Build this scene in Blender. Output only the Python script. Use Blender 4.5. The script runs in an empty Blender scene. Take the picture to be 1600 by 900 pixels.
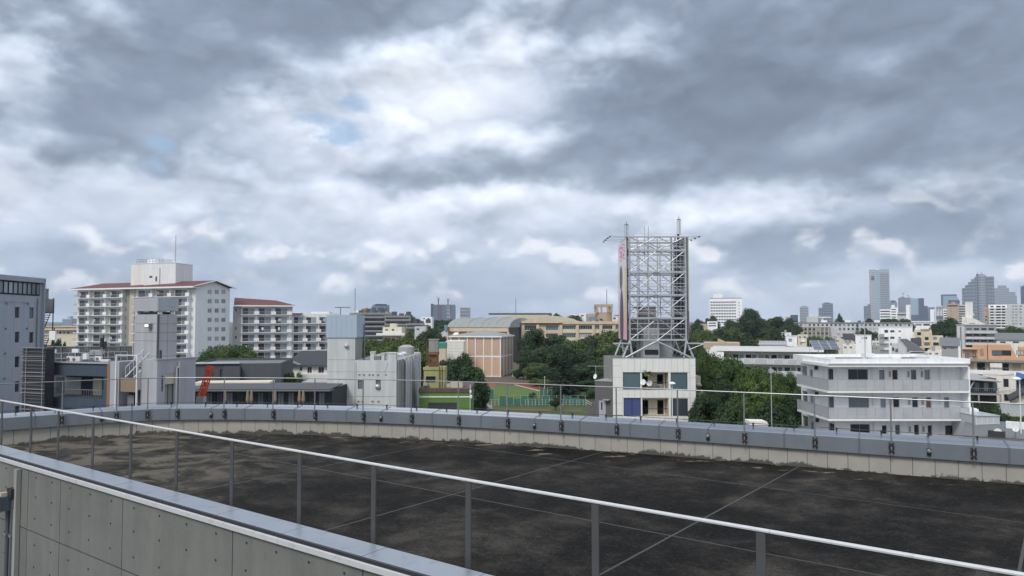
import bpy, bmesh, math, random
from mathutils import Vector, Matrix, noise as mnoise
R = math.radians
scene = bpy.context.scene
col = scene.collection
random.seed(7)

# ---------------------------------------------------------------- camera
HAZE = 0.00010
EYE = 17.0                       # camera height above the street
F = 1155.0                       # focal length in pixels of the 1600 wide photograph
PITCH = math.atan(50 / F)
cam_data = bpy.data.cameras.new('camera')
cam_data.sensor_width = 36.0
cam_data.lens = 36.0 * F / 1600.0
cam_data.clip_start = 0.1
cam_data.clip_end = 30000
cam = bpy.data.objects.new('camera', cam_data)
col.objects.link(cam)
cam.location = (0, 0, EYE)
cam.rotation_euler = (R(90) + PITCH, 0, 0)
scene.camera = cam

# ---------------------------------------------------------------- view settings
vs = scene.view_settings
vs.view_transform = 'Standard'
vs.look = 'None'
vs.gamma = 1.0
vs.use_curve_mapping = False
vs.exposure = 0.64

# ---------------------------------------------------------------- sun (veiled by cloud)
SUN_EL, SUN_AZ = 47.0, 208.0     # azimuth clockwise from +Y (the view direction)
sun_data = bpy.data.lights.new('sun', 'SUN')
sun_data.energy = 1.5
sun_data.angle = R(18)
sun_data.color = (1.0, 0.95, 0.87)
sun = bpy.data.objects.new('sun', sun_data)
col.objects.link(sun)
_sd = Vector((math.sin(R(SUN_AZ)) * math.cos(R(SUN_EL)), math.cos(R(SUN_AZ)) * math.cos(R(SUN_EL)), math.sin(R(SUN_EL))))
sun.rotation_euler = (-_sd).to_track_quat('-Z', 'Y').to_euler()

# ---------------------------------------------------------------- node expression helper
class E:
    """A socket with arithmetic, so that shaders read as formulas."""
    nt = None
    def __init__(self, s): self.s = s
    @staticmethod
    def math(op, *a, clamp=False):
        n = E.nt.nodes.new('ShaderNodeMath'); n.operation = op; n.use_clamp = clamp
        for i, v in enumerate(a):
            if isinstance(v, E): E.nt.links.new(v.s, n.inputs[i])
            else: n.inputs[i].default_value = v
        return E(n.outputs[0])
    def __add__(s, o): return E.math('ADD', s, o)
    __radd__ = __add__
    def __sub__(s, o): return E.math('SUBTRACT', s, o)
    def __rsub__(s, o): return E.math('SUBTRACT', o, s)
    def __mul__(s, o): return E.math('MULTIPLY', s, o)
    __rmul__ = __mul__
    def __truediv__(s, o): return E.math('DIVIDE', s, o)
    def __rtruediv__(s, o): return E.math('DIVIDE', o, s)
    def clamp(s): return E.math('ADD', s, 0.0, clamp=True)
    def step(s, a, b):
        n = E.nt.nodes.new('ShaderNodeMapRange'); n.interpolation_type = 'SMOOTHSTEP'
        E.nt.links.new(s.s, n.inputs[0]); n.inputs[1].default_value = a; n.inputs[2].default_value = b
        return E(n.outputs[0])

def vec(x, y, z=0.0):
    n = E.nt.nodes.new('ShaderNodeCombineXYZ')
    for i, v in enumerate((x, y, z)):
        if isinstance(v, E): E.nt.links.new(v.s, n.inputs[i])
        else: n.inputs[i].default_value = v
    return E(n.outputs[0])

def noise(v, scale, detail=5.0, rough=0.55, dist=0.0):
    n = E.nt.nodes.new('ShaderNodeTexNoise'); n.noise_dimensions = '3D'
    n.inputs['Scale'].default_value = scale; n.inputs['Detail'].default_value = detail
    n.inputs['Roughness'].default_value = rough; n.inputs['Distortion'].default_value = dist
    if v is not None: E.nt.links.new(v.s, n.inputs['Vector'])
    return E(n.outputs[0])

def ramp(v, stops, ease=False):
    n = E.nt.nodes.new('ShaderNodeValToRGB'); cr = n.color_ramp
    if ease: cr.interpolation = 'EASE'
    while len(cr.elements) > 1: cr.elements.remove(cr.elements[-1])
    for i, (p, c) in enumerate(stops):
        e = cr.elements[0] if i == 0 else cr.elements.new(p)
        e.position = p; e.color = (*c, 1)
    E.nt.links.new(v.s, n.inputs[0])
    return E(n.outputs[0])

def mix(fac, a, b, mode='MIX'):
    n = E.nt.nodes.new('ShaderNodeMix'); n.data_type = 'RGBA'; n.blend_type = mode
    for i, v in ((0, fac), (6, a), (7, b)):
        if isinstance(v, E): E.nt.links.new(v.s, n.inputs[i])
        elif i == 0: n.inputs[0].default_value = v
        else: n.inputs[i].default_value = (*v, 1)
    return E(n.outputs[2])

# ---------------------------------------------------------------- sky: Nishita seen through broken cloud
world = bpy.data.worlds.new('World')
scene.world = world
world.use_nodes = True
nt = world.node_tree
nt.nodes.clear()
E.nt = nt
SKY_STRENGTH = 0.1
sky = nt.nodes.new('ShaderNodeTexSky')
sky.sky_type = 'NISHITA'
sky.sun_disc = False
sky.sun_elevation = R(SUN_EL)
sky.sun_rotation = R(SUN_AZ)
tc = nt.nodes.new('ShaderNodeTexCoord')
sep = nt.nodes.new('ShaderNodeSeparateXYZ')
nt.links.new(tc.outputs['Generated'], sep.inputs[0])
dx, dy, dz = (E(sep.outputs[i]) for i in range(3))
azi = E.math('ARCTAN2', dx, dy)
ele = E.math('ARCSINE', dz)
k = 1.0 / (E.math('MAXIMUM', dz, 0.0) + 0.16)
px_, py_ = dx * k, dy * k                      # the cloud deck, seen in perspective
deck = vec(px_, py_, 3.7)
# heaped billows keep about the same angular size over the whole sky
def billow(v, f):
    r = None
    for i, w in enumerate((1.0, 0.55, 0.32, 0.18)):
        t = E.math('ABSOLUTE', noise(v, f * 2.1 ** i, 0 if i < 3 else 1.5, 0.55) - 0.5) * w
        r = t if r is None else r + t
    return r                                   # about 0 to 0.5, creased where it is 0
wob = noise(vec(azi, ele * 1.5, 1.3), 22.0, 4, 0.55) - 0.5
def lobes(sh, det):
    """Cloud heads a few degrees across, folded so that they meet in creases."""
    n = noise(vec(azi + wob * 0.02, ele * 1.7 + sh + wob * 0.015, 1.3), 8.0, det, 0.5)
    return E.math('ABSOLUTE', n - 0.47) * 1.0 + n * 0.35
b0 = lobes(0.0, 4)
b1 = 0.255 - b0
w1 = noise(vec(azi, ele * 1.5, 5.0), 4.5, 4, 0.5) - 0.5
w2 = noise(vec(azi + 7.3, ele * 1.5 - 3.1, 9.0), 4.5, 4, 0.5) - 0.5
wa = azi + w1 * 0.20 + wob * 0.05
we = ele + w2 * 0.11 + wob * 0.04

def pa(x, y):
    a = (x - 800) / F; b = (450 - y) / F
    d = Vector((a, math.cos(PITCH) - b * math.sin(PITCH), math.sin(PITCH) + b * math.cos(PITCH))).normalized()
    return math.atan2(d.x, d.y), math.asin(d.z)

def bank(x, y, sx, sy, w):
    """A bank (w > 0, thick) or a break (w < 0, thin) in the cloud at a bearing and height."""
    a, e = pa(x, y)
    qa = (wa - a) * (F / sx); qe = (we - e) * (F / sy)
    r2 = qa * qa + qe * qe
    return E.math('EXPONENT', r2 * (0.35 + r2 * 0.65) * -1.0) * w

n1 = noise(deck, 1.3, 3, 0.5, 0.2)
thick = 0.345 + (n1 - 0.5) * 0.40 + b1 * 0.60 + wob * 0.16 + w1 * 0.20
for g in ((300, 50, 280, 150, .37), (110, 205, 240, 60, .30), (1120, 0, 520, 110, .32), (1420, 130, 380, 110, .34),
          (1060, 150, 220, 70, .28), (1390, 372, 360, 40, .36), (880, 270, 290, 52, .26), (1520, 270, 200, 70, .24),
          (640, 450, 520, 40, .14), (100, 440, 220, 60, .12), (560, 20, 120, 50, .12),
          (850, 105, 150, 60, -.20), (640, 130, 130, 60, -.10), 
          (20, 95, 70, 50, -.12), (1300, 440, 500, 36, -.16), (720, 320, 200, 22, -.14), (350, 210, 150, 44, -.22), (30, 130, 90, 50, -.10), (1280, 195, 110, 26, -.10)):
    thick = thick + bank(*g)
holes = bank(556, 168, 34, 18, .9) + bank(258, 240, 36, 26, 1.0) + bank(505, 212, 78, 24, .9)
gap = (holes + wob * 1.6 - w2 * .5).step(.20, 1.05) * .72
# sunlit heaps low over the horizon, bright on top and soft below, in a few loose rows
hw = noise(vec(azi, ele * 1.8, 2.0), 16.0, 2, 0.5) - 0.5
def heap_field(sh):
    return noise(vec(azi + hw * 0.03, ele * 1.45 + sh + hw * 0.03, 6.4), 13.0, 4, 0.46)
h1 = heap_field(0.0)
h2 = heap_field(0.024)
low = ele.step(0.015, 0.035) * (1.0 - ele.step(0.10, 0.19))
hm = h1.step(0.46, 0.60)
lit = ((h1 - h2) * 6.0 + 0.30).clamp()
heap = hm * lit * low
belly = hm * (1.0 - lit) * low
b2 = lobes(0.035, 3)
relief = (b0 - b2) * 0.8 + wob * 0.12
cloud = ramp(thick, ((0.0, (.86, .90, .97)), (.22, (.84, .87, .92)), (.36, (.66, .71, .79)), (.46, (.50, .56, .655)),
                     (.56, (.345, .40, .485)), (.66, (.262, .310, .390)), (.82, (.212, .255, .325)), (1.0, (.180, .217, .280))))
bright = (1.0 + relief).clamp() if False else (1.0 + relief)
cloud = mix(1.0, cloud, vec(bright, bright, bright), 'MULTIPLY')
cloud = mix(belly * 0.45, cloud, (.44, .50, .59))
cloud = mix(heap * 0.72, cloud, (.95, .955, .965))
# low far cloud lies in blue shade between the heaps
far_air = (1.0 - ele.step(0.03, 0.17)) * (1.0 - heap) * 0.62
cloud = mix(far_air, cloud, (.42, .50, .63))
gain = E.nt.nodes.new('ShaderNodeMix'); gain.data_type = 'RGBA'; gain.blend_type = 'MULTIPLY'; gain.inputs[0].default_value = 1.0
nt.links.new(cloud.s, gain.inputs[6]); gain.inputs[7].default_value = 0.715 / SKY_STRENGTH, 0.735 / SKY_STRENGTH, 0.77 / SKY_STRENGTH, 1
cover = thick.step(-0.05, 0.10) * (1.0 - gap)
final = mix(cover, mix(1.0, E(sky.outputs[0]), (1.0, 1.0, 1.0), 'MULTIPLY'), E(gain.outputs[2]))
bg = nt.nodes.new('ShaderNodeBackground')
bg.inputs['Strength'].default_value = SKY_STRENGTH
nt.links.new(final.s, bg.inputs['Color'])
out = nt.nodes.new('ShaderNodeOutputWorld')
nt.links.new(bg.outputs[0], out.inputs['Surface'])
world.cycles.sampling_method = 'MANUAL'
world.cycles.sample_map_resolution = 256

# ================================================================ helpers
MATS = {}

def mat(name, c, rough=0.8, var=0.12, scale=0.8, metal=0.0, spec=0.4, streak=0.0, bump=0.0, bscale=8.0, dirt=None, alpha=1.0):
    """A procedural paint, concrete or metal: a base colour with soft patches, rain streaks and fine relief."""
    m = bpy.data.materials.new(name); m.use_nodes = True
    t = m.node_tree; p = t.nodes['Principled BSDF']
    E.nt = t
    g = t.nodes.new('ShaderNodeNewGeometry'); pos = E(g.outputs['Position'])
    n = noise(pos, scale, 4, 0.6)
    f = (n - 0.5) * (2.0 * var)
    if streak:
        mp = t.nodes.new('ShaderNodeMapping'); mp.inputs['Scale'].default_value = (2.2, 2.2, 0.12)
        t.links.new(pos.s, mp.inputs['Vector'])
        f = f + (noise(E(mp.outputs[0]), 1.0, 3, 0.6) - 0.5) * (3.0 * streak)
    f = f + 1.0
    c_ = mix(1.0, c, vec(f, f, f), 'MULTIPLY')
    if dirt:
        c_ = mix(noise(pos, scale * 2.3, 5, 0.65).step(0.52, 0.72) * dirt[1], c_, dirt[0])
    t.links.new(c_.s, p.inputs['Base Color'])
    p.inputs['Roughness'].default_value = rough
    p.inputs['Metallic'].default_value = metal
    p.inputs['Specular IOR Level'].default_value = spec
    if bump:
        b = t.nodes.new('ShaderNodeBump'); b.inputs['Strength'].default_value = bump; b.inputs['Distance'].default_value = 0.01
        t.links.new(noise(pos, bscale, 4, 0.6).s, b.inputs['Height'])
        t.links.new(b.outputs[0], p.inputs['Normal'])
    if alpha < 1: p.inputs['Alpha'].default_value = alpha
    MATS[name] = m
    return m

def glassmat(name, c, rough=0.08, var=0.5):
    """Window glass in front of a dim room: dark, mirror-like, each pane a little different."""
    m = bpy.data.materials.new(name); m.use_nodes = True
    t = m.node_tree; p = t.nodes['Principled BSDF']; E.nt = t
    oi = t.nodes.new('ShaderNodeObjectInfo')
    f = (E(oi.outputs['Random']) - 0.5) * (2 * var) + 1.0
    t.links.new(mix(1.0, c, vec(f, f, f), 'MULTIPLY').s, p.inputs['Base Color'])
    p.inputs['Roughness'].default_value = rough
    p.inputs['Specular IOR Level'].default_value = 0.6
    MATS[name] = m
    return m

ORD = ['first', 'second', 'third', 'fourth', 'fifth', 'sixth', 'seventh', 'eighth', 'ninth', 'tenth', 'eleventh', 'twelfth']
mat('white_wall', (.84, .845, .85), streak=.13, var=.07)
mat('warm_white_wall', (.72, .70, .65), streak=.16, var=.07)
mat('cream_wall', (.64, .58, .46), streak=.10, var=.08)
mat('beige_wall', (.60, .49, .36), streak=.18, var=.08)
mat('tan_wall', (.44, .34, .25), streak=.08, var=.08)
mat('brown_wall', (.25, .15, .09), streak=.08, var=.1)
mat('orange_wall', (.58, .35, .22), streak=.08, var=.08)
mat('grey_wall', (.34, .35, .365), streak=.10, var=.08)
mat('light_grey_wall', (.52, .53, .535), streak=.2, var=.08)
mat('blue_grey_wall', (.33, .365, .41), streak=.12, var=.05)
mat('pale_blue_panel', (.37, .45, .53), streak=.04, var=.05)
mat('lilac_grey_panel', (.37, .375, .405), streak=.14, var=.06)
mat('dark_grey_wall', (.085, .09, .10), streak=.12, var=.12)
mat('charcoal_wall', (.03, .033, .04), streak=.1, var=.2)
mat('navy_wall', (.05, .072, .10), streak=.12, var=.1)
mat('concrete', (.33, .34, .325), rough=.85, streak=.16, var=.14, scale=1.3, bump=.15)
mat('pale_concrete', (.52, .545, .535), rough=.85, streak=.26, var=.10, scale=.7)
mat('weathered_concrete', (.27, .27, .25), rough=.9, streak=.25, var=.2, scale=.6)
mat('pink_panel', (.54, .37, .28), streak=.06, var=.06)
mat('apricot_panel', (.60, .40, .27), streak=.06, var=.06)
mat('gable_white', (.70, .71, .71), streak=.14, var=.05)
mat('slab_white', (.78, .78, .76), streak=.06, var=.05)
mat('red_roof', (.135, .048, .045), rough=.7, var=.15)
mat('grey_roof', (.16, .17, .18), rough=.8, var=.15)
mat('dark_roof', (.035, .038, .045), rough=.6, var=.2)
mat('vault_roof', (.27, .285, .275), rough=.6, var=.12, streak=.1)
mat('cream_roof', (.55, .52, .38), rough=.7, var=.1)
mat('white_roof', (.50, .51, .53), rough=.5, var=.12, scale=.3)
mat('galvanised', (.50, .515, .53), rough=.45, metal=.55, var=.12, scale=2)
mat('white_metal', (.66, .67, .68), rough=.4, var=.05)
mat('grey_metal', (.22, .23, .245), rough=.45, metal=.4, var=.1)
mat('dark_metal', (.035, .037, .042), rough=.5, metal=.3, var=.15)
mat('stainless', (.80, .81, .82), rough=.25, metal=.6, var=.03)
mat('rust', (.19, .10, .055), rough=.9, var=.4, scale=2.5, dirt=((.07, .05, .04), .7))
mat('red_paint', (.62, .10, .035), rough=.5, var=.1)
mat('blue_tarp', (.03, .10, .30), rough=.6)
mat('green_wall', (.105, .20, .05), streak=.14, var=.1)
mat('moss_yellow_wall', (.34, .34, .15), streak=.18, var=.15, dirt=((.16, .14, .08), .5))
mat('teal_tarp', (.06, .22, .19), rough=.6)
mat('drape', (.24, .19, .13), rough=.9)
mat('plastic_white', (.78, .79, .79), rough=.4, var=.03)
mat('plastic_grey', (.34, .34, .33), rough=.5, var=.05)
mat('frosted_panel', (.46, .48, .51), rough=.25, var=.04)
mat('balcony_panel', (.50, .51, .54), rough=.3, var=.04, alpha=.72)
mat('shop_blue_shutter', (.055, .075, .20), rough=.5, streak=.1)
mat('curtain', (.42, .44, .43), rough=.5, var=.15, scale=3)
mat('bark', (.07, .055, .042), rough=.95, var=.3, scale=3)
mat('tan_stone', (.50, .44, .36), rough=.9, var=.15)
glassmat('glass', (.035, .042, .052))
glassmat('glass_blue', (.05, .07, .09))
glassmat('glass_teal', (.10, .16, .18), var=.25)
glassmat('glass_pale', (.22, .26, .29), rough=.15, var=.4)
glassmat('glass_bright', (.16, .24, .31), rough=.05, var=.1)
glassmat('solar', (.10, .12, .17), rough=.2, var=.15)

def ray(x, y):
    a = (x - 800) / F; b = (450 - y) / F
    return Vector((a, math.cos(PITCH) - b * math.sin(PITCH), math.sin(PITCH) + b * math.cos(PITCH)))

def at(x, y, Y):
    """The point that stands Y metres ahead at a bearing and height read off the photograph."""
    d = ray(x, y)
    return Vector((0, 0, EYE)) + d * (Y / d.y)

def tag(o, label=None, cat=None, group=None, kind=None):
    if label: o['label'] = label
    if cat: o['category'] = cat
    if group: o['group'] = group
    if kind: o['kind'] = kind
    return o

def empty(name, loc, rz=0.0):
    o = bpy.data.objects.new(name, None)
    o.location = loc; o.rotation_euler = (0, 0, rz)
    o.empty_display_size = 0.5
    col.objects.link(o)
    return o

def inst(name, data, parent, loc=(0, 0, 0), rz=0.0, scale=None):
    o = bpy.data.objects.new(name, data)
    col.objects.link(o)
    o.parent = parent
    o.location = loc
    if rz: o.rotation_euler = (0, 0, rz)
    if scale: o.scale = scale
    return o

class MB:
    """Collects shapes into one mesh."""
    def __init__(s): s.v = []; s.f = []
    def quad(s, *p):
        i = len(s.v); s.v += [tuple(q) for q in p]; s.f.append(tuple(range(i, i + len(p)))); return s
    def box(s, x0, x1, y0, y1, z0, z1):
        i = len(s.v)
        s.v += [(x0, y0, z0), (x1, y0, z0), (x1, y1, z0), (x0, y1, z0), (x0, y0, z1), (x1, y0, z1), (x1, y1, z1), (x0, y1, z1)]
        s.f += [tuple(i + k for k in q) for q in ((0, 3, 2, 1), (4, 5, 6, 7), (0, 1, 5, 4), (1, 2, 6, 5), (2, 3, 7, 6), (3, 0, 4, 7))]
        return s
    def prism(s, pts, z0, z1):
        """A vertical prism over a counter-clockwise outline; z0 and z1 may be functions of (x, y)."""
        n = len(pts); i = len(s.v)
        f0 = z0 if callable(z0) else (lambda x, y: z0)
        f1 = z1 if callable(z1) else (lambda x, y: z1)
        s.v += [(x, y, f0(x, y)) for x, y in pts] + [(x, y, f1(x, y)) for x, y in pts]
        s.f.append(tuple(i + k for k in reversed(range(n)))); s.f.append(tuple(i + n + k for k in range(n)))
        s.f += [(i + k, i + (k + 1) % n, i + n + (k + 1) % n, i + n + k) for k in range(n)]
        return s
    def sweep_y(s, prof, y0, y1):
        """A profile in the x-z plane swept along y."""
        n = len(prof); i = len(s.v)
        s.v += [(x, y0, z) for x, z in prof] + [(x, y1, z) for x, z in prof]
        s.f.append(tuple(i + k for k in range(n))); s.f.append(tuple(i + n + k for k in reversed(range(n))))
        s.f += [(i + (k + 1) % n, i + k, i + n + k, i + n + (k + 1) % n) for k in range(n)]
        return s
    def sweep_x(s, prof, x0, x1):
        n = len(prof); i = len(s.v)
        s.v += [(x0, y, z) for y, z in prof] + [(x1, y, z) for y, z in prof]
        s.f.append(tuple(i + k for k in reversed(range(n)))); s.f.append(tuple(i + n + k for k in range(n)))
        s.f += [(i + k, i + (k + 1) % n, i + n + (k + 1) % n, i + n + k) for k in range(n)]
        return s
    def tube(s, p, q, r, n=6, r2=None):
        p, q = Vector(p), Vector(q); r2 = r if r2 is None else r2
        d = (q - p).normalized(); a = d.orthogonal().normalized(); b = d.cross(a); i = len(s.v)
        for c, rr in ((p, r), (q, r2)):
            for k in range(n):
                t = 2 * math.pi * k / n
                s.v.append(tuple(c + a * (rr * math.cos(t)) + b * (rr * math.sin(t))))
        s.f.append(tuple(i + k for k in reversed(range(n)))); s.f.append(tuple(i + n + k for k in range(n)))
        s.f += [(i + k, i + (k + 1) % n, i + n + (k + 1) % n, i + n + k) for k in range(n)]
        return s
    def lathe(s, c, prof, n=12, axis=(0, 0, 1)):
        """Rings (radius, distance along the axis) about a centre."""
        ax = Vector(axis).normalized(); a = ax.orthogonal().normalized(); b = ax.cross(a); c = Vector(c); i = len(s.v)
        for r, h in prof:
            for k in range(n):
                t = 2 * math.pi * k / n
                s.v.append(tuple(c + ax * h + a * (r * math.cos(t)) + b * (r * math.sin(t))))
        m = len(prof)
        for j in range(m - 1):
            s.f += [(i + j * n + k, i + j * n + (k + 1) % n, i + (j + 1) * n + (k + 1) % n, i + (j + 1) * n + k) for k in range(n)]
        s.f.append(tuple(i + k for k in reversed(range(n)))); s.f.append(tuple(i + (m - 1) * n + k for k in range(n)))
        return s
    def wall(s, axis, val, a0, a1, z0, z1, holes=(), depth=0.18, out=-1, back=True):
        """A wall face on a plane of the local frame with real openings and their reveals.
        axis 'y': the plane y = val, a runs along x; axis 'x': the plane x = val, a runs along y; out = the side it faces."""
        hs = [(max(a0, h[0]), max(z0, h[1]), min(a1, h[2]), min(z1, h[3])) for h in holes]
        hs = [h for h in hs if h[2] - h[0] > .02 and h[3] - h[1] > .02]
        A = sorted({a0, a1, *(h[0] for h in hs), *(h[2] for h in hs)}); Z = sorted({z0, z1, *(h[1] for h in hs), *(h[3] for h in hs)})
        def P(a, d, z): return (a, val - out * d, z) if axis == 'y' else (val - out * d, a, z)
        for i in range(len(A) - 1):
            am = (A[i] + A[i + 1]) / 2; run = None
            for j in range(len(Z) - 1):
                zm = (Z[j] + Z[j + 1]) / 2
                inside = any(h[0] < am < h[2] and h[1] < zm < h[3] for h in hs)
                if not inside and run is None: run = Z[j]
                if (inside or j == len(Z) - 2) and run is not None:
                    e = Z[j] if inside else Z[j + 1]
                    s.quad(P(A[i], 0, run), P(A[i + 1], 0, run), P(A[i + 1], 0, e), P(A[i], 0, e)); run = None
        for h in hs:
            b0, c0, b1, c1 = h
            s.quad(P(b0, 0, c0), P(b1, 0, c0), P(b1, depth, c0), P(b0, depth, c0)); s.quad(P(b0, 0, c1), P(b1, 0, c1), P(b1, depth, c1), P(b0, depth, c1))
            s.quad(P(b0, 0, c0), P(b0, 0, c1), P(b0, depth, c1), P(b0, depth, c0)); s.quad(P(b1, 0, c0), P(b1, 0, c1), P(b1, depth, c1), P(b1, depth, c0))
            if back: s.quad(P(b0, depth + .12, c0 - .02), P(b1, depth + .12, c0 - .02), P(b1, depth + .12, c1 + .02), P(b0, depth + .12, c1 + .02))
        return s
    def mesh(s, name, m):
        me = bpy.data.meshes.new(name)
        me.from_pydata(s.v, [], s.f)
        me.materials.append(MATS[m] if isinstance(m, str) else m)
        bm = bmesh.new(); bm.from_mesh(me)
        bmesh.ops.recalc_face_normals(bm, faces=bm.faces)
        bm.to_mesh(me); bm.free()
        return me
    def build(s, name, m, parent=None):
        return inst(name, s.mesh(name, m), parent)

CACHE = {}
WR = random.Random(11)
def window(root, axis, val, a0, z0, a1, z1, glass='glass', frame='grey_metal', out=-1, split=2, depth=0.18, name='window', fw=0.05):
    """A framed window set back in its opening: the frame is the part, the pane its sub-part."""
    w, h = round(a1 - a0, 2), round(z1 - z0, 2)
    if glass in ('glass', 'glass_blue') and WR.random() < .3: glass = WR.choice(['glass_pale', 'curtain', 'glass_teal'])
    key = (w, h, glass, frame, split, fw)
    if key not in CACHE:
        f = MB()
        f.box(0, w, 0, .06, 0, fw).box(0, w, 0, .06, h - fw, h).box(0, fw, 0, .06, fw, h - fw).box(w - fw, w, 0, .06, fw, h - fw)
        for i in range(1, split):
            c = w * i / split; f.box(c - fw / 2, c + fw / 2, .003, .055, fw, h - fw)
        p = MB().box(fw - .01, w - fw + .01, .02, .04, fw - .01, h - fw + .01)
        CACHE[key] = (f.mesh('window_frame', frame), p.mesh('pane', glass))
    fm, pm = CACHE[key]
    if axis == 'y': loc, rz = ((a0, val + depth - .06, z0), 0) if out < 0 else ((a1, val - depth + .06, z0), math.pi)
    else: loc, rz = ((val + depth - .06, a1, z0), -math.pi / 2) if out < 0 else ((val - depth + .06, a0, z0), math.pi / 2)
    o = inst(name, fm, root, loc, rz)
    inst('pane', pm, o)
    return o

class Bd:
    """A building: an Empty at its front left base; x runs along the front, y into the depth, z up."""
    def __init__(s, name, label, cat, xa, Ya, xb, Yb, D, group=None, zb=0.0):
        if Ya == Yb and Ya >= 120 and (xa + xb) / 2 > 1080:      # stands square to the street that leads here
            am = ((xa + xb) / 2 - 800) / F; Yb = Ya * (1 + am * (xa - 800) / F) / (1 + am * (xb - 800) / F)
        A, B = at(xa, 500, Ya), at(xb, 500, Yb)
        s.rz = math.atan2(B.y - A.y, B.x - A.x); s.W = math.hypot(B.x - A.x, B.y - A.y); s.D = D
        s.root = empty(name, (A.x, A.y, zb), s.rz); s.zb = zb
        tag(s.root, label, cat, group)
        s.Mi = Matrix.Translation((A.x, A.y, zb)) @ Matrix.Rotation(s.rz, 4, 'Z'); s.Mi.invert()
    def hit(s, x, y, axis='y', val=0.0):
        c = s.Mi @ Vector((0, 0, EYE)); d = s.Mi.to_3x3() @ ray(x, y)
        i = 0 if axis == 'x' else 1
        return c + d * ((val - c[i]) / d[i])
    def u(s, x, val=0.0): return s.hit(x, 500, 'y', val).x
    def z(s, x, y, val=0.0): return s.hit(x, y, 'y', val).z
    def rect(s, x0, y0, x1, y1, val=0.0):
        """A pixel rectangle on the front as (u0, z0, u1, z1)."""
        xm = (x0 + x1) / 2
        return (s.hit(x0, y0, 'y', val).x, s.hit(xm, y1, 'y', val).z, s.hit(x1, y0, 'y', val).x, s.hit(xm, y0, 'y', val).z)
    def srect(s, x0, y0, x1, y1, val=0.0):
        """A pixel rectangle on a side wall x = val as (v0, z0, v1, z1)."""
        xm = (x0 + x1) / 2; a, b = s.hit(x0, y0, 'x', val).y, s.hit(x1, y0, 'x', val).y
        return (min(a, b), s.hit(xm, y1, 'x', val).z, max(a, b), s.hit(xm, y0, 'x', val).z)
    def part(s, name, m, mb): return mb.build(name, m, s.root)
    def shell(s, H, m, front=(), left=(), right=(), name='wall', W=None, D=None, x0=0.0, y0=0.0, z0=0.0, depth=0.18, roof='grey_roof', parapet=0.3):
        """Four walls with openings in front, left and right, and a flat roof inside a low parapet."""
        W = s.W if W is None else W; D = s.D if D is None else D
        mb = MB()
        mb.wall('y', y0, x0, x0 + W, z0, H, front, depth, -1)
        mb.wall('x', x0, y0, y0 + D, z0, H, left, depth, -1)
        mb.wall('x', x0 + W, y0, y0 + D, z0, H, right, depth, 1)
        mb.wall('y', y0 + D, x0, x0 + W, z0, H, (), depth, 1)
        t = 0.15
        if parapet:
            for q in ((x0, x0 + W, y0, y0 + t), (x0, x0 + W, y0 + D - t, y0 + D), (x0, x0 + t, y0 + t, y0 + D - t), (x0 + W - t, x0 + W, y0 + t, y0 + D - t)):
                mb.quad((q[0], q[2], H), (q[1], q[2], H), (q[1], q[3], H), (q[0], q[3], H))
            mb.quad((x0 + t, y0 + t, H), (x0 + W - t, y0 + t, H), (x0 + W - t, y0 + t, H - parapet), (x0 + t, y0 + t, H - parapet))
            mb.quad((x0 + t, y0 + D - t, H), (x0 + W - t, y0 + D - t, H), (x0 + W - t, y0 + D - t, H - parapet), (x0 + t, y0 + D - t, H - parapet))
            mb.quad((x0 + t, y0 + t, H), (x0 + t, y0 + D - t, H), (x0 + t, y0 + D - t, H - parapet), (x0 + t, y0 + t, H - parapet))
            mb.quad((x0 + W - t, y0 + t, H), (x0 + W - t, y0 + D - t, H), (x0 + W - t, y0 + D - t, H - parapet), (x0 + W - t, y0 + t, H - parapet))
        o = s.part(name, m, mb)
        r = MB().quad((x0 + .1, y0 + .1, H - parapet - .004), (x0 + W - .1, y0 + .1, H - parapet - .004), (x0 + W - .1, y0 + D - .1, H - parapet - .004), (x0 + .1, y0 + D - .1, H - parapet - .004))
        s.part('roof', roof, r)
        for h in front: window(s.root, 'y', y0, h[0], h[1], h[2], h[3], *h[4:], depth=depth)
        for h in left: window(s.root, 'x', x0, h[0], h[1], h[2], h[3], *h[4:], depth=depth)
        for h in right: window(s.root, 'x', x0 + W, h[0], h[1], h[2], h[3], *h[4:], out=1, depth=depth)
        return o

def copy_tree(o, parent=None):
    c = o.copy(); col.objects.link(c); c.parent = parent
    for ch in o.children: copy_tree(ch, c)
    return c

# ================================================================ ground
mat('asphalt', (.055, .056, .058), rough=.95, var=.25, scale=.05)
m_ground = mat('town_ground', (.10, .105, .095), rough=.95, var=.35, scale=.02)
g = MB()
N = 24; S_ = 6000.0
for i in range(N):
    for j in range(N):
        a, b = -S_ + 2 * S_ * i / N, -1000 + (S_ + 1000) * j / N
        a2, b2 = a + 2 * S_ / N, b + (S_ + 1000) / N
        g.quad((a, b, 0), (a2, b, 0), (a2, b2, 0), (a, b2, 0))
tag(g.build('ground', 'town_ground'), kind='structure')

# ================================================================ the roof deck in front of the camera
Z0 = EYE
SX = Vector((0.79895, -0.6014)); TX = Vector((0.6014, 0.79895))
def st(s, t): return SX * s + TX * t
def xy_st(x, y): p = Vector((x, y)); return p.dot(SX), p.dot(TX)

COPING_Z, RAIL_Z, FLOOR_Z = Z0 - 3.05, Z0 - 2.03, Z0 - 4.0
T_IN, T_OUT = 7.03, 6.52        # near parapet: inner and outer edge across the wall
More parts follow.
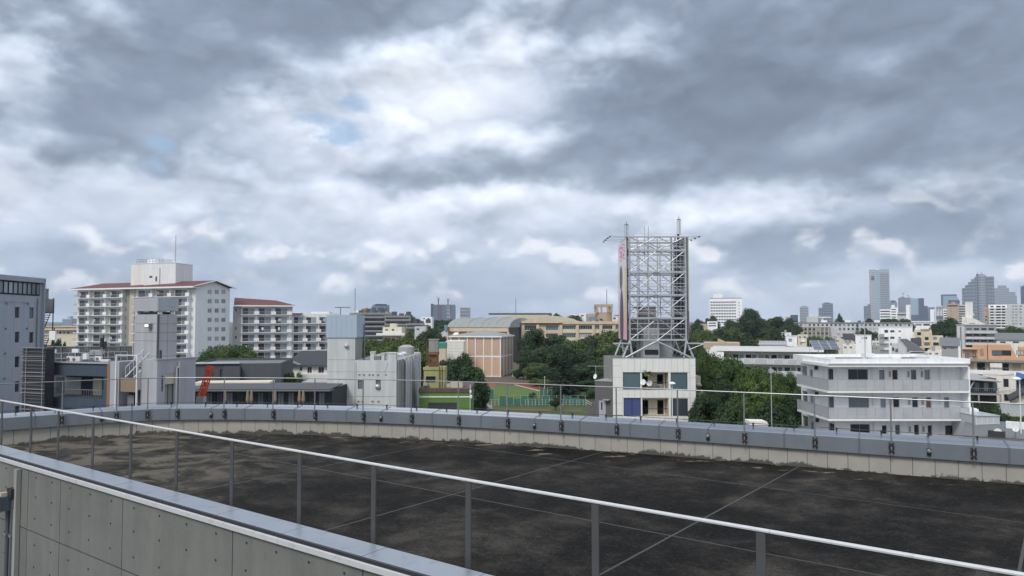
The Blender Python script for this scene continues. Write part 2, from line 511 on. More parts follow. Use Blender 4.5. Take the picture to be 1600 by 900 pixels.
# inner edge of the far parapet: a straight flank on the left, then one long bend
def far_y(x): return 4.26162576e-04 * x ** 3 - 1.14278085e-02 * x ** 2 - 3.92816766e-01 * x + 23.86
inner = [Vector((-17.97, 22.33)), Vector((-16.25, 23.62)), Vector((-14.8, 24.72)), Vector((-13.7, 25.48)), Vector((-13.0, 25.82))]
xx = -12.3
while xx < 16.6:
    inner.append(Vector((xx, far_y(xx)))); xx += 0.7
# resample evenly so that coping sheets and posts can be set out by length
cum = [0.0]
for a, b in zip(inner, inner[1:]): cum.append(cum[-1] + (b - a).length)
LEN = cum[-1]
def along(d):
    d = max(0.0, min(LEN - 1e-6, d))
    for i in range(len(cum) - 1):
        if cum[i + 1] >= d: break
    t = (d - cum[i]) / (cum[i + 1] - cum[i])
    p = inner[i].lerp(inner[i + 1], t)
    e = 0.35
    def raw(q):
        q = max(0.0, min(LEN - 1e-6, q))
        for k in range(len(cum) - 1):
            if cum[k + 1] >= q: break
        return inner[k].lerp(inner[k + 1], (q - cum[k]) / (cum[k + 1] - cum[k]))
    tn = (raw(d + e) - raw(d - e)).normalized()
    return p, tn, Vector((-tn.y, tn.x))       # point, tangent, outward normal
def where_px(x):
    """Length along the far parapet at a bearing."""
    a = (x - 800) / F; lo, hi = 0.0, LEN
    for _ in range(40):
        m = (lo + hi) / 2; p = along(m)[0]
        if p.x / p.y < a: lo = m
        else: hi = m
    return lo

def curved(mb, d0, d1, prof, n):
    """Sweep a closed profile of (outward offset, z) along the far parapet."""
    rings = []
    for k in range(n + 1):
        p, tn, no = along(d0 + (d1 - d0) * k / n)
        i = len(mb.v); mb.v += [((p + no * o).x, (p + no * o).y, z) for o, z in prof]; rings.append(i)
    m = len(prof)
    for a, b in zip(rings, rings[1:]):
        mb.f += [(a + j, a + (j + 1) % m, b + (j + 1) % m, b + j) for j in range(m)]
    mb.f.append(tuple(rings[0] + j for j in range(m))); mb.f.append(tuple(rings[-1] + j for j in reversed(range(m))))
    return mb

# ---- materials of the roof
def roof_material():
    m = bpy.data.materials.new('roof_asphalt'); m.use_nodes = True
    t = m.node_tree; p = t.nodes['Principled BSDF']; E.nt = t
    g = t.nodes.new('ShaderNodeNewGeometry'); pos = E(g.outputs['Position'])
    sp = t.nodes.new('ShaderNodeSeparateXYZ'); t.links.new(pos.s, sp.inputs[0])
    X, Y = E(sp.outputs[0]), E(sp.outputs[1])
    big = noise(pos, .33, 5, .6, .2)
    mid = noise(pos, 1.3, 10, .74, .25)
    fine = noise(pos, 9.0, 8, .72)
    grit = noise(pos, 45.0, 4, .75)
    base = big * .45 + mid * .55
    c = ramp(base, ((.38, (.0045, .0045, .0044)), (.47, (.0085, .0083, .0080)), (.53, (.021, .0192, .0168)), (.60, (.045, .041, .0355)), (.72, (.078, .070, .060))))
    c = mix(fine.step(.48, .68) * .45, c, mix(.5, c, (.07, .068, .064)))
    c = mix(fine.step(.30, .46) * .0 + (1.0 - fine.step(.30, .46)) * .5, c, (.004, .004, .004))
    c = mix(grit.step(.56, .70) * .45, c, (.13, .125, .115))
    gr = (noise(pos, 20.0, 4, .8) - .5) * 3.2 + 1.0
    c = mix(1.0, c, vec(gr, gr, gr), 'MULTIPLY')
    c = mix(noise(pos, 13.0, 3, .7).step(.66, .70) * .5, c, (.17, .16, .14))
    # dried silt: broad on the sunken left corner, in flakes along the far gutter
    left = E.math('ADD', X * -0.105, -0.42).clamp()
    edge = (Y + X * .40 - (22.6)).step(-1.4, .9) * (1.0 - (Y + X * .40 - 22.6).step(1.3, 2.2))
    c = mix((left * 1.2).clamp() * .55, c, mix(mid.step(.35, .65), (.022, .021, .019), (.085, .079, .068)))
    silt_n = noise(vec(X * 1.0, Y * 1.25, 2.0), .62, 8, .64, 1.0)
    silt = (silt_n + left * .10 + (fine - .5) * .22).step(.56, .66) * (left * 1.5).clamp() * .42
    flakes = (noise(vec(X * .6, Y * 1.5, 0.0), 1.3, 6, .6) + (fine - .5) * .1).step(.60, .65) * edge * .55
    c = mix(silt, c, (.235, .205, .16))
    c = mix(flakes, c, (.36, .31, .21))
    t.links.new(c.s, p.inputs['Base Color'])
    r = mid * .3 + .75
    t.links.new(r.s, p.inputs['Roughness'])
    p.inputs['Specular IOR Level'].default_value = .10
    b = t.nodes.new('ShaderNodeBump'); b.inputs['Strength'].default_value = .6; b.inputs['Distance'].default_value = .02
    t.links.new((fine * .6 + grit * .4).s, b.inputs['Height']); t.links.new(b.outputs[0], p.inputs['Normal'])
    MATS['roof_asphalt'] = m
roof_material()
mat('coping_top', (.30, .335, .38), rough=.33, metal=.35, var=.16, scale=1.4, dirt=((.20, .215, .235), .5), bump=.15, bscale=2.5)
mat('white_strip', (.50, .51, .52), rough=.5, var=.10, scale=3, dirt=((.36, .35, .33), .5))
mat('rail_paint', (.60, .61, .62), rough=.4, var=.10, scale=4, dirt=((.40, .39, .37), .5))
mat('post_paint', (.085, .087, .088), rough=.5, metal=.3, var=.12, scale=3)
mat('box_paint', (.10, .125, .15), rough=.45, metal=.2, var=.1)
mat('conduit_paint', (.12, .13, .14), rough=.5, metal=.3, var=.12)
mat('far_rail_steel', (.24, .25, .26), rough=.35, metal=.5, var=.06)
mat('joint_filler', (.062, .061, .059), rough=.9, var=.3, scale=1.2)
mat('coping_sheet', (.168, .188, .215), rough=.22, metal=.0, spec=1.0, var=.12, scale=1.2, streak=.10)

def parapet_material():
    """Board-marked concrete, black with algae along the foot."""
    m = bpy.data.materials.new('parapet_concrete'); m.use_nodes = True
    t = m.node_tree; p = t.nodes['Principled BSDF']; E.nt = t
    g = t.nodes.new('ShaderNodeNewGeometry'); pos = E(g.outputs['Position'])
    sp = t.nodes.new('ShaderNodeSeparateXYZ'); t.links.new(pos.s, sp.inputs[0]); Z = E(sp.outputs[2])
    n = noise(pos, 1.6, 5, .6); n2 = noise(pos, .55, 4, .6)
    f = (n - .5) * .5 + 1.0
    c = mix(1.0, (.345, .33, .29), vec(f, f, f), 'MULTIPLY')
    hgt = (Z - FLOOR_Z)
    n3 = noise(pos, 5.0, 5, .65)
    alg = 1.0 - (hgt - (n2 - .46) * .55 - (n3 - .45) * .34 - (n - .5) * .2).step(.0, .06)
    c = mix(alg * .85, c, (.035, .034, .030))
    t.links.new(c.s, p.inputs['Base Color']); p.inputs['Roughness'].default_value = .9
    MATS['parapet_concrete'] = m
parapet_material()

def wall_material():
    """Fair-faced concrete: cloudy, with damp streaks and pale bloom."""
    m = bpy.data.materials.new('fair_concrete'); m.use_nodes = True
    t = m.node_tree; p = t.nodes['Principled BSDF']; E.nt = t
    g = t.nodes.new('ShaderNodeNewGeometry'); pos = E(g.outputs['Position'])
    oi = t.nodes.new('ShaderNodeObjectInfo')
    mp = t.nodes.new('ShaderNodeMapping'); mp.inputs['Scale'].default_value = (3.0, 3.0, .35); t.links.new(pos.s, mp.inputs[0])
    st_ = noise(E(mp.outputs[0]), 1.0, 5, .6)
    cl = noise(pos, .9, 5, .6, .4); fn = noise(pos, 22.0, 4, .6)
    f = (st_ - .5) * .55 + (cl - .5) * .55 + (fn - .5) * .22 + (E(oi.outputs['Random']) - .5) * .14 + 1.0
    c = mix(1.0, (.145, .149, .137), vec(f, f, f), 'MULTIPLY')
    c = mix(noise(pos, 2.2, 5, .6).step(.60, .78) * .35, c, (.17, .178, .168))
    t.links.new(c.s, p.inputs['Base Color']); p.inputs['Roughness'].default_value = .8
    b = t.nodes.new('ShaderNodeBump'); b.inputs['Strength'].default_value = .2; b.inputs['Distance'].default_value = .008
    t.links.new((fn + cl).s, b.inputs['Height']); t.links.new(b.outputs[0], p.inputs['Normal'])
    MATS['fair_concrete'] = m
wall_material()

deck_root = empty('concrete_building', (0, 0, 0))
tag(deck_root, 'concrete building in the foreground with a wide dark flat roof behind low parapets', 'building')

# ---- roof slabs: a grid of bays with joints, cut to the outline
s_end = 18.0
outline = [Vector((-17.97, 22.33)), st(s_end, T_IN), Vector((24.0, 14.5))] + [Vector(p) for p in reversed(inner[1:])]
def hull(pts):
    pts = sorted((p.x, p.y) for p in pts); H = []
    for seq in (pts, pts[::-1]):
        h = []
        for p in seq:
            while len(h) >= 2 and (h[-1][0] - h[-2][0]) * (p[1] - h[-2][1]) - (h[-1][1] - h[-2][1]) * (p[0] - h[-2][0]) <= 0: h.pop()
            h.append(p)
        H += h[:-1]
    return [Vector(p) for p in H]
outline = hull(outline)
def clip(poly, a, b):
    r = []; n = len(poly)
    def side(p): return (b - a).x * (p - a).y - (b - a).y * (p - a).x
    for i in range(n):
        p, q = poly[i], poly[(i + 1) % n]; sp, sq = side(p), side(q)
        if sp >= 0: r.append(p)
        if (sp >= 0) != (sq >= 0): r.append(p.lerp(q, sp / (sp - sq)))
    return r
base = MB().prism([(p.x, p.y) for p in outline], FLOOR_Z - .5, FLOOR_Z - .004)
base.build('roof_base', 'joint_filler', deck_root)
S_LINES = [-31.8, -26.7, -21.55, -16.45, -11.42, -6.0, -0.74, 4.4, 9.5, 14.6, 19.7]
T_LINES = [7.0, 7.75, 12.9, 17.92, 23.0, 28.2]
for i in range(len(S_LINES) - 1):
    for j in range(len(T_LINES) - 1):
        gpx = .027
        s0, s1, t0, t1 = S_LINES[i] + gpx, S_LINES[i + 1] - gpx, T_LINES[j] + gpx, T_LINES[j + 1] - gpx
        poly = [st(s0, t0), st(s1, t0), st(s1, t1), st(s0, t1)]
        for a, b in zip(outline, outline[1:] + outline[:1]):
            if len(poly) >= 3 and (b - a).length > .01: poly = clip(poly, a, b)
        if len(poly) < 3: continue
        MB().prism([(p.x, p.y) for p in poly], FLOOR_Z - .03, FLOOR_Z + random.uniform(-.002, .002)).build('roof_slab', 'roof_asphalt', deck_root)

# ---- far parapet: concrete boards below, folded metal coping above
d = 0.0
while d < LEN - .3:
    e = min(LEN, d + .505)
    curved(MB(), d + .006, e - .006, ((.10, FLOOR_Z - .1), (.10, COPING_Z - .43), (.30, COPING_Z - .43), (.30, FLOOR_Z - .1)), 1).build('parapet_panel', 'parapet_concrete', deck_root)
    d += .505
curved(MB(), 0, LEN, ((.112, FLOOR_Z - .1), (.112, COPING_Z - .44), (.29, COPING_Z - .44), (.29, FLOOR_Z - .1)), 60).build('parapet_core', 'dark_roof', deck_root)
curved(MB(), 0, LEN, ((.30, 0.0), (.30, COPING_Z - .3), (.55, COPING_Z - .3), (.55, 0.0)), 40).build('outer_wall', 'concrete', deck_root)
post_px = [101, 186, 234, 281, 354, 430, 495, 570, 645, 718, 794, 877, 963, 1058, 1161, 1270, 1388, 1515, 1660]
sheet_px = [-110, 0, 60, 163, 210, 268, 333, 385, 462, 543, 597, 676, 752, 835, 905, 983, 1028, 1104, 1222, 1338, 1446, 1570, 1700]
cuts = [0.0] + [where_px(x) for x in sheet_px if where_px(x) > .3] + [LEN]
_p = MATS['coping_sheet'].node_tree.nodes['Principled BSDF']; _p.inputs['Coat Weight'].default_value = 1.0; _p.inputs['Coat Roughness'].default_value = .18; _p.inputs['Coat IOR'].default_value = 1.7
mat('lap_seam', (.11, .125, .145), rough=.5, var=.1)  # even, darker tone of the lapped coping seams
for a, b in zip(cuts, cuts[1:]):
    if b - a < .1: continue
    prof = ((0, COPING_Z - .46), (0, COPING_Z - .07), (.02, COPING_Z - .055), (.72, COPING_Z), (.74, COPING_Z - .02), (.74, COPING_Z - .4), (.70, COPING_Z - .4), (.70, COPING_Z - .06), (.05, COPING_Z - .11), (.05, COPING_Z - .46))
    o = curved(MB(), a + .004, b - .004, prof, max(1, int((b - a) / .5))).build('coping_sheet', 'coping_sheet', deck_root)
    # a lapped seam at each joint
    prof2 = ((-.004, COPING_Z - .463), (-.004, COPING_Z - .068), (.018, COPING_Z - .050), (.722, COPING_Z + .005), (.722, COPING_Z - .015), (.02, COPING_Z - .08), (.006, COPING_Z - .1), (.006, COPING_Z - .463))
    curved(MB(), b - .025, b + .025, prof2, 1).build('seam', 'lap_seam', o)

# ---- far railing
rail_root = empty('far_railing', (along(LEN / 2)[0].x, along(LEN / 2)[0].y, COPING_Z))
tag(rail_root, 'thin steel handrail on slim posts along the curved far parapet of the roof', 'railing')
off = Vector(rail_root.location)
def rel(v): return (v[0] - off.x, v[1] - off.y, v[2] - off.z)
mb = MB(); n = 70
pts = [along(LEN * k / n) for k in range(n + 1)]
RO = -.075
for (p, _, no), (q, _, no2) in zip(pts, pts[1:]):
    a = p + no * RO; b = q + no2 * RO
    mb.tube(rel((a.x, a.y, RAIL_Z)), rel((b.x, b.y, RAIL_Z)), .017, 8)
mb.build('rail', 'far_rail_steel', rail_root)
for x in post_px:
    p, tn, no = along(where_px(x)); c = p + no * RO
    o = MB().tube(rel((c.x, c.y, COPING_Z - .44)), rel((c.x, c.y, RAIL_Z)), .021, 8).build('post', 'grey_metal', rail_root)
    b = MB()
    ang = math.atan2(tn.y, tn.x)
    plate = MB().box(-.065, .065, .035, .07, -.38, -.12).box(-.03, .03, -.03, .04, -.20, -.14).box(-.03, .03, -.03, .04, -.36, -.30)
    br = inst('bracket', plate.mesh('bracket', 'dark_metal'), rail_root, rel((c.x, c.y, COPING_Z)), ang)
    bolts = MB()
    for zz in (-.17, -.33):
        bolts.tube((-.055, -.01, zz), (-.055, .04, zz), .012, 6).tube((.055, -.01, zz), (.055, .04, zz), .012, 6)
    inst('bolts', bolts.mesh('bolts', 'grey_metal'), br)

# ---- lightning conductor: a dark cable on small clips along the outer edge of the coping
cable = empty('lightning_cable', (along(LEN / 2)[0].x, along(LEN / 2)[0].y, COPING_Z))
tag(cable, 'thin dark cable on small clips along the outer edge of the far coping', 'cable')
mb = MB()
for (p, _, no), (q, _, no2) in zip(pts, pts[1:]):
    a = p + no * .66; b = q + no2 * .66
    mb.tube(rel((a.x, a.y, COPING_Z + .075)), rel((b.x, b.y, COPING_Z + .075)), .009, 5)
mb.build('cable_strand', 'dark_metal', cable)
d = .4
clip_mesh = MB().box(-.02, .02, -.02, .02, -.01, .075).box(-.03, .03, -.03, .03, .06, .09).mesh('clip', 'dark_metal')
while d < LEN:
    p, tn, no = along(d); c = p + no * .66
    inst('clip', clip_mesh, cable, rel((c.x, c.y, COPING_Z)), math.atan2(tn.y, tn.x)); d += 1.1
for i, x in enumerate((163, 333, 597, 835, 1104, 1446)):
    p, tn, no = along(where_px(x)); c = p - no * .04
    o = MB().lathe((0, 0, 0), ((.05, 0), (.05, .03), (.028, .04), (.028, .09)), 8, (-no.x, -no.y, 0)).mesh('eye_bolt', 'grey_metal')
    e = inst('eye_bolt', o, None, (c.x, c.y, COPING_Z - .27)); tag(e, 'round steel anchor bolt on the far coping face, %s from the left' % ORD[i], 'bolt', 'anchor bolts on the far coping')
    pl = MB().box(-.05, .05, -.02, .02, -.12, .06).mesh('backing_plate', 'dark_metal')
    inst('backing_plate', pl, e, (no.x * .03, no.y * .03, 0), math.atan2(tn.y, tn.x))

# ---- near parapet: fair-faced concrete panels, coping, groove and white drip edge
rz = math.atan2(SX.y, SX.x)
near = empty('near_frame', (0, 0, 0), rz)          # frame along the near wall: x = s, y = t
near.parent = deck_root; near.name = 'near_parapet'
# the frame holds only the pieces of this wall
def np_(name, m, mb): return mb.build(name, m, near)
JS = [-30.0, -24.6, -21.2, -17.95, -16.35, -13.75, -10.28, -7.35, -4.2, -1.0, 2.2, 5.4, 8.6]
W_OUT = T_OUT + .05
for a, b in zip(JS, JS[1:]):
    for z0, z1 in ((Z0 - 4.47, COPING_Z - .139), (Z0 - 6.7, Z0 - 4.495), (Z0 - 8.9, Z0 - 6.725), (0, Z0 - 8.925)):
        np_('wall_panel', 'fair_concrete', MB().box(a + .011, b - .011, W_OUT, W_OUT + .1, z0, z1))
np_('wall_core', 'dark_roof', MB().box(JS[0], JS[-1], W_OUT + .014, T_IN - .04, 0, COPING_Z - .10))
np_('inner_face', 'parapet_concrete', MB().box(JS[0], JS[-1], T_IN - .035, T_IN - .01, FLOOR_Z - .2, COPING_Z - .05))
# tie holes left by the formwork
hole = MB()
for k in range(10):
    a0, a1 = 2 * math.pi * k / 10, 2 * math.pi * (k + 1) / 10
    hole.quad((.019 * math.cos(a0), 0, .019 * math.sin(a0)), (.019 * math.cos(a1), 0, .019 * math.sin(a1)), (.012 * math.cos(a1), .02, .012 * math.sin(a1)), (.012 * math.cos(a0), .02, .012 * math.sin(a0)))
hole.quad(*[(.012 * math.cos(2 * math.pi * k / 10), .006, .012 * math.sin(2 * math.pi * k / 10)) for k in range(10)])
hole_mesh = hole.mesh('tie_hole', 'dark_roof')
for a, b in zip(JS[2:9], JS[3:10]):
    n = max(1, round((b - a) / .82)); w = (b - a) / n
    for i in range(n):
        for zz in (-3.33, -3.74, -4.19, -4.74, -5.2):
            inst('tie_hole', hole_mesh, near, (a + w * (i + .5) + random.uniform(-.02, .02), W_OUT - .008, Z0 + zz))
# coping in sheets, joint every 1.7 m
x = -29.5
while x < 9:
    prof = ((T_OUT + .085, COPING_Z - .10), (T_OUT + .085, COPING_Z - .022), (T_OUT + .10, COPING_Z - .008), (T_IN, COPING_Z), (T_IN + .012, COPING_Z - .01), (T_IN + .012, COPING_Z - .42), (T_IN, COPING_Z - .42), (T_IN, COPING_Z - .10))
    np_('coping_sheet', 'coping_top', MB().sweep_x(prof, x + .006, x + 1.694)) if 'coping_top' in MATS else None
    x += 1.7
np_('groove', 'dark_metal', MB().box(-29.5, 9, T_OUT + .035, T_OUT + .083, COPING_Z - .10, COPING_Z - .012))
x = -29.5
while x < 9:
    np_('drip_edge', 'white_strip', MB().sweep_x(((T_OUT, COPING_Z - .138), (T_OUT, COPING_Z - .066), (T_OUT + .033, COPING_Z - .058), (T_OUT + .033, COPING_Z - .138)), x + .003, x + 3.397))
    x += 3.4

# ---- near handrail
hr = empty('near_handrail', (0, 0, COPING_Z), rz)
tag(hr, 'flat pale handrail on dark flat posts along the near parapet, crossing the whole picture', 'railing')
T_R = 7.25
x0r, seg = -28.0, 5.13
while x0r < 8.5:
    MB().sweep_x(((T_R - .025, RAIL_Z - COPING_Z), (T_R - .020, RAIL_Z - COPING_Z + .011), (T_R + .020, RAIL_Z - COPING_Z + .011), (T_R + .025, RAIL_Z - COPING_Z), (T_R + .020, RAIL_Z - COPING_Z - .016), (T_R - .020, RAIL_Z - COPING_Z - .016)), x0r + .002, x0r + seg - .002).build('rail', 'rail_paint', hr)
    x0r += seg
pm = MB().box(-.045, .045, -.008, .008, -.40, RAIL_Z - COPING_Z - .017).mesh('post', 'post_paint')
bm_ = MB().box(-.09, .09, -.21, -.0085, -.36, -.10).mesh('bracket', 'dark_metal')
for s in (-26.8, -25.05, -23.3, -21.54, -19.75, -18.24, -16.54, -14.9, -13.18, -11.4, -9.57, -7.9, -6.15, -4.29, -2.44, -.62, 1.15, 2.9):
    o = inst('post', pm, hr, (s, T_R, 0))
    inst('bracket', bm_, o)

# ---- junction box and conduits on the near wall
jb = empty('junction_box', (0, 0, 0), rz)
p = st(-18.75, W_OUT); jb.location = (p.x, p.y, Z0 - 4.0)
tag(jb, 'grey steel junction box with two conduits running down the near concrete wall', 'junction box')
MB().box(-.30, .19, -.30, -.03, -.15, .16).build('box_body', 'box_paint', jb)
MB().box(-.32, .21, -.325, -.303, -.17, .18).build('box_lid', 'box_paint', jb)
MB().box(.10, .34, -.16, -.012, .12, .33).build('side_box', 'dark_metal', jb)
MB().box(.02, .14, -.28, -.06, .161, .24).build('cap', 'tan_stone', jb)
for sx, top, r in ((-.02, -.15, .045), (.24, .12, .04)):
    c = MB()
    path = [(sx + (.06 if sx > 0 else 0), -.09, top), (sx + (.06 if sx > 0 else 0), -.09, -.05 if sx > 0 else -.3), (sx, -.09, -.35), (sx, -.09, -3.6)]
    for a, b in zip(path, path[1:]): c.tube(a, b, r, 8)
    o = c.build('conduit', 'conduit_paint', jb)
    for zz in (-.72, -2.2):
        MB().box(sx - .07, sx + .07, -.14, -.012, zz, zz + .05).build('clamp', 'grey_metal', o)
MB().tube((-.31, -.15, 0), (-.55, -.15, -.05), .04, 8).build('cable_gland', 'dark_metal', jb)
MB().box(.30, .44, -.10, -.012, -3.6, .75).build('cable_trunking', 'weathered_concrete', jb)

# ================================================================ left: grey tower block at the frame's edge
b = Bd('office_block', 'tall blue-grey office block at the left edge with a glazed band on its top storey', 'building', -70, 81, 64, 97, 14)
Hh = b.z(30, 432)
wins = []
for xx0, xx1 in ((23.5, 30.5), (46, 52.5)):
    for k in range(6):
        y0 = 480 + 38.6 * k + (0 if xx0 < 40 else .6); y1 = y0 + 16.5
        if b.z(xx0, y1) < 1: continue
        wins.append((*b.rect(xx0, y0, xx1, y1), 'glass', 'dark_metal'))
for k in range(6):
    wins.append((*b.rect(-12, 478 + 38.6 * k, -2, 495 + 38.6 * k), 'glass', 'dark_metal'))
band = b.rect(-60, 436, 60.5, 461.5)
zt, zbm = b.z(30, 440), b.z(30, 461)
b.shell(Hh, 'blue_grey_wall', front=wins, roof='grey_roof')
# lilac strips between windows, slightly proud
for xx0, xx1 in ((22, 31.5), (45, 53.5)):
    u0, u1 = b.u(xx0), b.u(xx1)
    ed = [zbm - .6] + sorted({w[1] for w in wins if abs(w[0] - u0) < 1.2} | {w[3] for w in wins if abs(w[0] - u0) < 1.2}, reverse=True)
    zz = zbm - .9
    for w in sorted((w for w in wins if abs(w[0] - u0) < 1.2), key=lambda w: -w[1]):
        if zz - w[3] > .2: b.part('lilac_panel', 'lilac_grey_panel', MB().box(u0, u1, -.03, .004, w[3] + .02, zz))
        zz = w[1] - .02
    b.part('lilac_panel', 'lilac_grey_panel', MB().box(u0, u1, -.03, .004, 2.0, zz))
# glazed band
n = 9; u0, u1 = b.u(-66), b.u(60.5)
b.part('band_reveal', 'charcoal_wall', MB().box(u0, u1, -.03, .0, zbm, zt))
wd = (u1 - u0) / 16
for k in range(16):
    window(b.root, 'y', -.22, u0 + k * wd + .08, zbm + .15, u0 + (k + 1) * wd - .08, zt - .12, 'glass_pale' if k < 14 else 'glass_blue', 'dark_metal', split=1, depth=.18)
b.part('ledge', 'blue_grey_wall', MB().box(0, b.W + .02, -.06, -.032, zbm - .9, zbm - .8))
b.part('cornice', 'blue_grey_wall', MB().box(-.1, b.W + .25, -.35, -.034, zt + .05, Hh + .02).box(b.W + .004, b.W + .25, -.35, 2.0, .5, Hh + .02))
b.part('down_pipe', 'grey_metal', MB().tube((b.u(57), -.12, .5), (b.u(57), -.12, zbm - .3), .07, 8))
for k in range(4):
    for xx0 in (9, 42): b.part('vent_cap', 'grey_metal', MB().lathe((b.u(xx0), 0, b.z(xx0, 474 + 39 * k)), ((.13, 0), (.13, .12), (.05, .16)), 8, (0, -1, 0)))
# fire stair on the far side
st_ = empty('fire_stair', (0, 0, 0)); p = at(73, 500, 99); st_.location = (p.x, p.y, 0); st_.rotation_euler = (0, 0, b.rz)
tag(st_, 'dark steel fire stair with wire cages on the side of the blue-grey office block', 'stair')
for k in range(7):
    zl = 17.9 - 3.1 * k
    if zl < 1: break
    MB().box(-.4 if k % 2 else -.6, 1.7, 0, 2.2, zl, zl + .12).build('landing', 'dark_metal', st_)
    cg = MB()
    for i in range(9):
        cx = -.4 + 2.1 * i / 8; cg.box(cx - .015, cx + .015, 0, .03, zl + .12, zl + 1.9)
    cg.box(-.4, 1.7, 0, .03, zl + 1.87, zl + 1.93).box(1.67, 1.7, 0, 2.2, zl + .12, zl + 1.9)
    if k in (0, 2, 4): cg.build('cage', 'grey_metal', st_)
    fl = MB()
    for i in range(10): fl.box(-.6 + .2 * i, -.4 + .2 * i, .3, 1.2, zl - 3.0 + .3 * i, zl - 2.9 + .3 * i)
    fl.quad((-.6, .28, zl - 3.0), (1.4, .28, zl), (1.4, .28, zl + .3), (-.6, .28, zl - 2.7)).build('flight', 'dark_metal', st_)
MB().box(1.5, 1.6, 0, .1, 0, 20).box(-.6, -.5, 0, .1, 0, 21.2).build('mast', 'dark_metal', st_)
MB().box(-.55, .3, 0, .03, 19.6, 21.2).build('cage', 'grey_metal', st_)

# ================================================================ dark lattice screen and navy building
b = Bd('screen_tower', 'dark slatted screen tower with pale horizontal tubes beside the navy building', 'building', 36, 67, 72.5, 66, 1.0)
Hh = b.z(50, 543.5)
b.part('body', 'charcoal_wall', MB().box(.06, b.W - .06, .06, .95, 0, Hh - .05))
zz = .3
sl = MB().box(0, b.W, 0, .04, 0, .09).mesh('slat', 'dark_grey_wall')
while zz < Hh - .1:
    inst('slat', sl, b.root, (0, 0, zz)); zz += .30
for yy in (543.5, 557, 563, 582, 588, 608, 614, 640): b.part('tube', 'plastic_grey', MB().tube((-.02, -.06, b.z(50, yy)), (b.W + .02, -.06, b.z(50, yy)), .022, 6))
for xx0 in (44, 70): b.part('tube', 'plastic_grey', MB().tube((b.u(xx0), -.1, 0), (b.u(xx0), -.1, Hh), .025, 6))

b = Bd('navy_building', 'low navy-blue building with a deep balcony opening, left of the grey panelled stair tower', 'building', 73, 68, 172, 66, 5)
Hh = b.z(120, 567.5); zA, zB, zC, zD = b.z(120, 587), b.z(120, 622), b.z(120, 571), b.z(120, 640)
uL, uR = b.u(75), b.u(171)
b.part('wall', 'navy_wall', MB().box(0, b.W, .004, 5.0, 0, zD - .5).box(0, b.W, 2.2, 5.0, zD - .5, Hh).box(0, b.W, -.1, 2.19, zA, zC).box(0, b.W, -.05, 2.2, zB - .95, zB - .004).box(b.u(164), b.W, .01, 2.19, zB, zA).box(0, b.W, 0, 5.0, zC + .002, Hh - .01))
b.part('roof_edge', 'galvanised', MB().box(-.05, b.W + .05, -.15, .15, Hh, Hh + .12))
b.part('brown_fin', 'brown_wall', MB().box(b.W + .01, b.W + .3, -.2, .5, 0, Hh))
for x0, x1, m in ((88, 100, 'glass'), (103, 127, 'curtain'), (130, 143, 'glass'), (146, 160, 'cream_wall')):
    u0, u1 = b.u(x0, 2.0), b.u(x1, 2.0)
    b.part('sliding_door', m, MB().box(u0, u1, 2.12, 2.19, zB + .05, zA - .35))
bl = MB()
u0, u1 = b.u(76), b.u(163)
for i in range(25):
    c = u0 + (u1 - u0) * i / 24; bl.box(c - .015, c + .015, .02, .05, zB, zB + .75)
bl.box(u0, u1, .01, .06, zB + .74, zB + .80)
b.part('balcony_rail', 'grey_metal', bl)
b.part('camera_dome', 'plastic_white', MB().lathe((b.u(77), -.25, b.z(77, 572)), ((.02, -.12), (.12, -.05), (.14, .05), (.05, .12)), 10))
b.part('downpipe', 'galvanised', MB().tube((.15, -.15, zB + .5), (.15, -.15, zA + .6), .05, 6))
root_navy = b
# things standing on its roof, each its own
def roof_unit(x, y, Y, w, h, dd, label, m='plastic_white', fan=True, zb_=None):
    p = at(x, y, Y); zb2 = p.z
    o = empty('air_conditioner', (p.x, p.y, zb2)); tag(o, label, 'air conditioner', 'air conditioners on the navy building roof')
    MB().box(-w / 2, w / 2, 0, dd, .08, h).build('casing', m, o)
    for sx in (-w / 2 + .08, w / 2 - .14): MB().box(sx, sx + .06, .05, dd - .05, 0, .079).build('foot', 'dark_metal', o)
    if fan: MB().lathe((-w * .12, -.004, h * .52), ((h * .30, 0), (h * .30, .02), (h * .12, .025)), 12, (0, -1, 0)).build('fan_grille', 'grey_metal', o)
    return o
roof_unit(107, 566, 71, .40, .58, .35, 'small white roof unit near the left end of the navy roof')
roof_unit(117, 566, 70, .86, .52, .4, 'wide cream roof unit beside the small white one on the navy roof', 'warm_white_wall')
roof_unit(132, 563, 70, .38, .64, .4, 'tall white roof cabinet in the middle of the navy roof', fan=False)
roof_unit(144, 565, 73, .60, .50, .3, 'grey roof unit right of the tall white cabinet', 'plastic_grey')
roof_unit(153, 565, 70.5, .55, .5, .3, 'white roof unit right of the grey one on the navy roof')
roof_unit(163, 566.5, 69, .75, .28, .4, 'long low cream box at the right end of the navy roof', 'warm_white_wall', False)
roof_unit(149, 556, 77, 1.2, .6, .6, 'large pale unit behind the others on the navy roof', 'plastic_grey')
for x, y0, y1, lb in ((83, 517, 531, 'larger'), (83, 546, 552, 'lower'), (118.5, 545, 551, 'right')):
    Yp = 78 if lb != 'larger' else 80
    p = at(x, y0, Yp); q = at(x, y1, Yp)
    o = empty('antenna_box', (p.x, p.y, 12.5))
    tag(o, {'larger': 'tall white flat antenna panel on a pole behind the navy building', 'lower': 'small white box low on a pole behind the navy building', 'right': 'small white box on the dark pole in front of the far apartment block'}[lb], 'antenna')
    MB().tube((0, .2, 0), (0, .2, p.z - 12.5 + .3), .06, 6).build('pole', 'dark_metal', o)
    MB().box(-.33, .33, -.15, .1, q.z - 12.5, p.z - 12.5).build('panel', 'plastic_white', o)
p = at(162, 532, 80); o = empty('antenna_mast', (p.x, p.y, 12.5)); tag(o, 'dark mast with a cluster of small aerials on the navy roof', 'antenna')
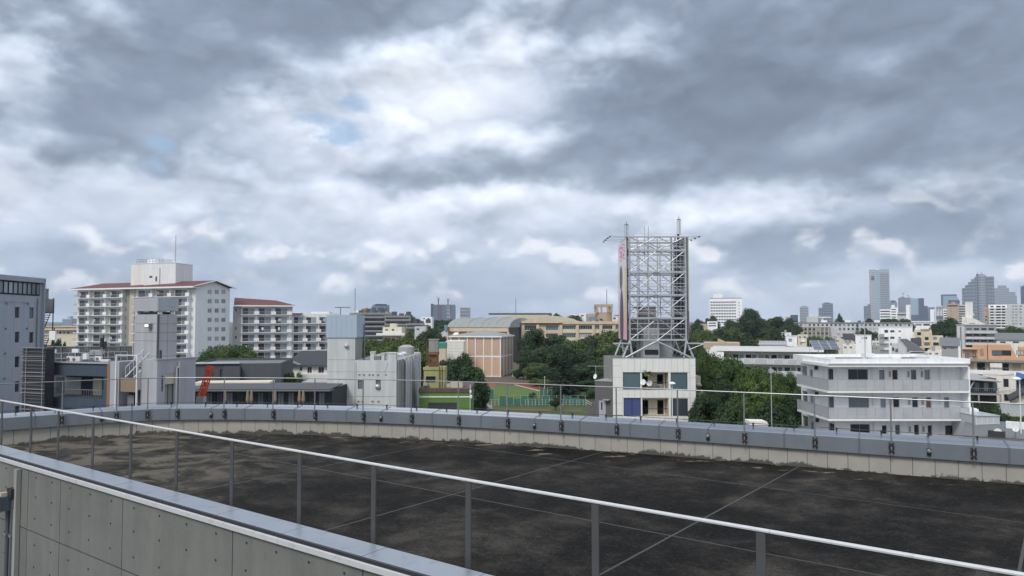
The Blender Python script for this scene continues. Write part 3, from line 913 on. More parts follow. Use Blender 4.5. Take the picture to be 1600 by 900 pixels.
MB().tube((0, 0, 0), (0, 0, p.z - 12.5 + .6), .07, 6).build('pole', 'dark_metal', o)
MB().box(-.35, -.12, -.1, .1, p.z - 13.2, p.z - 12.2).box(.12, .3, -.1, .1, p.z - 13.4, p.z - 12.6).build('aerials', 'dark_metal', o)
# roof fence behind
fr = Bd('roof_fence', 'weathered slatted fence along the back of the navy roof', 'fence', 74, 80, 210, 82, .2, zb=at(140, 560, 81).z)
hf = fr.z(140, 541)
nb = int(fr.W / .16); pl = MB().box(0, .14, 0, .03, .05, hf - .05).mesh('board', 'dark_grey_wall')
for k in range(nb): inst('board', pl, fr.root, (k * .16, 0, 0))
fr.part('top_rail', 'plastic_grey', MB().box(0, fr.W, -.05, .08, hf - .048, hf + .02))
for k in range(7): fr.part('post', 'grey_metal', MB().box(k * fr.W / 6 - .04, k * fr.W / 6 + .04, -.12, -.052, -.8, hf))
rl = Bd('roof_railing', 'pale pipe railing around the navy roof', 'railing', 76, 70, 200, 74, .2, zb=at(140, 567, 71).z - .1)
for zz in (.55, 1.05): rl.part('rail', 'galvanised', MB().tube((0, 0, zz), (rl.W, 0, zz), .03, 6))
for k in range(13): rl.part('post', 'galvanised', MB().tube((rl.W * k / 12, 0, 0), (rl.W * k / 12, 0, 1.05), .03, 6))
# the low dark wing the fence stands on
w = Bd('dark_wing', 'dark flat-roofed wing behind the navy building', 'building', 60, 78, 212, 82, 5)
w.shell(w.z(140, 560), 'dark_grey_wall', roof='grey_roof', parapet=.1)

# ================================================================ grey panelled stair tower
b = Bd('stair_tower', 'grey panelled stair tower with a wrap-around box on top and a lit wall lamp', 'building', 210.5, 62.9, 247, 60.4, 4.2)
zt1, zb1, zt2 = b.z(228, 466), b.z(228, 486), b.z(228, 491)
Wt, Dt = b.W, 1.6
zlow = b.z(228, 575)
b.part('core', 'dark_grey_wall', MB().box(.05, Wt - .05, .05, Dt - .05, zlow, zt2 - .02))
ys = [491, 506, 519.5, 532.5, 556, 575]
for a_, c_ in zip(ys, ys[1:]):
    z1, z0 = b.z(228, a_), b.z(228, c_)
    for k in range(2):
        b.part('panel', 'lilac_grey_panel', MB().box(Wt * k / 2 + .012, Wt * (k + 1) / 2 - .012, -.012, .05, z0 + .012, z1 - .012))
        b.part('panel', 'grey_wall', MB().box(Wt - .05, Wt + .012, Dt * k / 2 + .012, Dt * (k + 1) / 2 - .012, z0 + .012, z1 - .012))
b.part('corner_strip', 'dark_grey_wall', MB().box(Wt - .11, Wt + .03, -.03, .1, zlow, zt2))
b.part('box_crown', 'lilac_grey_panel', MB().box(-.06, Wt + .06, -.06, Dt + .06, zb1, zt1))
zz = zb1 + .28
while zz < zt1 - .1:
    b.part('crown_joint', 'grey_wall', MB().box(-.068, Wt + .068, -.068, Dt + .068, zz, zz + .018)); zz += .27
b.part('crown_side', 'blue_grey_wall', MB().box(Wt + .066, Wt + .08, -.06, Dt + .06, zb1 + .01, zt1 - .01))
for qx in (.1, Wt - .3):
    for qy in (.1, Dt - .5): b.part('support', 'white_metal', MB().box(qx, qx + .2, qy, qy + .3, zt2 - .02, zb1))
b.part('duct', 'dark_metal', MB().box(.5, Wt - .5, .3, Dt - .3, zt2 - .02, zb1 - .08))
lm = MB().sweep_x(((0, -.16), (-.30, -.16), (-.34, .02), (-.28, .16), (0, .2)), -.32, .32)
o = inst('wall_lamp', lm.mesh('wall_lamp', 'grey_metal'), None, b.root.matrix_basis @ Vector((b.u(236), -.02, b.z(236, 509))), b.rz)
o.location = Matrix.Translation(b.root.location) @ Matrix.Rotation(b.rz, 4, 'Z') @ Vector((b.u(236), -.02, b.z(236, 509)))
tag(o, 'small lit floodlight on the panelled face of the stair tower', 'lamp')
lens = bpy.data.materials.new('lamp_glow'); lens.use_nodes = True
pp = lens.node_tree.nodes['Principled BSDF']; pp.inputs['Emission Color'].default_value = (1, .86, .5, 1); pp.inputs['Emission Strength'].default_value = 1.1
MATS['lamp_glow'] = lens
MB().box(-.26, .26, -.36, -.335, -.08, .10).build('lens', 'lamp_glow', o)

# lower concrete block joined to the tower
b2 = Bd('concrete_annex', 'grey concrete annex with a rusty door below the panelled stair tower', 'building', 247, 58.2, 307, 61.5, 1.1)
zt = b2.z(280, 561)
slot = b2.rect(242 + 6, 587, 246 + 6, 612)
door = b2.rect(258, 584, 274, 632); door = (door[0], b2.z(266, 640), door[2], door[3])
b2.shell(zt, 'lilac_grey_panel', front=[(*door, 'weathered_concrete', 'dark_metal', -1, 2), (*b2.rect(252.5, 587, 255.5, 612), 'glass', 'dark_metal', -1, 1)], left=(), depth=.3)
b2.part('door_head', 'tan_stone', MB().box(door[0], door[2], .06, .1, b2.z(266, 600), door[3]))
b2.part('parapet_cap', 'grey_wall', MB().box(-.05, b2.W + .05, -.06, .2, zt + .003, zt + .1))
b2.part('drain_pipe', 'galvanised', MB().tube((b2.u(276), -.12, b2.z(276, 640)), (b2.u(276), -.12, b2.z(276, 574)), .08, 8).tube((b2.u(276), -.12, b2.z(276, 574)), (b2.u(281), -.12, b2.z(281, 573)), .08, 8))
b2.part('buttress', 'grey_wall', MB().box(b2.u(279), b2.u(284), -.25, -.004, 0, zt - .2))
b2.part('hood', 'galvanised', MB().sweep_x(((0, 0), (-.35, -.02), (-.35, -.08), (0, -.1)), b2.u(287), b2.u(294)))
b2.root.children[-1].location.z = b2.z(290, 570)

# left lower block with outside stair and a white portal frame
b3 = Bd('stair_block', 'concrete block with an outside steel stair and tan canvas between white posts', 'building', 174, 61.5, 246, 59.5, 3.0)
zt = b3.z(215, 566)
b3.part('wall', 'lilac_grey_panel', MB().box(0, b3.u(188), 0, 3, 0, b3.z(180, 565)).box(b3.u(222), b3.W, .0, 3, 0, b3.z(235, 562)).box(b3.u(188) + .004, b3.u(222) - .004, 1.6, 3, 0, zt))
for x in (189.5, 222): b3.part('portal_post', 'white_metal', MB().box(b3.u(x) - .06, b3.u(x) + .06, -.42, -.30, 0, b3.z(x, 554)))
b3.part('portal_beam', 'white_metal', MB().box(b3.u(189.5), b3.u(222), -.41, -.31, b3.z(205, 555.4), b3.z(205, 554)))
b3.part('canvas', 'drape', MB().box(b3.u(194), b3.u(220), -.2, -.15, b3.z(205, 612), b3.z(205, 590)))
fl = MB(); n = 11; uA, uB = b3.u(197), b3.u(208); zA, zB = b3.z(200, 590), b3.z(208, 557)
for i in range(n):
    t = i / n; x = uA + (uB - uA) * t; z = zA + (zB - zA) * t
    o = MB().box(x, x + .85, .1 + i * .12, .1 + i * .12 + .14, z, z + .05).build('tread', 'dark_metal', b3.root)
for dx in (-.05, .9):
    b3.part('stringer', 'white_metal', MB().tube((uA + dx, .1, zA), (uB + dx, 1.5, zB), .06, 6).tube((uA + dx, .1, zA + .8), (uB + dx, 1.5, zB + .8), .03, 6))
    for i in range(0, n, 2):
        t = i / n; b3.part('baluster', 'white_metal', MB().tube((uA + dx + (uB - uA) * t, .1 + 1.4 * t, zA + (zB - zA) * t), (uA + dx + (uB - uA) * t, .1 + 1.4 * t, zA + (zB - zA) * t + .8), .02, 5))
b3.part('undercroft', 'charcoal_wall', MB().box(b3.u(196), b3.u(221), .5, 1.59, 0, b3.z(205, 612)))
b3.part('gate_grille', 'grey_metal', MB().box(b3.u(197), b3.u(207), .3, .34, 0, b3.z(205, 618)))

# ================================================================ orange ladder boom
p0, p1 = at(310.5, 633, 66), at(329, 573, 66)
o = empty('ladder_boom', p0); tag(o, 'orange-red lattice ladder boom leaning beside the concrete annex', 'ladder')
d_ = p1 - p0; L = d_.length; ux = Vector((d_.z, 0, -d_.x)).normalized(); w2 = .20
for sgn in (-1, 1):
    for yy in (-.22, .22):
        MB().tube(Vector((0, yy, 0)) + ux * (w2 * sgn), d_ + Vector((0, yy, 0)) + ux * (w2 * sgn), .07, 6).build('rail', 'red_paint', o)
for k in range(13):
    t = k / 12; c = d_ * t
    MB().tube(c + ux * -w2 + Vector((0, -.22, 0)), c + ux * w2 + Vector((0, -.22, 0)), .05, 5).tube(c + ux * -w2 + Vector((0, .22, 0)), c + ux * w2 + Vector((0, .22, 0)), .05, 5).build('rung', 'red_paint', o)
MB().box(-.12, .55, -.3, .3, .1, .75).build('foot_block', 'plastic_grey', o)
for k in range(6):
    c = d_ * ((k + .5) / 6.5); MB().quad(c - ux * .1 - d_ * .03 + Vector((0, .1, 0)), c + ux * .1 - d_ * .03 + Vector((0, .1, 0)), c + ux * .1 + d_ * .03 + Vector((0, .1, 0)), c - ux * .1 + d_ * .03 + Vector((0, .1, 0))).build('web_plate', 'red_paint', o)

# ================================================================ long low row of dark glazed doors
b = Bd('terrace_row', 'long low dark terrace with a row of glazed doors and folded tan parasols', 'building', 300, 78, 520, 78, 9)
zt, zr, zb_ = b.z(400, 609), b.z(400, 604), b.z(400, 634)
holes = []
n = 13; xs = [303 + (511 - 303) * k / n for k in range(n)]
for k, x in enumerate(xs):
    holes.append((*b.rect(x + 2.5, 613, x + 12.5, 633), 'glass_blue' if k % 3 else 'glass_pale', 'dark_metal'))
b.shell(zt, 'charcoal_wall', front=holes, roof='grey_roof', parapet=.02)
b.part('eave', 'grey_roof', MB().box(-.1, b.W + .1, -1.2, .4, zt - .05, zt + .1))
b.part('roof_slope', 'dark_grey_wall', MB().sweep_x(((-1.2, zt + .101), (4.5, zt + .18), (4.5, zt + .3), (-1.2, zt + .2)), -.1, b.W + .1))
b.part('terrace_floor', 'weathered_concrete', MB().box(0, b.W, -3, -.004, 0, zb_ - .6))
b.part('terrace_rail', 'dark_metal', MB().box(0, b.W, -3, -2.95, zb_ + .3, zb_ + .36))
for k in range(31): b.part('rail_post', 'dark_metal', MB().box(b.W * k / 30 - .02, b.W * k / 30 + .02, -3, -2.95, zb_ - .6, zb_ + .3))
for i, x in enumerate((312, 352, 387, 393, 430, 468, 474)):
    p = at(x, 611, 76); q = at(x, 634, 76)
    o = empty('parasol', (p.x, p.y, q.z)); tag(o, 'folded tan parasol before the dark glazed doors, %s from the left' % ORD[i], 'parasol', 'folded parasols on the terrace')
    MB().lathe((0, 0, 0), ((.10, .35), (.19, .55), (.15, 1.1), (.10, p.z - q.z - .05), (.02, p.z - q.z + .1)), 8).build('canopy', 'drape', o)
    MB().tube((0, 0, -.5), (0, 0, .5), .03, 6).build('pole', 'grey_metal', o)
# pale long roof edge
b = Bd('pale_canopy', 'long pale flat canopy edge above the dark terrace', 'canopy', 304, 83, 423, 84, 3, zb=0)
b.part('slab', 'cream_wall', MB().box(0, b.W, 0, 3, b.z(360, 602), b.z(360, 597.5)))
for k in range(8): b.part('column', 'dark_metal', MB().box(b.W * k / 7.2 + .1, b.W * k / 7.2 + .25, .5, .65, 0, b.z(360, 602)))
# dark long building behind with hedge, and grey gabled house
b = Bd('dark_hall', 'long dark grey flat-roofed hall below the round tree', 'building', 300, 98, 440, 100, 14)
zt = b.z(370, 568)
b.shell(zt, 'dark_grey_wall', front=[(*b.rect(322 + 22 * k, 577, 334 + 22 * k, 590), 'glass_blue', 'dark_metal') for k in range(3)], roof='grey_roof', parapet=.3)
b.part('roof_edge', 'light_grey_wall', MB().box(-.2, b.u(376), -.3, .2, zt + .003, zt + .22))
b.part('bay', 'dark_grey_wall', MB().box(b.u(352), b.u(378), -1.0, -.004, 0, zt - .4))
b = Bd('gabled_house', 'white house with a dark pitched roof right of the dark hall', 'house', 430, 118, 520, 116, 12)
zr, ze = b.z(455, 562.5), b.z(455, 571)
b.shell(ze, 'warm_white_wall', front=[(*b.rect(480, 573, 487, 583), 'glass', 'white_metal'), (*b.rect(497, 573, 506, 583), 'glass', 'white_metal'), (*b.rect(468, 573, 472, 580), 'glass', 'white_metal')], parapet=.01)
b.part('gable_roof', 'dark_roof', MB().quad((b.u(450), -.8, ze + .1), (b.W + 1, -.8, ze + .1), (b.W + 1, 6, zr + 1.2), (b.u(442), 6, zr + 1.2)).quad((b.u(442), 6, zr + 1.2), (b.W + 1, 6, zr + 1.2), (b.W + 1, 12.8, ze + .1), (b.u(436), 12.8, ze + .1)))
b.part('gable_wall', 'warm_white_wall', MB().quad((b.u(430), -.02, ze), (b.u(474), -.02, ze), (b.u(446), -.02, zr + .35)))
b.part('barge_board', 'plastic_grey', MB().tube((b.u(429), -.4, ze - .05), (b.u(446), -.4, zr + .4), .14, 4).tube((b.u(446), -.4, zr + .4), (b.u(476), -.4, ze - .05), .14, 4))
b.part('balcony', 'white_metal', MB().box(b.u(472), b.W, -1.4, -1.34, b.z(490, 591), b.z(490, 584)).box(b.u(472), b.W, -1.4, -.004, b.z(490, 592.5), b.z(490, 591.2)))
b = Bd('garden_pavilion', 'pale low tent-like roof near the concrete utility building', 'roof', 472, 96, 512, 95, 6)
zt, ze = b.z(492, 588), b.z(492, 599)
b.part('roof', 'plastic_grey', MB().prism([(0, 0), (b.W, 0), (b.W, 6), (0, 6)], ze, ze + .1).quad((0, 0, ze + .1), (b.W, 0, ze + .1), (b.W * .7, 3, zt), (b.W * .3, 3, zt)).quad((0, 6, ze + .1), (0, 0, ze + .1), (b.W * .3, 3, zt)).quad((b.W, 0, ze + .1), (b.W, 6, ze + .1), (b.W * .7, 3, zt)))
for x in (.1, b.W - .2): b.part('post', 'grey_metal', MB().box(x, x + .1, .1, .2, 0, ze))
b = Bd('wooden_fence', 'brown wooden fence in front of the gabled house', 'fence', 430, 105, 480, 104, .1)
h0, h1 = b.z(455, 603), b.z(455, 595); bw = b.W / 26
pl = MB().box(0, bw * .85, 0, .04, h0 - .6, h1).mesh('board', 'brown_wall')
for k in range(26): inst('board', pl, b.root, (k * bw, 0, 0))

# ================================================================ red-roofed apartment slabs
def balcony_block(b, floors, z_first, fh, bays, mat_wall, back=1.3, bayw=None, rails='white_metal'):
    """Balconies in rows; floors = list of floor indices; bays = list of (u0, u1)."""
    rows = {}
    for (u0, u1) in bays:
        w = round(u1 - u0, 2)
        key = ('balc', w, id(b))
        if key not in CACHE:
            sl = MB().box(0, w, -back, -.002, 0, .16).mesh('balcony', 'slab_white')
            rl = MB().box(.0, w, -back + .02, -back + .07, 1.02, 1.10)
            nbar = max(6, int(w / .28))
            for i in range(nbar): rl.box(w * i / nbar + .02, w * i / nbar + .06, -back + .03, -back + .06, .16, 1.02)
            rm = rl.mesh('railing', 'plastic_grey')
            dv = MB().box(-.75, .75, -back - .06, -back + .06, .1, 1.18).mesh('divider', 'slab_white')
            fin = MB().box(-.06, .06, -back + .1, -.01, .16, fh - .004).mesh('partition', 'gable_white')
            CACHE[key] = (sl, rm, dv, fin)
        sl, rm, dv, fin = CACHE[key]
        for fl in floors:
            z = z_first + fl * fh
            o = inst('balcony', sl, b.root, (u0, 0, z))
            inst('railing', rm, o); inst('divider', dv, o, (w, 0, 0)); inst('partition', fin, o, (w, 0, 0))
            dr = ('pane_dark', round(w, 2))
            if dr not in CACHE:
                CACHE[dr] = MB().box(w * .12, w * .48, -.03, -.004, .2, 2.15).mesh('sliding_door', 'glass'), MB().box(w * .50, w * .86, -.035, -.004, .2, 2.15).mesh('sliding_door', 'glass_pale')
            inst('sliding_door', CACHE[dr][0], o); inst('sliding_door', CACHE[dr][1], o)
            if random.random() < .3:
                lw = MB().box(w * .3, w * .3 + random.uniform(.5, 1.1), -back + .25, -back + .3, .7, 1.7).build('laundry', random.choice(['plastic_white', 'frosted_panel', 'pale_blue_panel', 'drape']), o)

b = Bd('apartment_block', 'long white apartment block with a red roof and a tall white rooftop tower', 'building', 120, 236, 305, 216, 13.4)
ze = 26.6; zr = 28.9; fh = (b.z(120, 467.5) - b.z(120, 534.5)) / 5
zf = b.z(120, 466.8)
gab = []
for r_ in range(8):
    for xx0, xx1 in ((324.5, 331), (335.5, 342), (346, 352.5)):
        y0 = 390 + (332 + 77.3 * r_) / 5.29; h = b.srect(xx0, y0, xx1, y0 + 6.8, b.W)
        if h[1] > 1: gab.append((*h, 'glass_pale', 'white_metal'))
b.shell(ze, 'gable_white', right=gab, parapet=.01)
D = b.D
# pitched red roof with white fascia
b.part('roof_tiles', 'red_roof', MB().quad((-1.2, -2.0, ze + .25), (b.W + 1.2, -2.0, ze + .25), (b.W + 1.2, D / 2, zr), (3, D / 2, zr)).quad((b.W + 1.2, D + 1.4, ze + .25), (-1.2, D + 1.4, ze + .25), (3, D / 2, zr), (b.W + 1.2, D / 2, zr)).quad((-1.2, D + 1.4, ze + .25), (-1.2, -2.0, ze + .25), (3, D / 2, zr)))
b.part('fascia', 'slab_white', MB().box(-1.25, b.W + 1.25, -2.05, -1.9, ze - .2, ze + .24).box(-1.2, b.W + 1.2, -1.9, .5, ze - .2, ze - .05))
b.part('gable_top', 'gable_white', MB().quad((b.W, 0, ze - .01), (b.W, D, ze - .01), (b.W, D / 2, zr - .25)))
b.part('barge', 'slab_white', MB().tube((b.W + 1.1, -2.0, ze + .1), (b.W + 1.1, D / 2, zr - .1), .2, 4).tube((b.W + 1.1, D / 2, zr - .1), (b.W + 1.1, D + 1.4, ze + .1), .2, 4))
uA = [b.u(x) for x in (121, 143.5, 169.5, 195)]
uB = [b.u(x) for x in (212, 241, 270, 298)]
bays = list(zip(uA, uA[1:])) + list(zip(uB, uB[1:]))
balcony_block(b, range(0, -9, -1), zf, fh, bays, 'gable_white', back=1.5)
b.part('stair_recess', 'tan_stone', MB().box(b.u(204), b.u(211), -.5, -.004, 0, ze - .2))
b.part('stair_recess', 'weathered_concrete', MB().box(b.u(196), b.u(203.5), -.12, -.004, 0, ze - .2))
# rooftop tower
pt = Bd('rooftop_tower', 'tall white plant tower with a railing on the red-roofed apartment block', 'tower', 223, 226, 273, 224, 9.5, zb=25.0)
zt = pt.z(248, 411.5)
pt.root.rotation_euler = (0, 0, pt.rz)
lw_ = 6.5
pt.part('wall', 'gable_white', MB().box(0, pt.W, 0, 8.5, 0, zt))
pt.part('side_bay', 'warm_white_wall', MB().box(pt.u(203, 1.5), -.005, 1.5, 8.4, 0, zt - .2))
pt.part('parapet', 'slab_white', MB().box(-.1, pt.W + .1, -.1, 8.6, zt + .002, zt + .12))
for x0, y0, x1, y1 in ((233.5, 431, 238, 434), (243, 432, 245.5, 439.5)): 
    h = pt.rect(x0, y0, x1, y1); pt.part('vent', 'dark_grey_wall', MB().box(h[0], h[2], -.05, -.004, h[1], h[3]))
pt.part('down_pipe', 'weathered_concrete', MB().tube((pt.u(248.5), -.08, 0), (pt.u(248.5), -.08, zt - 1.5), .09, 6))
rt = pt.z(235, 404.5); r1, r2 = pt.u(215, 2), pt.u(255, 2)
rl = MB()
for zz in (zt + .8, rt): rl.tube((r1, 1, zz), (r2, 1, zz), .07, 5).tube((r1, 6, zz), (r2, 6, zz), .07, 5).tube((r1, 1, zz), (r1, 6, zz), .07, 5).tube((r2, 1, zz), (r2, 6, zz), .07, 5)
pt.part('railing', 'plastic_grey', rl)
for k in range(9):
    x = r1 + (r2 - r1) * k / 8; pt.part('railing_post', 'plastic_grey', MB().tube((x, 1, zt + .1), (x, 1, rt), .07, 5))
pt.part('drum', 'white_wall', MB().lathe(((r1 + r2) / 2 - 1, 4, zt + .1), ((1.6, 0), (1.6, 1.3), (.3, 1.6)), 16))
pt.part('mast', 'grey_metal', MB().tube((pt.u(269), 1, zt - 2), (pt.u(269), 1, pt.z(269, 367)), .08, 5))

b = Bd('apartment_wing', 'lower white apartment wing with a red roof, right of the tall red-roofed block', 'building', 377, 231, 457, 236, 12)
ze = b.z(400, 478.5); zr = b.z(405, 471)
fh = (b.z(420, 492.5) - b.z(420, 561.5)) / 5
b.shell(ze, 'gable_white', parapet=.01)
cu = b.u(364)
cw = [(*b.rect(367, 482 + 14.3 * k, 370, 486.5 + 14.3 * k), 'glass', 'grey_metal') for k in range(6)]
b.shell(ze - .1, 'plastic_grey', front=cw, W=-cu - .01, D=6, x0=cu, y0=.05, parapet=.01, name='stair_core')
b.part('roof_tiles', 'red_roof', MB().quad((-2.2, -2, ze + .3), (b.W + 1, -2, ze + .3), (b.W - 5, 6, zr + .5), (-2.2, 6, zr + 1.3)).quad((-2.2, -2, ze + .3), (-2.2, 6, zr + 1.3), (-2.2, 13, ze + .3)).quad((b.W + 1, 13, ze + .3), (-2.2, 13, ze + .3), (-2.2, 6, zr + 1.3), (b.W - 5, 6, zr + .5)).quad((b.W + 1, -2, ze + .3), (b.W + 1, 13, ze + .3), (b.W - 5, 6, zr + .5)))
b.part('fascia', 'slab_white', MB().box(-2.3, b.W + 1.1, -2.05, -1.9, ze - .1, ze + .29).box(-2.2, b.W + 1, -1.9, .2, ze - .1, ze))
uA = [b.u(x) for x in (376, 401, 427, 452)]
balcony_block(b, range(0, -7, -1), b.z(420, 492.3), fh, list(zip(uA, uA[1:])), 'gable_white', back=1.4)
b = Bd('apartment_extension', 'flat-roofed white apartment extension stepping down from the red-roofed wing', 'building', 457, 237, 530, 243, 12)
ze = b.z(480, 491)
b.shell(ze, 'gable_white', parapet=.2)
uA = [b.u(x) for x in (457, 476, 497, 520)]
fh = (b.z(480, 506) - b.z(480, 561.5)) / 4
balcony_block(b, range(0, -6, -1), b.z(480, 506), fh, list(zip(uA, uA[1:])), 'gable_white', back=1.4)
b.part('red_strip', 'red_roof', MB().box(0, b.u(472), -1.5, .5, ze + .003, ze + .3))
b = Bd('striped_block', 'distant white block with dark window bands above the apartment extension', 'building', 470, 330, 516, 330, 15)
zt = b.z(490, 490)
b.shell(zt, 'warm_white_wall', roof='grey_roof', front=[], parapet=.3)
for k in range(3):
    b.part('window_band', 'glass', MB().box(b.u(477), b.W - .2, -.05, -.004, b.z(490, 500 + 9 * k), b.z(490, 495.5 + 9 * k)))
b.part('roof_house', 'white_wall', MB().box(b.u(484), b.u(512), 2, 9, zt - .3, b.z(490, 487)))
# far beige hall left of the apartment block
b = Bd('beige_hall', 'beige concrete hall with a row of small windows left of the apartment block', 'building', 60, 262, 124, 262, 20)
zt = b.z(95, 510)
hs = [(*b.rect(80 + 6.2 * k, 518, 83.5 + 6.2 * k, 521.5), 'glass', 'grey_metal', -1, 1) for k in range(7)]
b.shell(zt, 'cream_wall', front=hs)
b.part('cornice', 'beige_wall', MB().box(-.5, b.W + .3, -1.2, -.004, zt - 1.3, zt - .7).box(-.5, b.W + .3, -.8, -.004, zt - .2, zt + .1))
b = Bd('glass_towers', 'small blue glass block far behind the beige hall', 'building', 97, 1500, 112, 1500, 20)
b.shell(b.z(104, 498), 'blue_grey_wall', roof='grey_roof')
b.part('lift_head', 'pale_blue_panel', MB().box(b.u(105), b.u(109), 2, 12, b.z(104, 498), b.z(107, 494)))
for k in range(3): b.part('window_band', 'glass_bright', MB().box(1, b.W - 1, -.5, -.02, b.z(104, 507 - 3 * k), b.z(104, 505.5 - 3 * k)))

# ================================================================ pale concrete utility building
b = Bd('utility_building', 'pale concrete utility building with a blue-clad tower and pipes down its side', 'building', 512, 85, 620, 85, 22)
zt = b.z(590, 563); zb1, zb0 = b.z(535, 492), b.z(535, 527.5)
uT = b.u(555)
w1_, w2_ = b.rect(559, 594, 566.5, 608), b.rect(587, 593.5, 595, 608.5)
b.shell(zt, 'pale_concrete', front=[(*w1_, 'glass_pale', 'grey_metal', -1, 1), (*w2_, 'glass_pale', 'grey_metal', -1, 1)], W=b.W - uT, x0=uT, D=22, roof='weathered_concrete', parapet=.4)
b.part('tower', 'pale_concrete', MB().box(0, uT - .004, -.004, 4.2, 0, zb0))
b.part('tower_cladding', 'pale_blue_panel', MB().box(-.12, uT + .2, -.12, 4.4, zb0, zb1))
for k in range(1, 6):
    x = -.12 + (uT + .32) * k / 6; b.part('cladding_seam', 'blue_grey_wall', MB().box(x - .012, x + .012, -.135, -.121, zb0 + .02, zb1 - .02))
b.part('corner_pipe', 'grey_metal', MB().tube((uT + .35, 3.6, zt - .5), (uT + .35, 3.6, b.z(562, 507)), .09, 8))
b.part('painted_side_shade', 'weathered_concrete', MB().box(uT + .002, uT + .03, .3, 4.0, zt - .3, zb0 - .05))  # dark sheet over the side face, its shade painted in as colour
for yy in (562, 581, 593, 619.5): b.part('pour_joint', 'weathered_concrete', MB().box(0, b.W if yy > 565 else uT, -.012, -.0045, b.z(560, yy) - .02, b.z(560, yy) + .02))
b.part('vertical_joint', 'weathered_concrete', MB().box(uT - .02, uT + .02, -.013, -.0046, .1, zt))
for x0, x1, y0 in ((579, 585, 551), (586.5, 594.5, 556), (596, 601, 553), (606, 619, 552.5)):
    u0, u1 = b.u(x0), b.u(x1); b.part('parapet_block', 'pale_concrete', MB().box(u0, u1, .02, 1.0, zt - .3, b.z((x0 + x1) / 2, y0)))
    b.part('block_cap', 'light_grey_wall', MB().box(u0 - .05, u1 + .05, -.03, 1.05, b.z((x0 + x1) / 2, y0) + .002, b.z((x0 + x1) / 2, y0) + .1))
b.part('louvre', 'grey_metal', MB().box(b.u(587), b.u(594), -.02, .015, zt + .1, b.z(590, 557)))
for x, y, r in ((542, 540.5, .26), (591, 604, .30)):
    b.part('hood_vent', 'galvanised', MB().lathe((b.u(x), 0, b.z(x, y)), ((r, 0), (r, .1), (r * .8, .25), (r * .3, .34)), 14, (0, -1, 0)))
for x in (562, 569, 577.5, 583, 591, 603):
    b.part('vent_cap', 'galvanised', MB().lathe((b.u(x), 0, b.z(x, 584.5)), ((.11, 0), (.11, .12), (.04, .18)), 8, (0, -1, 0)))
for x in (561, 567, 583, 592): b.part('vent_cap', 'galvanised', MB().lathe((b.u(x), 0, b.z(x, 626)), ((.11, 0), (.11, .12), (.04, .18)), 8, (0, -1, 0)))
b.part('conduit', 'light_grey_wall', MB().tube((b.u(556.5), -.06, .5), (b.u(556.5), -.06, zt - .2), .05, 6).tube((b.u(602), -.05, b.z(602, 584)), (b.u(606), -.05, b.z(606, 566)), .03, 5))
# ribbed side wall with pipes
for k in range(9):
    v0 = .3 + k * 2.4; b.part('side_rib', 'weathered_concrete' if k < 2 else 'light_grey_wall', MB().box(b.W + .003, b.W + .22, v0, v0 + (1.5 if k > 1 else 1.9), .1, zt - .05))
for k, v in enumerate((4.6, 6.6, 8.8, 11.4)):
    b.part('side_pipe', 'galvanised', MB().tube((b.W + .45, v, .2), (b.W + .45, v, zt - .2 + (k % 2) * .3), .22, 8))
b.part('side_tank', 'plastic_grey', MB().lathe((b.W - 1.3, 17, zt - .4), ((1.1, 0), (1.1, 1.3), (.5, 1.6)), 12))
for v in (6, 9): b.part('roof_cowl', 'stainless', MB().lathe((b.W - .5, v, zt - .4), ((.25, 0), (.25, .7), (.4, .75), (.3, 1.0)), 10))
b.part('side_rail', 'galvanised', MB().tube((b.W - .2, 12, zt + .5), (b.W - .2, 21.5, zt + .5), .03, 5).tube((b.W - .2, 12, zt), (b.W - .2, 12, zt + .5), .03, 5).tube((b.W - .2, 21.5, zt), (b.W - .2, 21.5, zt + .5), .03, 5))

mat('dark_timber_rim', (.10, .075, .06), streak=.2, var=.3)
# ================================================================ green building with rusty tank tower
b = Bd('green_building', 'bright green rendered building with a mossy penthouse below the utility building', 'building', 656, 93, 735, 93, 9)
zt, z1 = b.z(695, 607), b.z(695, 613)
hs = [(*b.rect(688, 633, 698, 645), 'glass_pale', 'white_metal'), (*b.rect(700, 633, 709, 645), 'glass_pale', 'white_metal')]
b.shell(z1, 'green_wall', front=hs, roof='weathered_concrete', parapet=.02)
b.part('roof_rim', 'dark_timber_rim', MB().box(-.1, b.W + .1, -.1, 9.1, z1 + .003, zt))
b.part('white_band', 'warm_white_wall', MB().box(0, b.W, -.05, -.004, b.z(695, 621), b.z(695, 619)))
b.part('painted_recess', 'dark_roof', MB().box(b.u(670), b.u(714), -.03, -.006, b.z(695, 640), b.z(695, 629)))  # flat dark sheet proud of the wall, a hollow's shade painted in
for x in (735.5, 736.5): b.part('corner_lamp', 'plastic_white', MB().lathe((b.u(x), -.1, b.z(x, 608 + (x - 735) * 8)), ((.05, -.25), (.14, -.1), (.14, .1), (.05, .25)), 8))
b.part('corner_pipe', 'white_metal', MB().tube((b.u(735), -.1, 1), (b.u(735), -.1, z1 + 1), .04, 6))
b.part('penthouse', 'moss_yellow_wall', MB().wall('y', 1.0, b.u(661), b.u(693.5), zt, b.z(677, 575), [b.rect(665.5, 588, 680.5, 598, 1.0)], .3).wall('x', b.u(693.5), 1.0, 5.0, zt, b.z(677, 575), (), .2, 1).wall('x', b.u(661), 1.0, 5.0, zt, b.z(677, 575), (), .2, -1).quad((b.u(661), 1, b.z(677, 575)), (b.u(693.5), 1, b.z(677, 575)), (b.u(693.5), 5, b.z(677, 575)), (b.u(661), 5, b.z(677, 575))))
h = b.rect(665.5, 588, 680.5, 598, 1.0); window(b.root, 'y', 1.0, *h, 'glass', 'dark_metal', depth=.3)
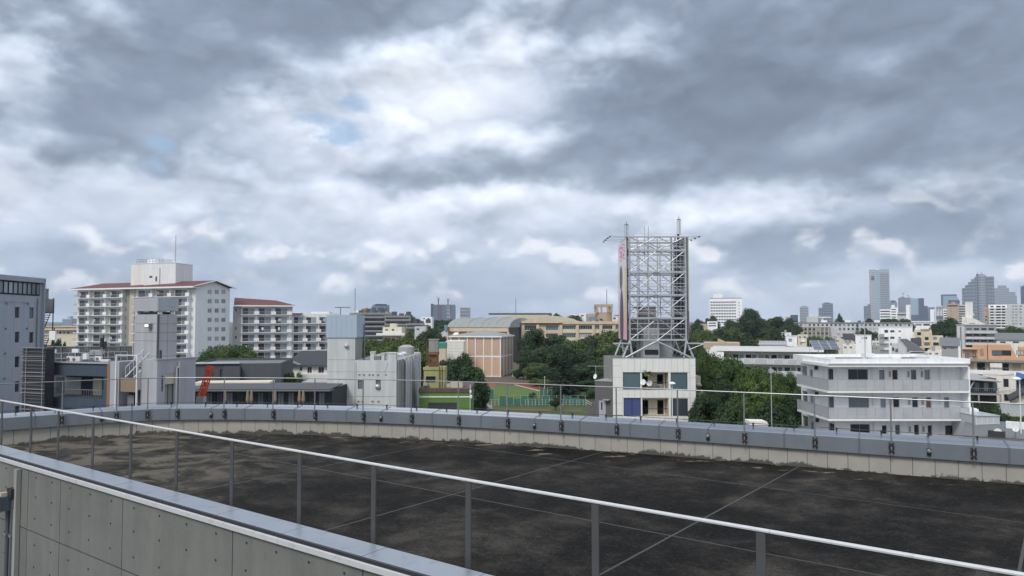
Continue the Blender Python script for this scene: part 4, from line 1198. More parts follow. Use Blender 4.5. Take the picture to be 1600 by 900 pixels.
b.part('fascia', 'moss_yellow_wall', MB().box(b.u(660), b.u(694.5), .9, 1.02, b.z(677, 579), b.z(677, 574.5)))
for x in (686, 690): b.part('wall_pipe', 'rust', MB().tube((b.u(x), .85, zt), (b.u(x), .85, b.z(x, 572)), .06, 6))
b.part('roof_box', 'tan_stone', MB().box(b.u(703), b.u(722), 1, 3, zt, b.z(712, 599)).box(b.u(694), b.u(702), 1.5, 3, zt, b.z(700, 602)))
b.part('skip_bin', 'plastic_grey', MB().box(b.u(661), b.u(668), .3, 1, zt + .3, b.z(664, 599)))
tk = Bd('water_tank', 'weathered box-shaped water tank on a rusty steel frame above the green building', 'water tank', 669, 95, 685, 95, 1.6, zb=b.z(677, 575) - .02)
z0t, z1t = tk.z(677, 550), tk.z(677, 530)
tk.part('tank', 'weathered_concrete', MB().box(.1, tk.W - .05, 0, 1.5, z0t, z1t - .1).box(.0, tk.W + .05, -.06, 1.56, z1t - .098, z1t))
for k in range(1, 4): tk.part('tank_rib', 'concrete', MB().box(.1 + k * .32, .16 + k * .32, -.04, -.003, z0t, z1t - .1))
for x in (.08, tk.W - .2):
    for y in (.05, 1.35): tk.part('leg', 'rust', MB().box(x, x + .12, y, y + .12, 0, z0t))
tk.part('bracing', 'rust', MB().tube((.1, .02, .1), (tk.W - .1, .02, z0t - .6), .05, 5).tube((tk.W - .1, .02, .1), (.1, .02, z0t - .6), .05, 5).box(0, tk.W, .0, 1.5, z0t - .35, z0t - .02).box(.2, tk.W - .3, .3, 1.2, .0, z0t - .36))
tk.part('ladder', 'rust', MB().box(-.25, -.2, .2, .25, 0, z1t - .2).box(-.05, 0, .2, .25, 0, z1t - .2))

# ================================================================ pink panelled gymnasium
b = Bd('gymnasium', 'pink and apricot panelled gymnasium with white piers beside the sports field', 'building', 705, 225.5, 782, 222, 16)
zb_, zt = b.z(782, 588), b.z(743, 527)
xs = [705, 717.6, 730.4, 743.2, 756, 769, 782]
us = [b.u(x) for x in xs]; us[0] = 0; us[-1] = b.W
zm = b.z(743, 557)
b.part('core', 'tan_wall', MB().box(.06, b.W - .06, .06, 15.9, -1, zt - .05))
for a_, c_ in zip(us, us[1:]):
    for z0, z1, m in ((zm + .25, zt - .05, 'pink_panel'), (zb_, zm - .25, 'apricot_panel')):
        n = 5; w = (c_ - a_ - .5) / n
        for k in range(n): b.part('panel', m, MB().box(a_ + .25 + k * w + .008, a_ + .25 + (k + 1) * w - .008, 0, .05, z0, z1))
for x in us: b.part('pier', 'slab_white', MB().box(x - .17, x + .17, -.18, .03, -1, zt))
b.part('band', 'slab_white', MB().box(-.2, b.W + .2, -.14, .02, zm - .24, zm + .24))
b.part('plinth', 'slab_white', MB().box(-.3, b.W + .3, -.3, .05, -1, zb_ - .003))
n = 4
for k in range(n):
    v0, v1 = 16 * k / n, 16 * (k + 1) / n
    for z0, z1 in ((zm + .25, zt - .05), (zb_, zm - .25)): b.part('painted_shade_panel', 'tan_wall', MB().box(b.W - .06, b.W - .0, v0 + .2, v1 - .2, z0, z1))  # darker than the front panels: the side's shade is put into the colour
    b.part('side_pier', 'slab_white', MB().box(b.W - .05, b.W + .15, v1 - .2, v1 + .15, -1, zt))
b.part('side_band', 'slab_white', MB().box(b.W - .05, b.W + .12, .2, 16, zm - .24, zm + .24))
zc = b.z(751, 518.5)
b.part('eave', 'slab_white', MB().box(-.6, b.W + .6, -.6, 16.6, zt + .003, zt + .4))
b.part('hip_roof', 'vault_roof', MB().quad((-.5, -.5, zt + .41), (b.W + .5, -.5, zt + .41), (b.W * .56, 8, zc + .5)).quad((b.W + .5, -.5, zt + .41), (b.W + .5, 16.5, zt + .41), (b.W * .56, 8, zc + .5)).quad((b.W + .5, 16.5, zt + .41), (-.5, 16.5, zt + .41), (b.W * .56, 8, zc + .5)).quad((-.5, 16.5, zt + .41), (-.5, -.5, zt + .41), (b.W * .56, 8, zc + .5)))
b.part('tank_dome', 'white_wall', MB().lathe((b.u(709.5), 2, zt + .41), ((.9, 0), (.9, .4), (.6, .8), (.1, 1.0)), 12))
b.part('step', 'slab_white', MB().box(b.u(754), b.W + 3, -3, -.32, -.5, zb_ - .3))
o = Bd('equipment_shed', 'small pale shed at the right corner of the pink gymnasium', 'shed', 800, 224, 813, 224, 4)
o.part('wall', 'light_grey_wall', MB().box(0, o.W, 0, 4, 0, o.z(806, 581))); o.part('roof', 'white_roof', MB().box(-.2, o.W + .2, -.2, 4.2, o.z(806, 581) + .003, o.z(806, 580)))
o.part('door', 'plastic_grey', MB().box(o.W * .3, o.W * .6, -.04, -.003, 0, 2.1))
# vaulted hall behind
b = Bd('vaulted_hall', 'beige sports hall with a grey barrel-vaulted roof behind the pink gymnasium', 'building', 701, 250, 794, 243, 26)
ze, zk = b.z(747, 518), b.z(747, 511.5)
b.part('wall', 'beige_wall', MB().box(0, b.W, 0, 26, -1, ze - 2.6).box(.3, b.W - .3, .6, 25.7, ze - 2.6, ze).box(-.1, b.W + .1, -.3, 26.1, ze + .002, zk))
for k in range(7): b.part('column', 'beige_wall', MB().box(b.W * k / 6 - .3, b.W * k / 6 + .3, -.2, .5, -1, ze))
zc = b.z(765, 496.5, 13) 
def vault(nseg, y0, y1, zs, zc_):
    return [(y0 + (y1 - y0) * k / nseg, zs + (zc_ - zs) * math.sqrt(max(0, 1 - (2 * k / nseg - 1) ** 2)) ** 1.15) for k in range(nseg + 1)]
pr = vault(16, -.5, 26.5, zk, zc)
b.part('vault_end', 'grey_wall', MB().sweep_x(pr, b.W + .3, b.W + .5))
n = 9
for k in range(n): b.part('roof_strip', 'vault_roof', MB().sweep_x(pr, -.4 + (b.W + .7) * k / n + .03, -.4 + (b.W + .7) * (k + 1) / n - .03))
b.part('roof_core', 'vault_roof', MB().sweep_x([(y * .99 + .13, z - .08) for y, z in pr], -.38, b.W + .28))
for k in range(3, n, 2): b.part('roof_rib', 'vault_roof', MB().sweep_x([(y, z + .12) for y, z in pr], -.4 + (b.W + .7) * k / n - .12, -.4 + (b.W + .7) * k / n + .12))
b.part('side_wall', 'dark_grey_wall', MB().box(b.W + .12, b.W + .2, .5, 25.5, 3, zk - .02))
# white link block and tarp left of the gymnasium
b = Bd('link_block', 'small white flat-roofed block in front of the left end of the pink gymnasium', 'building', 697, 212, 724.5, 212, 8)
b.part('wall', 'warm_white_wall', MB().box(0, b.W, 0, 8, 0, b.z(710, 534)))
for k in range(3): b.part('course_joint', 'light_grey_wall', MB().box(0, b.W, -.02, -.003, b.z(710, 539 + 5 * k), b.z(710, 539.6 + 5 * k)))
b.part('cap', 'slab_white', MB().box(-.1, b.W + .1, -.1, 8, b.z(710, 534) + .003, b.z(710, 533)))
b = Bd('tarp_cover', 'teal tarpaulin cover left of the small white block', 'tarpaulin', 684, 205, 697, 205, 4)
b.part('sheet', 'teal_tarp', MB().sweep_x(((0, b.z(690, 544)), (0, b.z(690, 536)), (2, b.z(690, 534.5)), (4, b.z(690, 537)), (4, b.z(690, 544))), 0, b.W))
b.part('base', 'beige_wall', MB().box(.1, b.W - .1, .1, 3.9, 0, b.z(690, 544)))
b = Bd('pale_gable_house', 'pale house gable partly hidden between the trees and the vaulted hall', 'house', 683, 250, 700, 248.5, 10)
z0_, z1_ = b.z(683, 522), b.z(698, 512)
b.part('wall', 'light_grey_wall', MB().box(0, b.W, 0, 10, 0, z0_).quad((0, -.01, z0_), (b.W, -.01, z0_), (b.W, -.01, z1_)))
b.part('roof', 'grey_roof', MB().quad((-.3, -.5, z0_), (b.W, -.5, z1_ + .2), (b.W, 10, z1_ + .2), (-.3, 10, z0_)))
b.part('skylight', 'glass_bright', MB().box(b.W * .75, b.W * .98, -.7, -.51, z1_ - .8, z1_ + .9))

# ================================================================ beige school
b = Bd('school_building', 'long beige school building with an arched gable and window bands behind the trees', 'building', 817, 254, 985, 254, 18)
zt = b.z(920, 503.5)
hs = []
for x0, x1 in ((879, 899.5), (904, 925), (929, 937), (940, 957), (962, 978)):
    for y0, y1 in ((509, 514.5), (521.5, 527.5), (534, 540)):
        hs.append((*b.rect(x0, y0, x1, y1), 'glass', 'white_metal', -1, 6 if x1 - x0 > 14 else 3))
for x0, x1 in ((820, 838), (853, 872)):
    for y0, y1 in ((509, 516), (521, 527), (534, 540)):
        hs.append((*b.rect(x0, y0, x1, y1), 'glass_blue', 'white_metal', -1, 5))
b.shell(zt, 'beige_wall', front=hs, parapet=.2)
for x in (817, 840, 876, 902, 927, 938.5, 959): b.part('pier', 'beige_wall', MB().box(b.u(x) - .5, b.u(x) + .5, -.6, -.004, 0, zt + .5))
for y0 in (517, 529.5): b.part('spandrel', 'cream_wall', MB().box(b.u(876), b.W, -.3, -.006, b.z(900, y0 + 3), b.z(900, y0)))
b.part('roof_fascia', 'beige_wall', MB().box(b.u(876), b.W, -.9, -.61, zt - .6, zt + .3))
u0, u1 = b.u(817), b.u(876); zs, zc = b.z(846, 506), b.z(846, 495.5)
arc = [(u0 - .6 + (u1 - u0 + 1.2) * k / 18, zs + (zc - zs) * math.sqrt(max(0, 1 - (k / 9 - 1) ** 2)) ** 1.3) for k in range(19)]
b.part('arched_gable', 'beige_wall', MB().sweep_y([(u0 - .6, zt - .3)] + arc + [(u1 + .6, zt - .3)], -.9, -.55))
b.part('arch_roof', 'cream_roof', MB().sweep_y([(x, z - .1) for x, z in arc], -.54, 17.5))
lx = b.u(806)
b.shell(b.z(811, 506), 'tan_wall', name='end_bay', W=-lx - .01, D=12, x0=lx, y0=.4, parapet=.2, front=[(*b.rect(810, 511.5 + 11.5 * k, 812.7, 516.5 + 11.5 * k, .4), 'glass', 'dark_metal', -1, 1) for k in range(3)])
# roof pavilion
pv = Bd('roof_pavilion', 'round tan pavilion with an open square frame on the school roof', 'pavilion', 931, 257, 958, 257, 8, zb=zt - .2)
r_ = pv.W / 2
pv.part('drum', 'tan_wall', MB().lathe((r_, r_, 0), ((r_, 0), (r_, pv.z(945, 488))), 20))
z0, z1 = pv.z(945, 488), pv.z(945, 475.5)
for x, y in ((.1, .1), (pv.W - .9, .1), (.1, pv.W - .9), (pv.W - .9, pv.W - .9), (pv.W * .3, .1), (pv.W * .66, .1)): pv.part('post', 'tan_wall', MB().box(x, x + (.8 if y > 1 or x < .2 or x > pv.W - 1 else .5), y, y + .8, z0, z1 - .9))
pv.part('top_ring', 'tan_wall', MB().box(0, pv.W, 0, .9, z1 - .9, z1).box(0, pv.W, pv.W - .9, pv.W, z1 - .9, z1).box(0, .9, .91, pv.W - .91, z1 - .9, z1).box(pv.W - .9, pv.W, .91, pv.W - .91, z1 - .9, z1))
pv.part('wing', 'tan_wall', MB().box(-2.8, -.05, 1, 6, 0, pv.z(925, 490)))
pv.part('glass_box', 'glass_bright', MB().box(pv.u(920), pv.u(931.5), -.5, 0.9, 0, pv.z(925, 495)))
pv.part('mast', 'grey_metal', MB().tube((pv.u(950), 3, z1), (pv.u(950), 3, pv.z(950, 452)), .12, 5))
pv.part('vent', 'dark_metal', MB().box(pv.u(937), pv.u(941), -.6, -.3, pv.z(940, 502), pv.z(940, 498)))
# cream hall roof behind
b = Bd('cream_roofed_hall', 'wide hall with a flat cream roof rising behind the school', 'building', 752, 345, 905, 345, 40)
ze, zc = b.z(830, 503), b.z(830, 492)
arc = [(b.W * k / 20, ze + (zc - ze) * (1 - (k / 10 - 1) ** 2) ** .55) for k in range(21)]
b.part('wall', 'cream_wall', MB().box(.3, b.W - .3, .5, 39, 0, ze - .05))
b.part('roof', 'cream_roof', MB().sweep_y(arc, 0, 40))
b.part('ridge_cap', 'dark_grey_wall', MB().box(b.u(763), b.u(862), 4, 8, zc + .05, zc + .9))
b.part('mast', 'grey_metal', MB().tube((b.u(806), 6, zc), (b.u(806), 6, b.z(806, 466)), .14, 5))

# ================================================================ white tile building with the billboard frame
b = Bd('tile_building', 'white tile-clad building with recessed balconies under a steel billboard frame', 'building', 957, 90, 1086, 90, 9)
zt = b.z(1020, 559.5)
W = b.W
openings = {}
bw1, bw2 = b.rect(973.5, 582, 1000, 609), b.rect(974.5, 622, 1001, 650)
bw3, bw4 = b.rect(1048, 583, 1074, 609.5), b.rect(1048.5, 623.5, 1075, 650)
bc1, bc2 = b.rect(1003.5, 582.5, 1044, 609), b.rect(1004, 623, 1044.5, 650)
bc3 = (bc2[0], bc2[1] - 3.12, bc2[2], bc2[3] - 3.12)
holes = [bw1, bw2, bw3, bw4, bc1, bc2, bc3]
wl = MB().wall('y', .06, 0, W, 0, zt - .1, holes, .12, -1, False).wall('x', 0.05, .06, 9, 0, zt - .1, (), .1, -1).wall('x', W - .05, .06, 9, 0, zt - .1, (), .1, 1).wall('y', 9, 0, W, 0, zt - .1, (), .1, 1)
b.part('wall', 'weathered_concrete', wl)
b.part('roof', 'grey_roof', MB().quad((.05, .07, zt - .3), (W - .05, .07, zt - .3), (W - .05, 9, zt - .3), (.05, 9, zt - .3)))
# cladding tiles in real pieces, cut by the openings
mat('tile_white', (.72, .72, .68), rough=.45, var=.05, streak=.10, scale=1.5)
def clad(u0, u1, z0, z1, n):
    w = (u1 - u0) / n
    for k in range(n): b.part('tile', 'tile_white', MB().box(u0 + k * w + .012, u0 + (k + 1) * w - .012, -.0, .055, z0 + .012, z1 - .012))
uL, uR = b.u(971.5), b.u(1077)
zrow = [zt, b.z(965, 571.5), b.z(965, 590), b.z(965, 610), b.z(965, 630), b.z(965, 650), 5.5, 3.5, 1.5, 0]
for z1, z0 in zip(zrow, zrow[1:]):
    clad(0, uL, z0, z1, 1); clad(uR, W, z0, z1, 1)
clad(uL, uR, bw1[3] + .02, zt, 11)
clad(uL, uR, bw2[3] + .02, bw1[1] - .02, 11)
clad(uL, uR, bw2[1] - .95, bw2[1] - .02, 11)
for h in (bw1, bw2):
    clad(uL, h[0] - .01, h[1], h[3], 1)
    clad(h[2] + .01, bc1[0] - .01, h[1], h[3], 1); clad(bc1[2] + .01, bw3[0] - .01, h[1], h[3], 1); clad(bw3[2] + .01, uR, h[1], h[3], 1)
b.part('parapet_cap', 'grey_metal', MB().box(-.05, W + .05, -.05, .25, zt + .003, zt + .07))
window(b.root, 'y', .02, *bw1, 'glass_teal', 'dark_metal', split=1); window(b.root, 'y', .02, *bw3, 'glass_teal', 'dark_metal', split=1)
window(b.root, 'y', .02, *bw4, 'glass', 'dark_metal', split=1); window(b.root, 'y', .02, *bw2, 'shop_blue_shutter', 'dark_metal', split=2)
b.part('blind', 'plastic_grey', MB().box(bw1[0], bw1[2], -.02, .01, bw1[1] + .0, bw1[1] + .09))
for h in (bc1, bc2):
    r = MB().box(h[0], h[2], .2, 1.5, h[1] - .1, h[1] - .004).box(h[0] + .06, h[2] - .06, 1.5, 1.6, h[1], h[3]).box(h[0] - .1, h[0] - .004, .19, 1.6, h[1], h[3]).box(h[2] + .004, h[2] + .1, .19, 1.6, h[1], h[3]).box(h[0], h[2], .2, 1.6, h[3] + .002, h[3] + .1)
    b.part('balcony_room', 'cream_wall', r)
    w = h[2] - h[0]
    for a0, a1 in ((.04, .30), (.66, .90)): window(b.root, 'y', 1.36, h[0] + w * a0, h[1] + .05, h[0] + w * a1, h[1] + 1.75, 'glass_blue', 'dark_metal', split=1)
    g = MB()
    for k in range(19): g.box(h[0] + w * k / 18 - .012, h[0] + w * k / 18 + .012, .1, .13, h[1], h[1] + .85)
    g.box(h[0], h[2], .09, .14, h[1] + .84, h[1] + .9)
    b.part('balcony_rail', 'dark_metal', g)
o = roof_unit(1030, 608, 90.6, .9, .6, .3, 'dark outdoor unit on the upper balcony of the tile building', 'plastic_grey'); o['group'] = ''; del o['group']
b.part('back_slope', 'light_grey_wall', MB().box(b.u(1005, 3), b.u(1030, 3), 3, 8, zt - .3, zt + 3.6).box(b.u(1030, 5.5) + .05, b.u(1050, 5.5), 5.5, 8, zt - .3, zt + 2.8))
b.part('louvre', 'dark_metal', MB().box(b.u(1007, 3), b.u(1028, 3), 2.9, 2.99, zt + .3, zt + .9))
b.part('lift_house', 'weathered_concrete', MB().box(b.u(1000, 5), b.u(1025, 5), 5, 7.5, zt - .3, b.z(1012, 478, 5)))
b.part('cooling_unit', 'grey_metal', MB().box(b.u(990, 4), b.u(1050, 4), 4, 4.9, zt + 3.0, zt + 4.9))
for k in range(8): b.part('cooling_fin', 'weathered_concrete', MB().box(b.u(991 + 7.3 * k, 4), b.u(994 + 7.3 * k, 4), 3.9, 3.99, zt + 3.1, zt + 4.8))
tile_b = b
# dishes, lamp, palm
def dish(x, y, Y, r, label, aim=(-.2, -1, .35), pole=.8, grp=None):
    p = at(x, y, Y); o = empty('satellite_dish', p); tag(o, label, 'satellite dish', grp)
    ax = Vector(aim).normalized()
    MB().lathe(ax * -.02, ((r * .12, -r * .22), (r * .55, -r * .16), (r * .9, -.03), (r, 0), (r * .9, .005), (r * .5, -r * .13)), 16, ax).build('reflector', 'plastic_white', o)
    MB().tube(ax * (-r * .2), ax * -.35 + Vector((0, 0, -.1)), .03, 6).tube(ax * -.35 + Vector((0, 0, -.1)), ax * -.35 + Vector((0, 0, -pole)), .03, 6).build('mount', 'grey_metal', o)
    MB().tube((0, 0, -r * .9), ax * (r * .9), .015, 5).build('feed_arm', 'grey_metal', o)
dish(1004.5, 597, 89.8, .36, 'left white satellite dish beside the palm on the upper balcony', (-.6, -1, .3))
dish(1014.5, 598.5, 89.8, .36, 'right white satellite dish beside the palm on the upper balcony', (-.3, -1, .3))
o = empty('potted_palm', Vector(at(1011, 607, 90.25)) + Vector((0, 0, -.05))); tag(o, 'potted palm leaning out of the upper balcony of the tile building', 'plant')
mat('palm_green', (.10, .13, .035), rough=.6, var=.3, scale=3)
MB().tube((0, 0, 0), (0, -.55, 1.85), .07, 7, .05).build('trunk', 'bark', o)
MB().lathe((0, .1, -.1), ((.2, 0), (.28, .4)), 10).build('pot', 'tan_wall', o)
for k in range(22):
    a = k * 2.4; el = random.uniform(-.2, 1.1); f = MB(); prev = None; c = Vector((0, -.55, 1.85)); dr = Vector((math.cos(a) * math.cos(el), math.sin(a) * math.cos(el), math.sin(el)))
    sd = Vector((-math.sin(a), math.cos(a), 0)); pts_ = []
    for j in range(6):
        w = .14 * (1 - j / 5.5) + .03; pts_.append((c - sd * w, c + sd * w)); c = c + dr * .19; dr = (dr + Vector((0, 0, -.22))).normalized()
    for (p, q), (r2, s2) in zip(pts_, pts_[1:]): f.quad(p, q, s2, r2)
    f.build('frond', 'palm_green', o)
# street lamp in front
def street_lamp(x, ytop, Y, label, arm=0.0, m='white_metal'):
    p = at(x, ytop, Y); o = empty('street_lamp', (p.x, p.y, 0)); tag(o, label, 'street lamp')
    MB().tube((0, 0, 0), (0, 0, p.z), .07, 8, .05).build('pole', m, o)
    if arm: MB().tube((0, 0, p.z), (arm, 0, p.z + .1), .04, 6).build('arm', m, o)
    MB().lathe((arm, 0, p.z + .08), ((.05, -.12), (.38, -.1), (.42, 0), (.25, .12), (.03, .18)), 12).build('lantern', 'plastic_white', o)
street_lamp(1050, 600, 84, 'white mushroom-headed lamp post in front of the tile building')

# steel frame on its roof
fr = Bd('lattice_gantry', 'tall galvanised lattice frame carrying billboards on the tile building roof', 'gantry', 984, 90.5, 1072, 90.5, 7, zb=zt)
FW, FD = fr.W, 6.6
zT = fr.z(1028, 370); zBm = fr.z(1028, 531)
lv = [fr.z(1028, y) for y in (531, 497, 461, 425, 391)] + [zT]
for x in (.0, FW * .14, FW * .335, FW * .5, FW * .665 + .5, FW):
    for y in (0, FD):
        main = x in (0, FW)
        fr.part('leg', 'galvanised', MB().tube((x, y, zBm - .1), (x, y, zT), .13 if main else .07, 7))
splay = 1.4
for sx, x in ((-1, 0), (1, FW)):
    for y in (0, FD):
        fr.part('splayed_leg', 'galvanised', MB().tube((x, y, zBm - .1), (x + sx * splay * .62, y, 0), .13, 7).tube((x, y, zBm - .1), (x - sx * .3, y, 0), .13, 7))
    fr.part('splayed_brace', 'galvanised', MB().tube((x, 0, zBm - .2), (x, FD, 0), .09, 6))
fr.part('base_brace', 'galvanised', MB().tube((-.6, -.1, 0), (FW * .52, -.1, zBm), .12, 6).tube((FW + .6, -.1, 0), (FW * .42, -.1, zBm), .12, 6))
for i, z in enumerate(lv):
    for y in (0, FD):
        fr.part('ring_beam', 'galvanised', MB().box(-.1, FW + .1, y - .1, y + .1, z - .1, z + .1))
    for x in (0, FW): fr.part('ring_beam', 'galvanised', MB().box(x - .09, x + .09, .11, FD - .11, z - .09, z + .09))
    if 0 < i < 5: fr.part('catwalk', 'galvanised', MB().box(.1, FW - .1, .15, .8, z - .22, z - .14).tube((0, -.15, z + .5), (FW, -.15, z + .5), .03, 5).tube((0, -.15, z + 1.0), (FW, -.15, z + 1.0), .03, 5))
for z0, z1 in zip(lv, lv[1:]):
    for y in (0, FD):
        hw = FW / 2
        for x0, x1 in ((0, hw), (hw, FW)):
            fr.part('diagonal', 'galvanised', MB().tube((x0, y, z0), (x1, y, z1), .06, 5)); fr.part('diagonal', 'galvanised', MB().tube((x1, y, z0), (x0, y, z1), .06, 5))
    for k in range(1, 4):
        z = z0 + (z1 - z0) * k / 4
        fr.part('purlin', 'galvanised', MB().tube((0, .02, z), (FW, .02, z), .04, 5)); fr.part('purlin', 'galvanised', MB().tube((0, FD, z), (FW, FD, z), .04, 5))
    for x in (0, FW):
        fr.part('side_diagonal', 'galvanised', MB().tube((x, 0, z0), (x, FD, z1), .06, 5).tube((x, FD, z0), (x, 0, z1), .06, 5))
fr.part('gusset', 'grey_metal', MB())if False else None
for i in (1, 2, 3): fr.part('gusset', 'grey_metal', MB().box(FW * .42, FW * .52, -.14, -.105, lv[i] - .35, lv[i] - .02))
# lift ladder shaft on the right
for k in range(26):
    z = zBm + (zT - zBm) * k / 26; fr.part('shaft_rung', 'dark_metal', MB().box(FW * .84, FW * .97, .9, 1.0, z, z + .06))
for x in (FW * .78, FW * .85, FW * .91, FW * .97): fr.part('shaft_post', 'dark_metal', MB().tube((x, 1.0, zBm), (x, 1.0, zT), .07, 6))
fr.part('cable_tray', 'dark_metal', MB().box(FW * .875, FW * .915, .6, .72, zBm, zT + .4))
# lamp outriggers at the top and bottom, gangway left and right
for sgn, x0 in ((-1, 0), (1, FW)):
    L = 2.4 if sgn < 0 else 1.7
    o = MB().tube((x0, 0, zT), (x0 + sgn * L, 0, zT + .1), .035, 5).tube((x0, 2, zT + .1), (x0 + sgn * L, 2, zT + .2), .035, 5).tube((x0, 4, zT + .1), (x0 + sgn * L, 4, zT + .2), .035, 5).tube((x0, 6, zT + .1), (x0 + sgn * L, 6, zT + .2), .035, 5).tube((x0 + sgn * L, -.8, zT + .05), (x0 + sgn * L, 6, zT + .2), .04, 5)
    fr.part('outrigger', 'galvanised', o)
    for y in (0, 2, 4, 6): fr.part('floodlight', 'dark_metal', MB().box(x0 + sgn * L - .09, x0 + sgn * L + .09, y - .12, y + .06, zT - .08, zT + .06))
    fr.part('gangway', 'galvanised', MB().box(min(x0, x0 + sgn * 2.0), max(x0, x0 + sgn * 2.0), -.3, 1.0, zBm - .5, zBm - .38).tube((x0 + sgn * .2, -.3, zBm - 1.2), (x0 + sgn * 2.0, -.3, zBm - .5), .05, 5))
fr.part('top_rail', 'galvanised', MB().tube((0, 0, zT + .35), (FW, 0, zT + .35), .025, 5).tube((0, FD, zT + .35), (FW, FD, zT + .35), .025, 5))
for x, y1, r in ((1009, 353, .04), (1015.5, 353, .04)): fr.part('lightning_rod', 'galvanised', MB().tube((fr.u(x), .5, zT - 3), (fr.u(x), .5, fr.z(x, y1)), r, 5))
# aerials at the two corners
for x, yt, yb, nm in ((979, 345, 371, 'left'), (1061, 337, 368, 'right')):
    p = at(x, yb, 91.5); q = at(x, yt, 91.5)
    o = empty('cell_antenna', (p.x, p.y, p.z - .6)); tag(o, 'mobile-phone antenna cage on the %s corner of the billboard frame' % nm, 'antenna')
    h = q.z - p.z
    MB().tube((0, 0, 0), (0, 0, h + .5), .045, 6).build('mast', 'grey_metal', o)
    for k in range(3):
        a = k * 2.1 + .5; MB().box(.22 * math.cos(a) - .03, .22 * math.cos(a) + .03, .22 * math.sin(a) - .03, .22 * math.sin(a) + .03, h * .35, h + .1).build('panel', 'plastic_grey', o)
    MB().lathe((0, 0, h * .3), ((.26, 0), (.26, .05)), 10).lathe((0, 0, h + .1), ((.26, 0), (.26, .05)), 10).build('ring', 'grey_metal', o)
# billboards: left sheet printed, right sheet seen edge on
def poster_material():
    m = bpy.data.materials.new('poster_print'); m.use_nodes = True
    t = m.node_tree; p = t.nodes['Principled BSDF']; E.nt = t
    tc_ = t.nodes.new('ShaderNodeTexCoord'); sp = t.nodes.new('ShaderNodeSeparateXYZ'); t.links.new(tc_.outputs['Object'], sp.inputs[0])
    V, Zc = E(sp.outputs[1]), E(sp.outputs[2])         # V: 0 near edge to FD far edge, Zc: 0 bottom to top
    Hh_ = zT - zBm
    zz = Zc / Hh_; vv = V / FD
    c = mix(zz.step(.02, .70), (.78, .40, .48), (.80, .77, .78))          # pink below to white above, the pink paled by painted-in glare
    body = ((vv - .62) * (vv - .62) * 9.0 + (zz - .20) * (zz - .20) * 5.0)
    c = mix(1.0 - body.step(.42, .50), c, (.06, .06, .07))            # a dark garment
    head = ((vv - .68) * (vv - .68) * 16.0 + (zz - .62) * (zz - .62) * 42.0)
    c = mix(1.0 - head.step(.55, .7), c, (.16, .11, .10))               # dark hair
    c = mix((1.0 - vv.step(.20, .22)) * vv.step(.08, .10) * zz.step(.12, .14) * (1.0 - zz.step(.70, .72)), c, (.75, .55, .05))
    # two columns of pink lettering strokes at the top
    n_ = noise(vec(vv * 9.0, zz * 34.0, 1.0), 1.0, 0).step(.50, .54)
    c = mix(n_ * zz.step(.78, .80) * (1.0 - zz.step(.95, .96)) * vv.step(.15, .2) * (1.0 - vv.step(.85, .9)), c, (.78, .10, .26))
    t.links.new(c.s, p.inputs['Base Color']); p.inputs['Roughness'].default_value = .5
    MATS['poster_print'] = m
poster_material()
rzf = fr.rz
M4 = Matrix.Translation(fr.root.location) @ Matrix.Rotation(rzf, 4, 'Z')
bb = empty('billboard', M4 @ Vector((-.35, 0, zBm)), rzf); tag(bb, 'printed pink, white and black billboard on the left of the steel frame', 'billboard')
MB().box(-.02, 0, -.2, FD + .4, 0, zT - zBm - .3).build('printed_sheet', 'poster_print', bb)
MB().box(.002, .1, -.2, FD + .4, 0, zT - zBm - .3).build('backing', 'galvanised', bb)
MB().box(-.03, .12, -.27, -.202, -.05, zT - zBm - .25).build('edge_trim', 'dark_metal', bb)
bb = empty('billboard', M4 @ Vector((FW + .3, 0, zBm)), rzf); tag(bb, 'edge-on billboard with a yellow and red rim on the right of the steel frame', 'billboard')
MB().box(-.1, 0, -.1, FD + .3, 0, zT - zBm).build('backing', 'grey_metal', bb)
MB().box(.002, .03, -.1, FD + .3, 0, zT - zBm).build('printed_sheet', 'plastic_white', bb)
MB().box(-.02, .06, -.16, -.102, 3.5, zT - zBm).build('edge_trim', 'moss_yellow_wall', bb)
MB().box(-.02, .06, -.16, -.102, 0, 3.49).build('edge_trim', 'red_roof', bb)

# grey annex left of the tile building
b = Bd('grey_annex', 'dark grey annex with a pale door left of the white tile building', 'building', 922, 92, 957, 90.5, 5)
zt = b.z(945, 596)
b.part('wall', 'grey_wall' if False else 'dark_annex', MB().box(b.u(924), b.W - .03, 0, 5, 0, zt)) if 'dark_annex' in MATS else None
mat('dark_annex', (.115, .112, .115), streak=.1, var=.08)
b.part('wall', 'dark_annex', MB().box(b.u(929), b.W - .03, 0, 5, 0, zt))
b.part('wing', 'dark_annex', MB().sweep_y([(b.u(915), 0), (b.u(929) - .004, 0), (b.u(929) - .004, b.z(929, 629)), (b.u(915), b.z(915, 627) - .3)], .3, 4))
b.part('stair_rail', 'plastic_grey', MB().tube((b.u(914), .2, b.z(915, 629)), (b.u(923), .2, b.z(923, 634)), .05, 5).tube((b.u(914), .2, b.z(915, 625)), (b.u(923), .2, b.z(923, 631)), .05, 5))
b.part('roof_cap', 'plastic_grey', MB().box(b.u(929) - .05, b.W - .03, -.05, 5, zt + .003, zt + .1))
h = b.rect(936, 626, 946.5, 652); b.part('door', 'lilac_grey_panel', MB().box(h[0], h[2], -.05, -.004, h[1], h[3]))
h = b.rect(939.5, 628, 941.5, 640); b.part('door_glass', 'glass', MB().box(h[0], h[2], -.07, -.052, h[1], h[3]))
b.part('hood', 'plastic_grey', MB().box(b.u(944), b.u(953), -.6, -.004, b.z(948, 625), b.z(948, 623.5)))
p = at(931, 590, 92); o = empty('tv_aerial', (p.x, p.y, zt + .1)); tag(o, 'rooftop television aerial with a small dish on the dark grey annex', 'antenna')
hh = at(931, 572, 92).z - zt
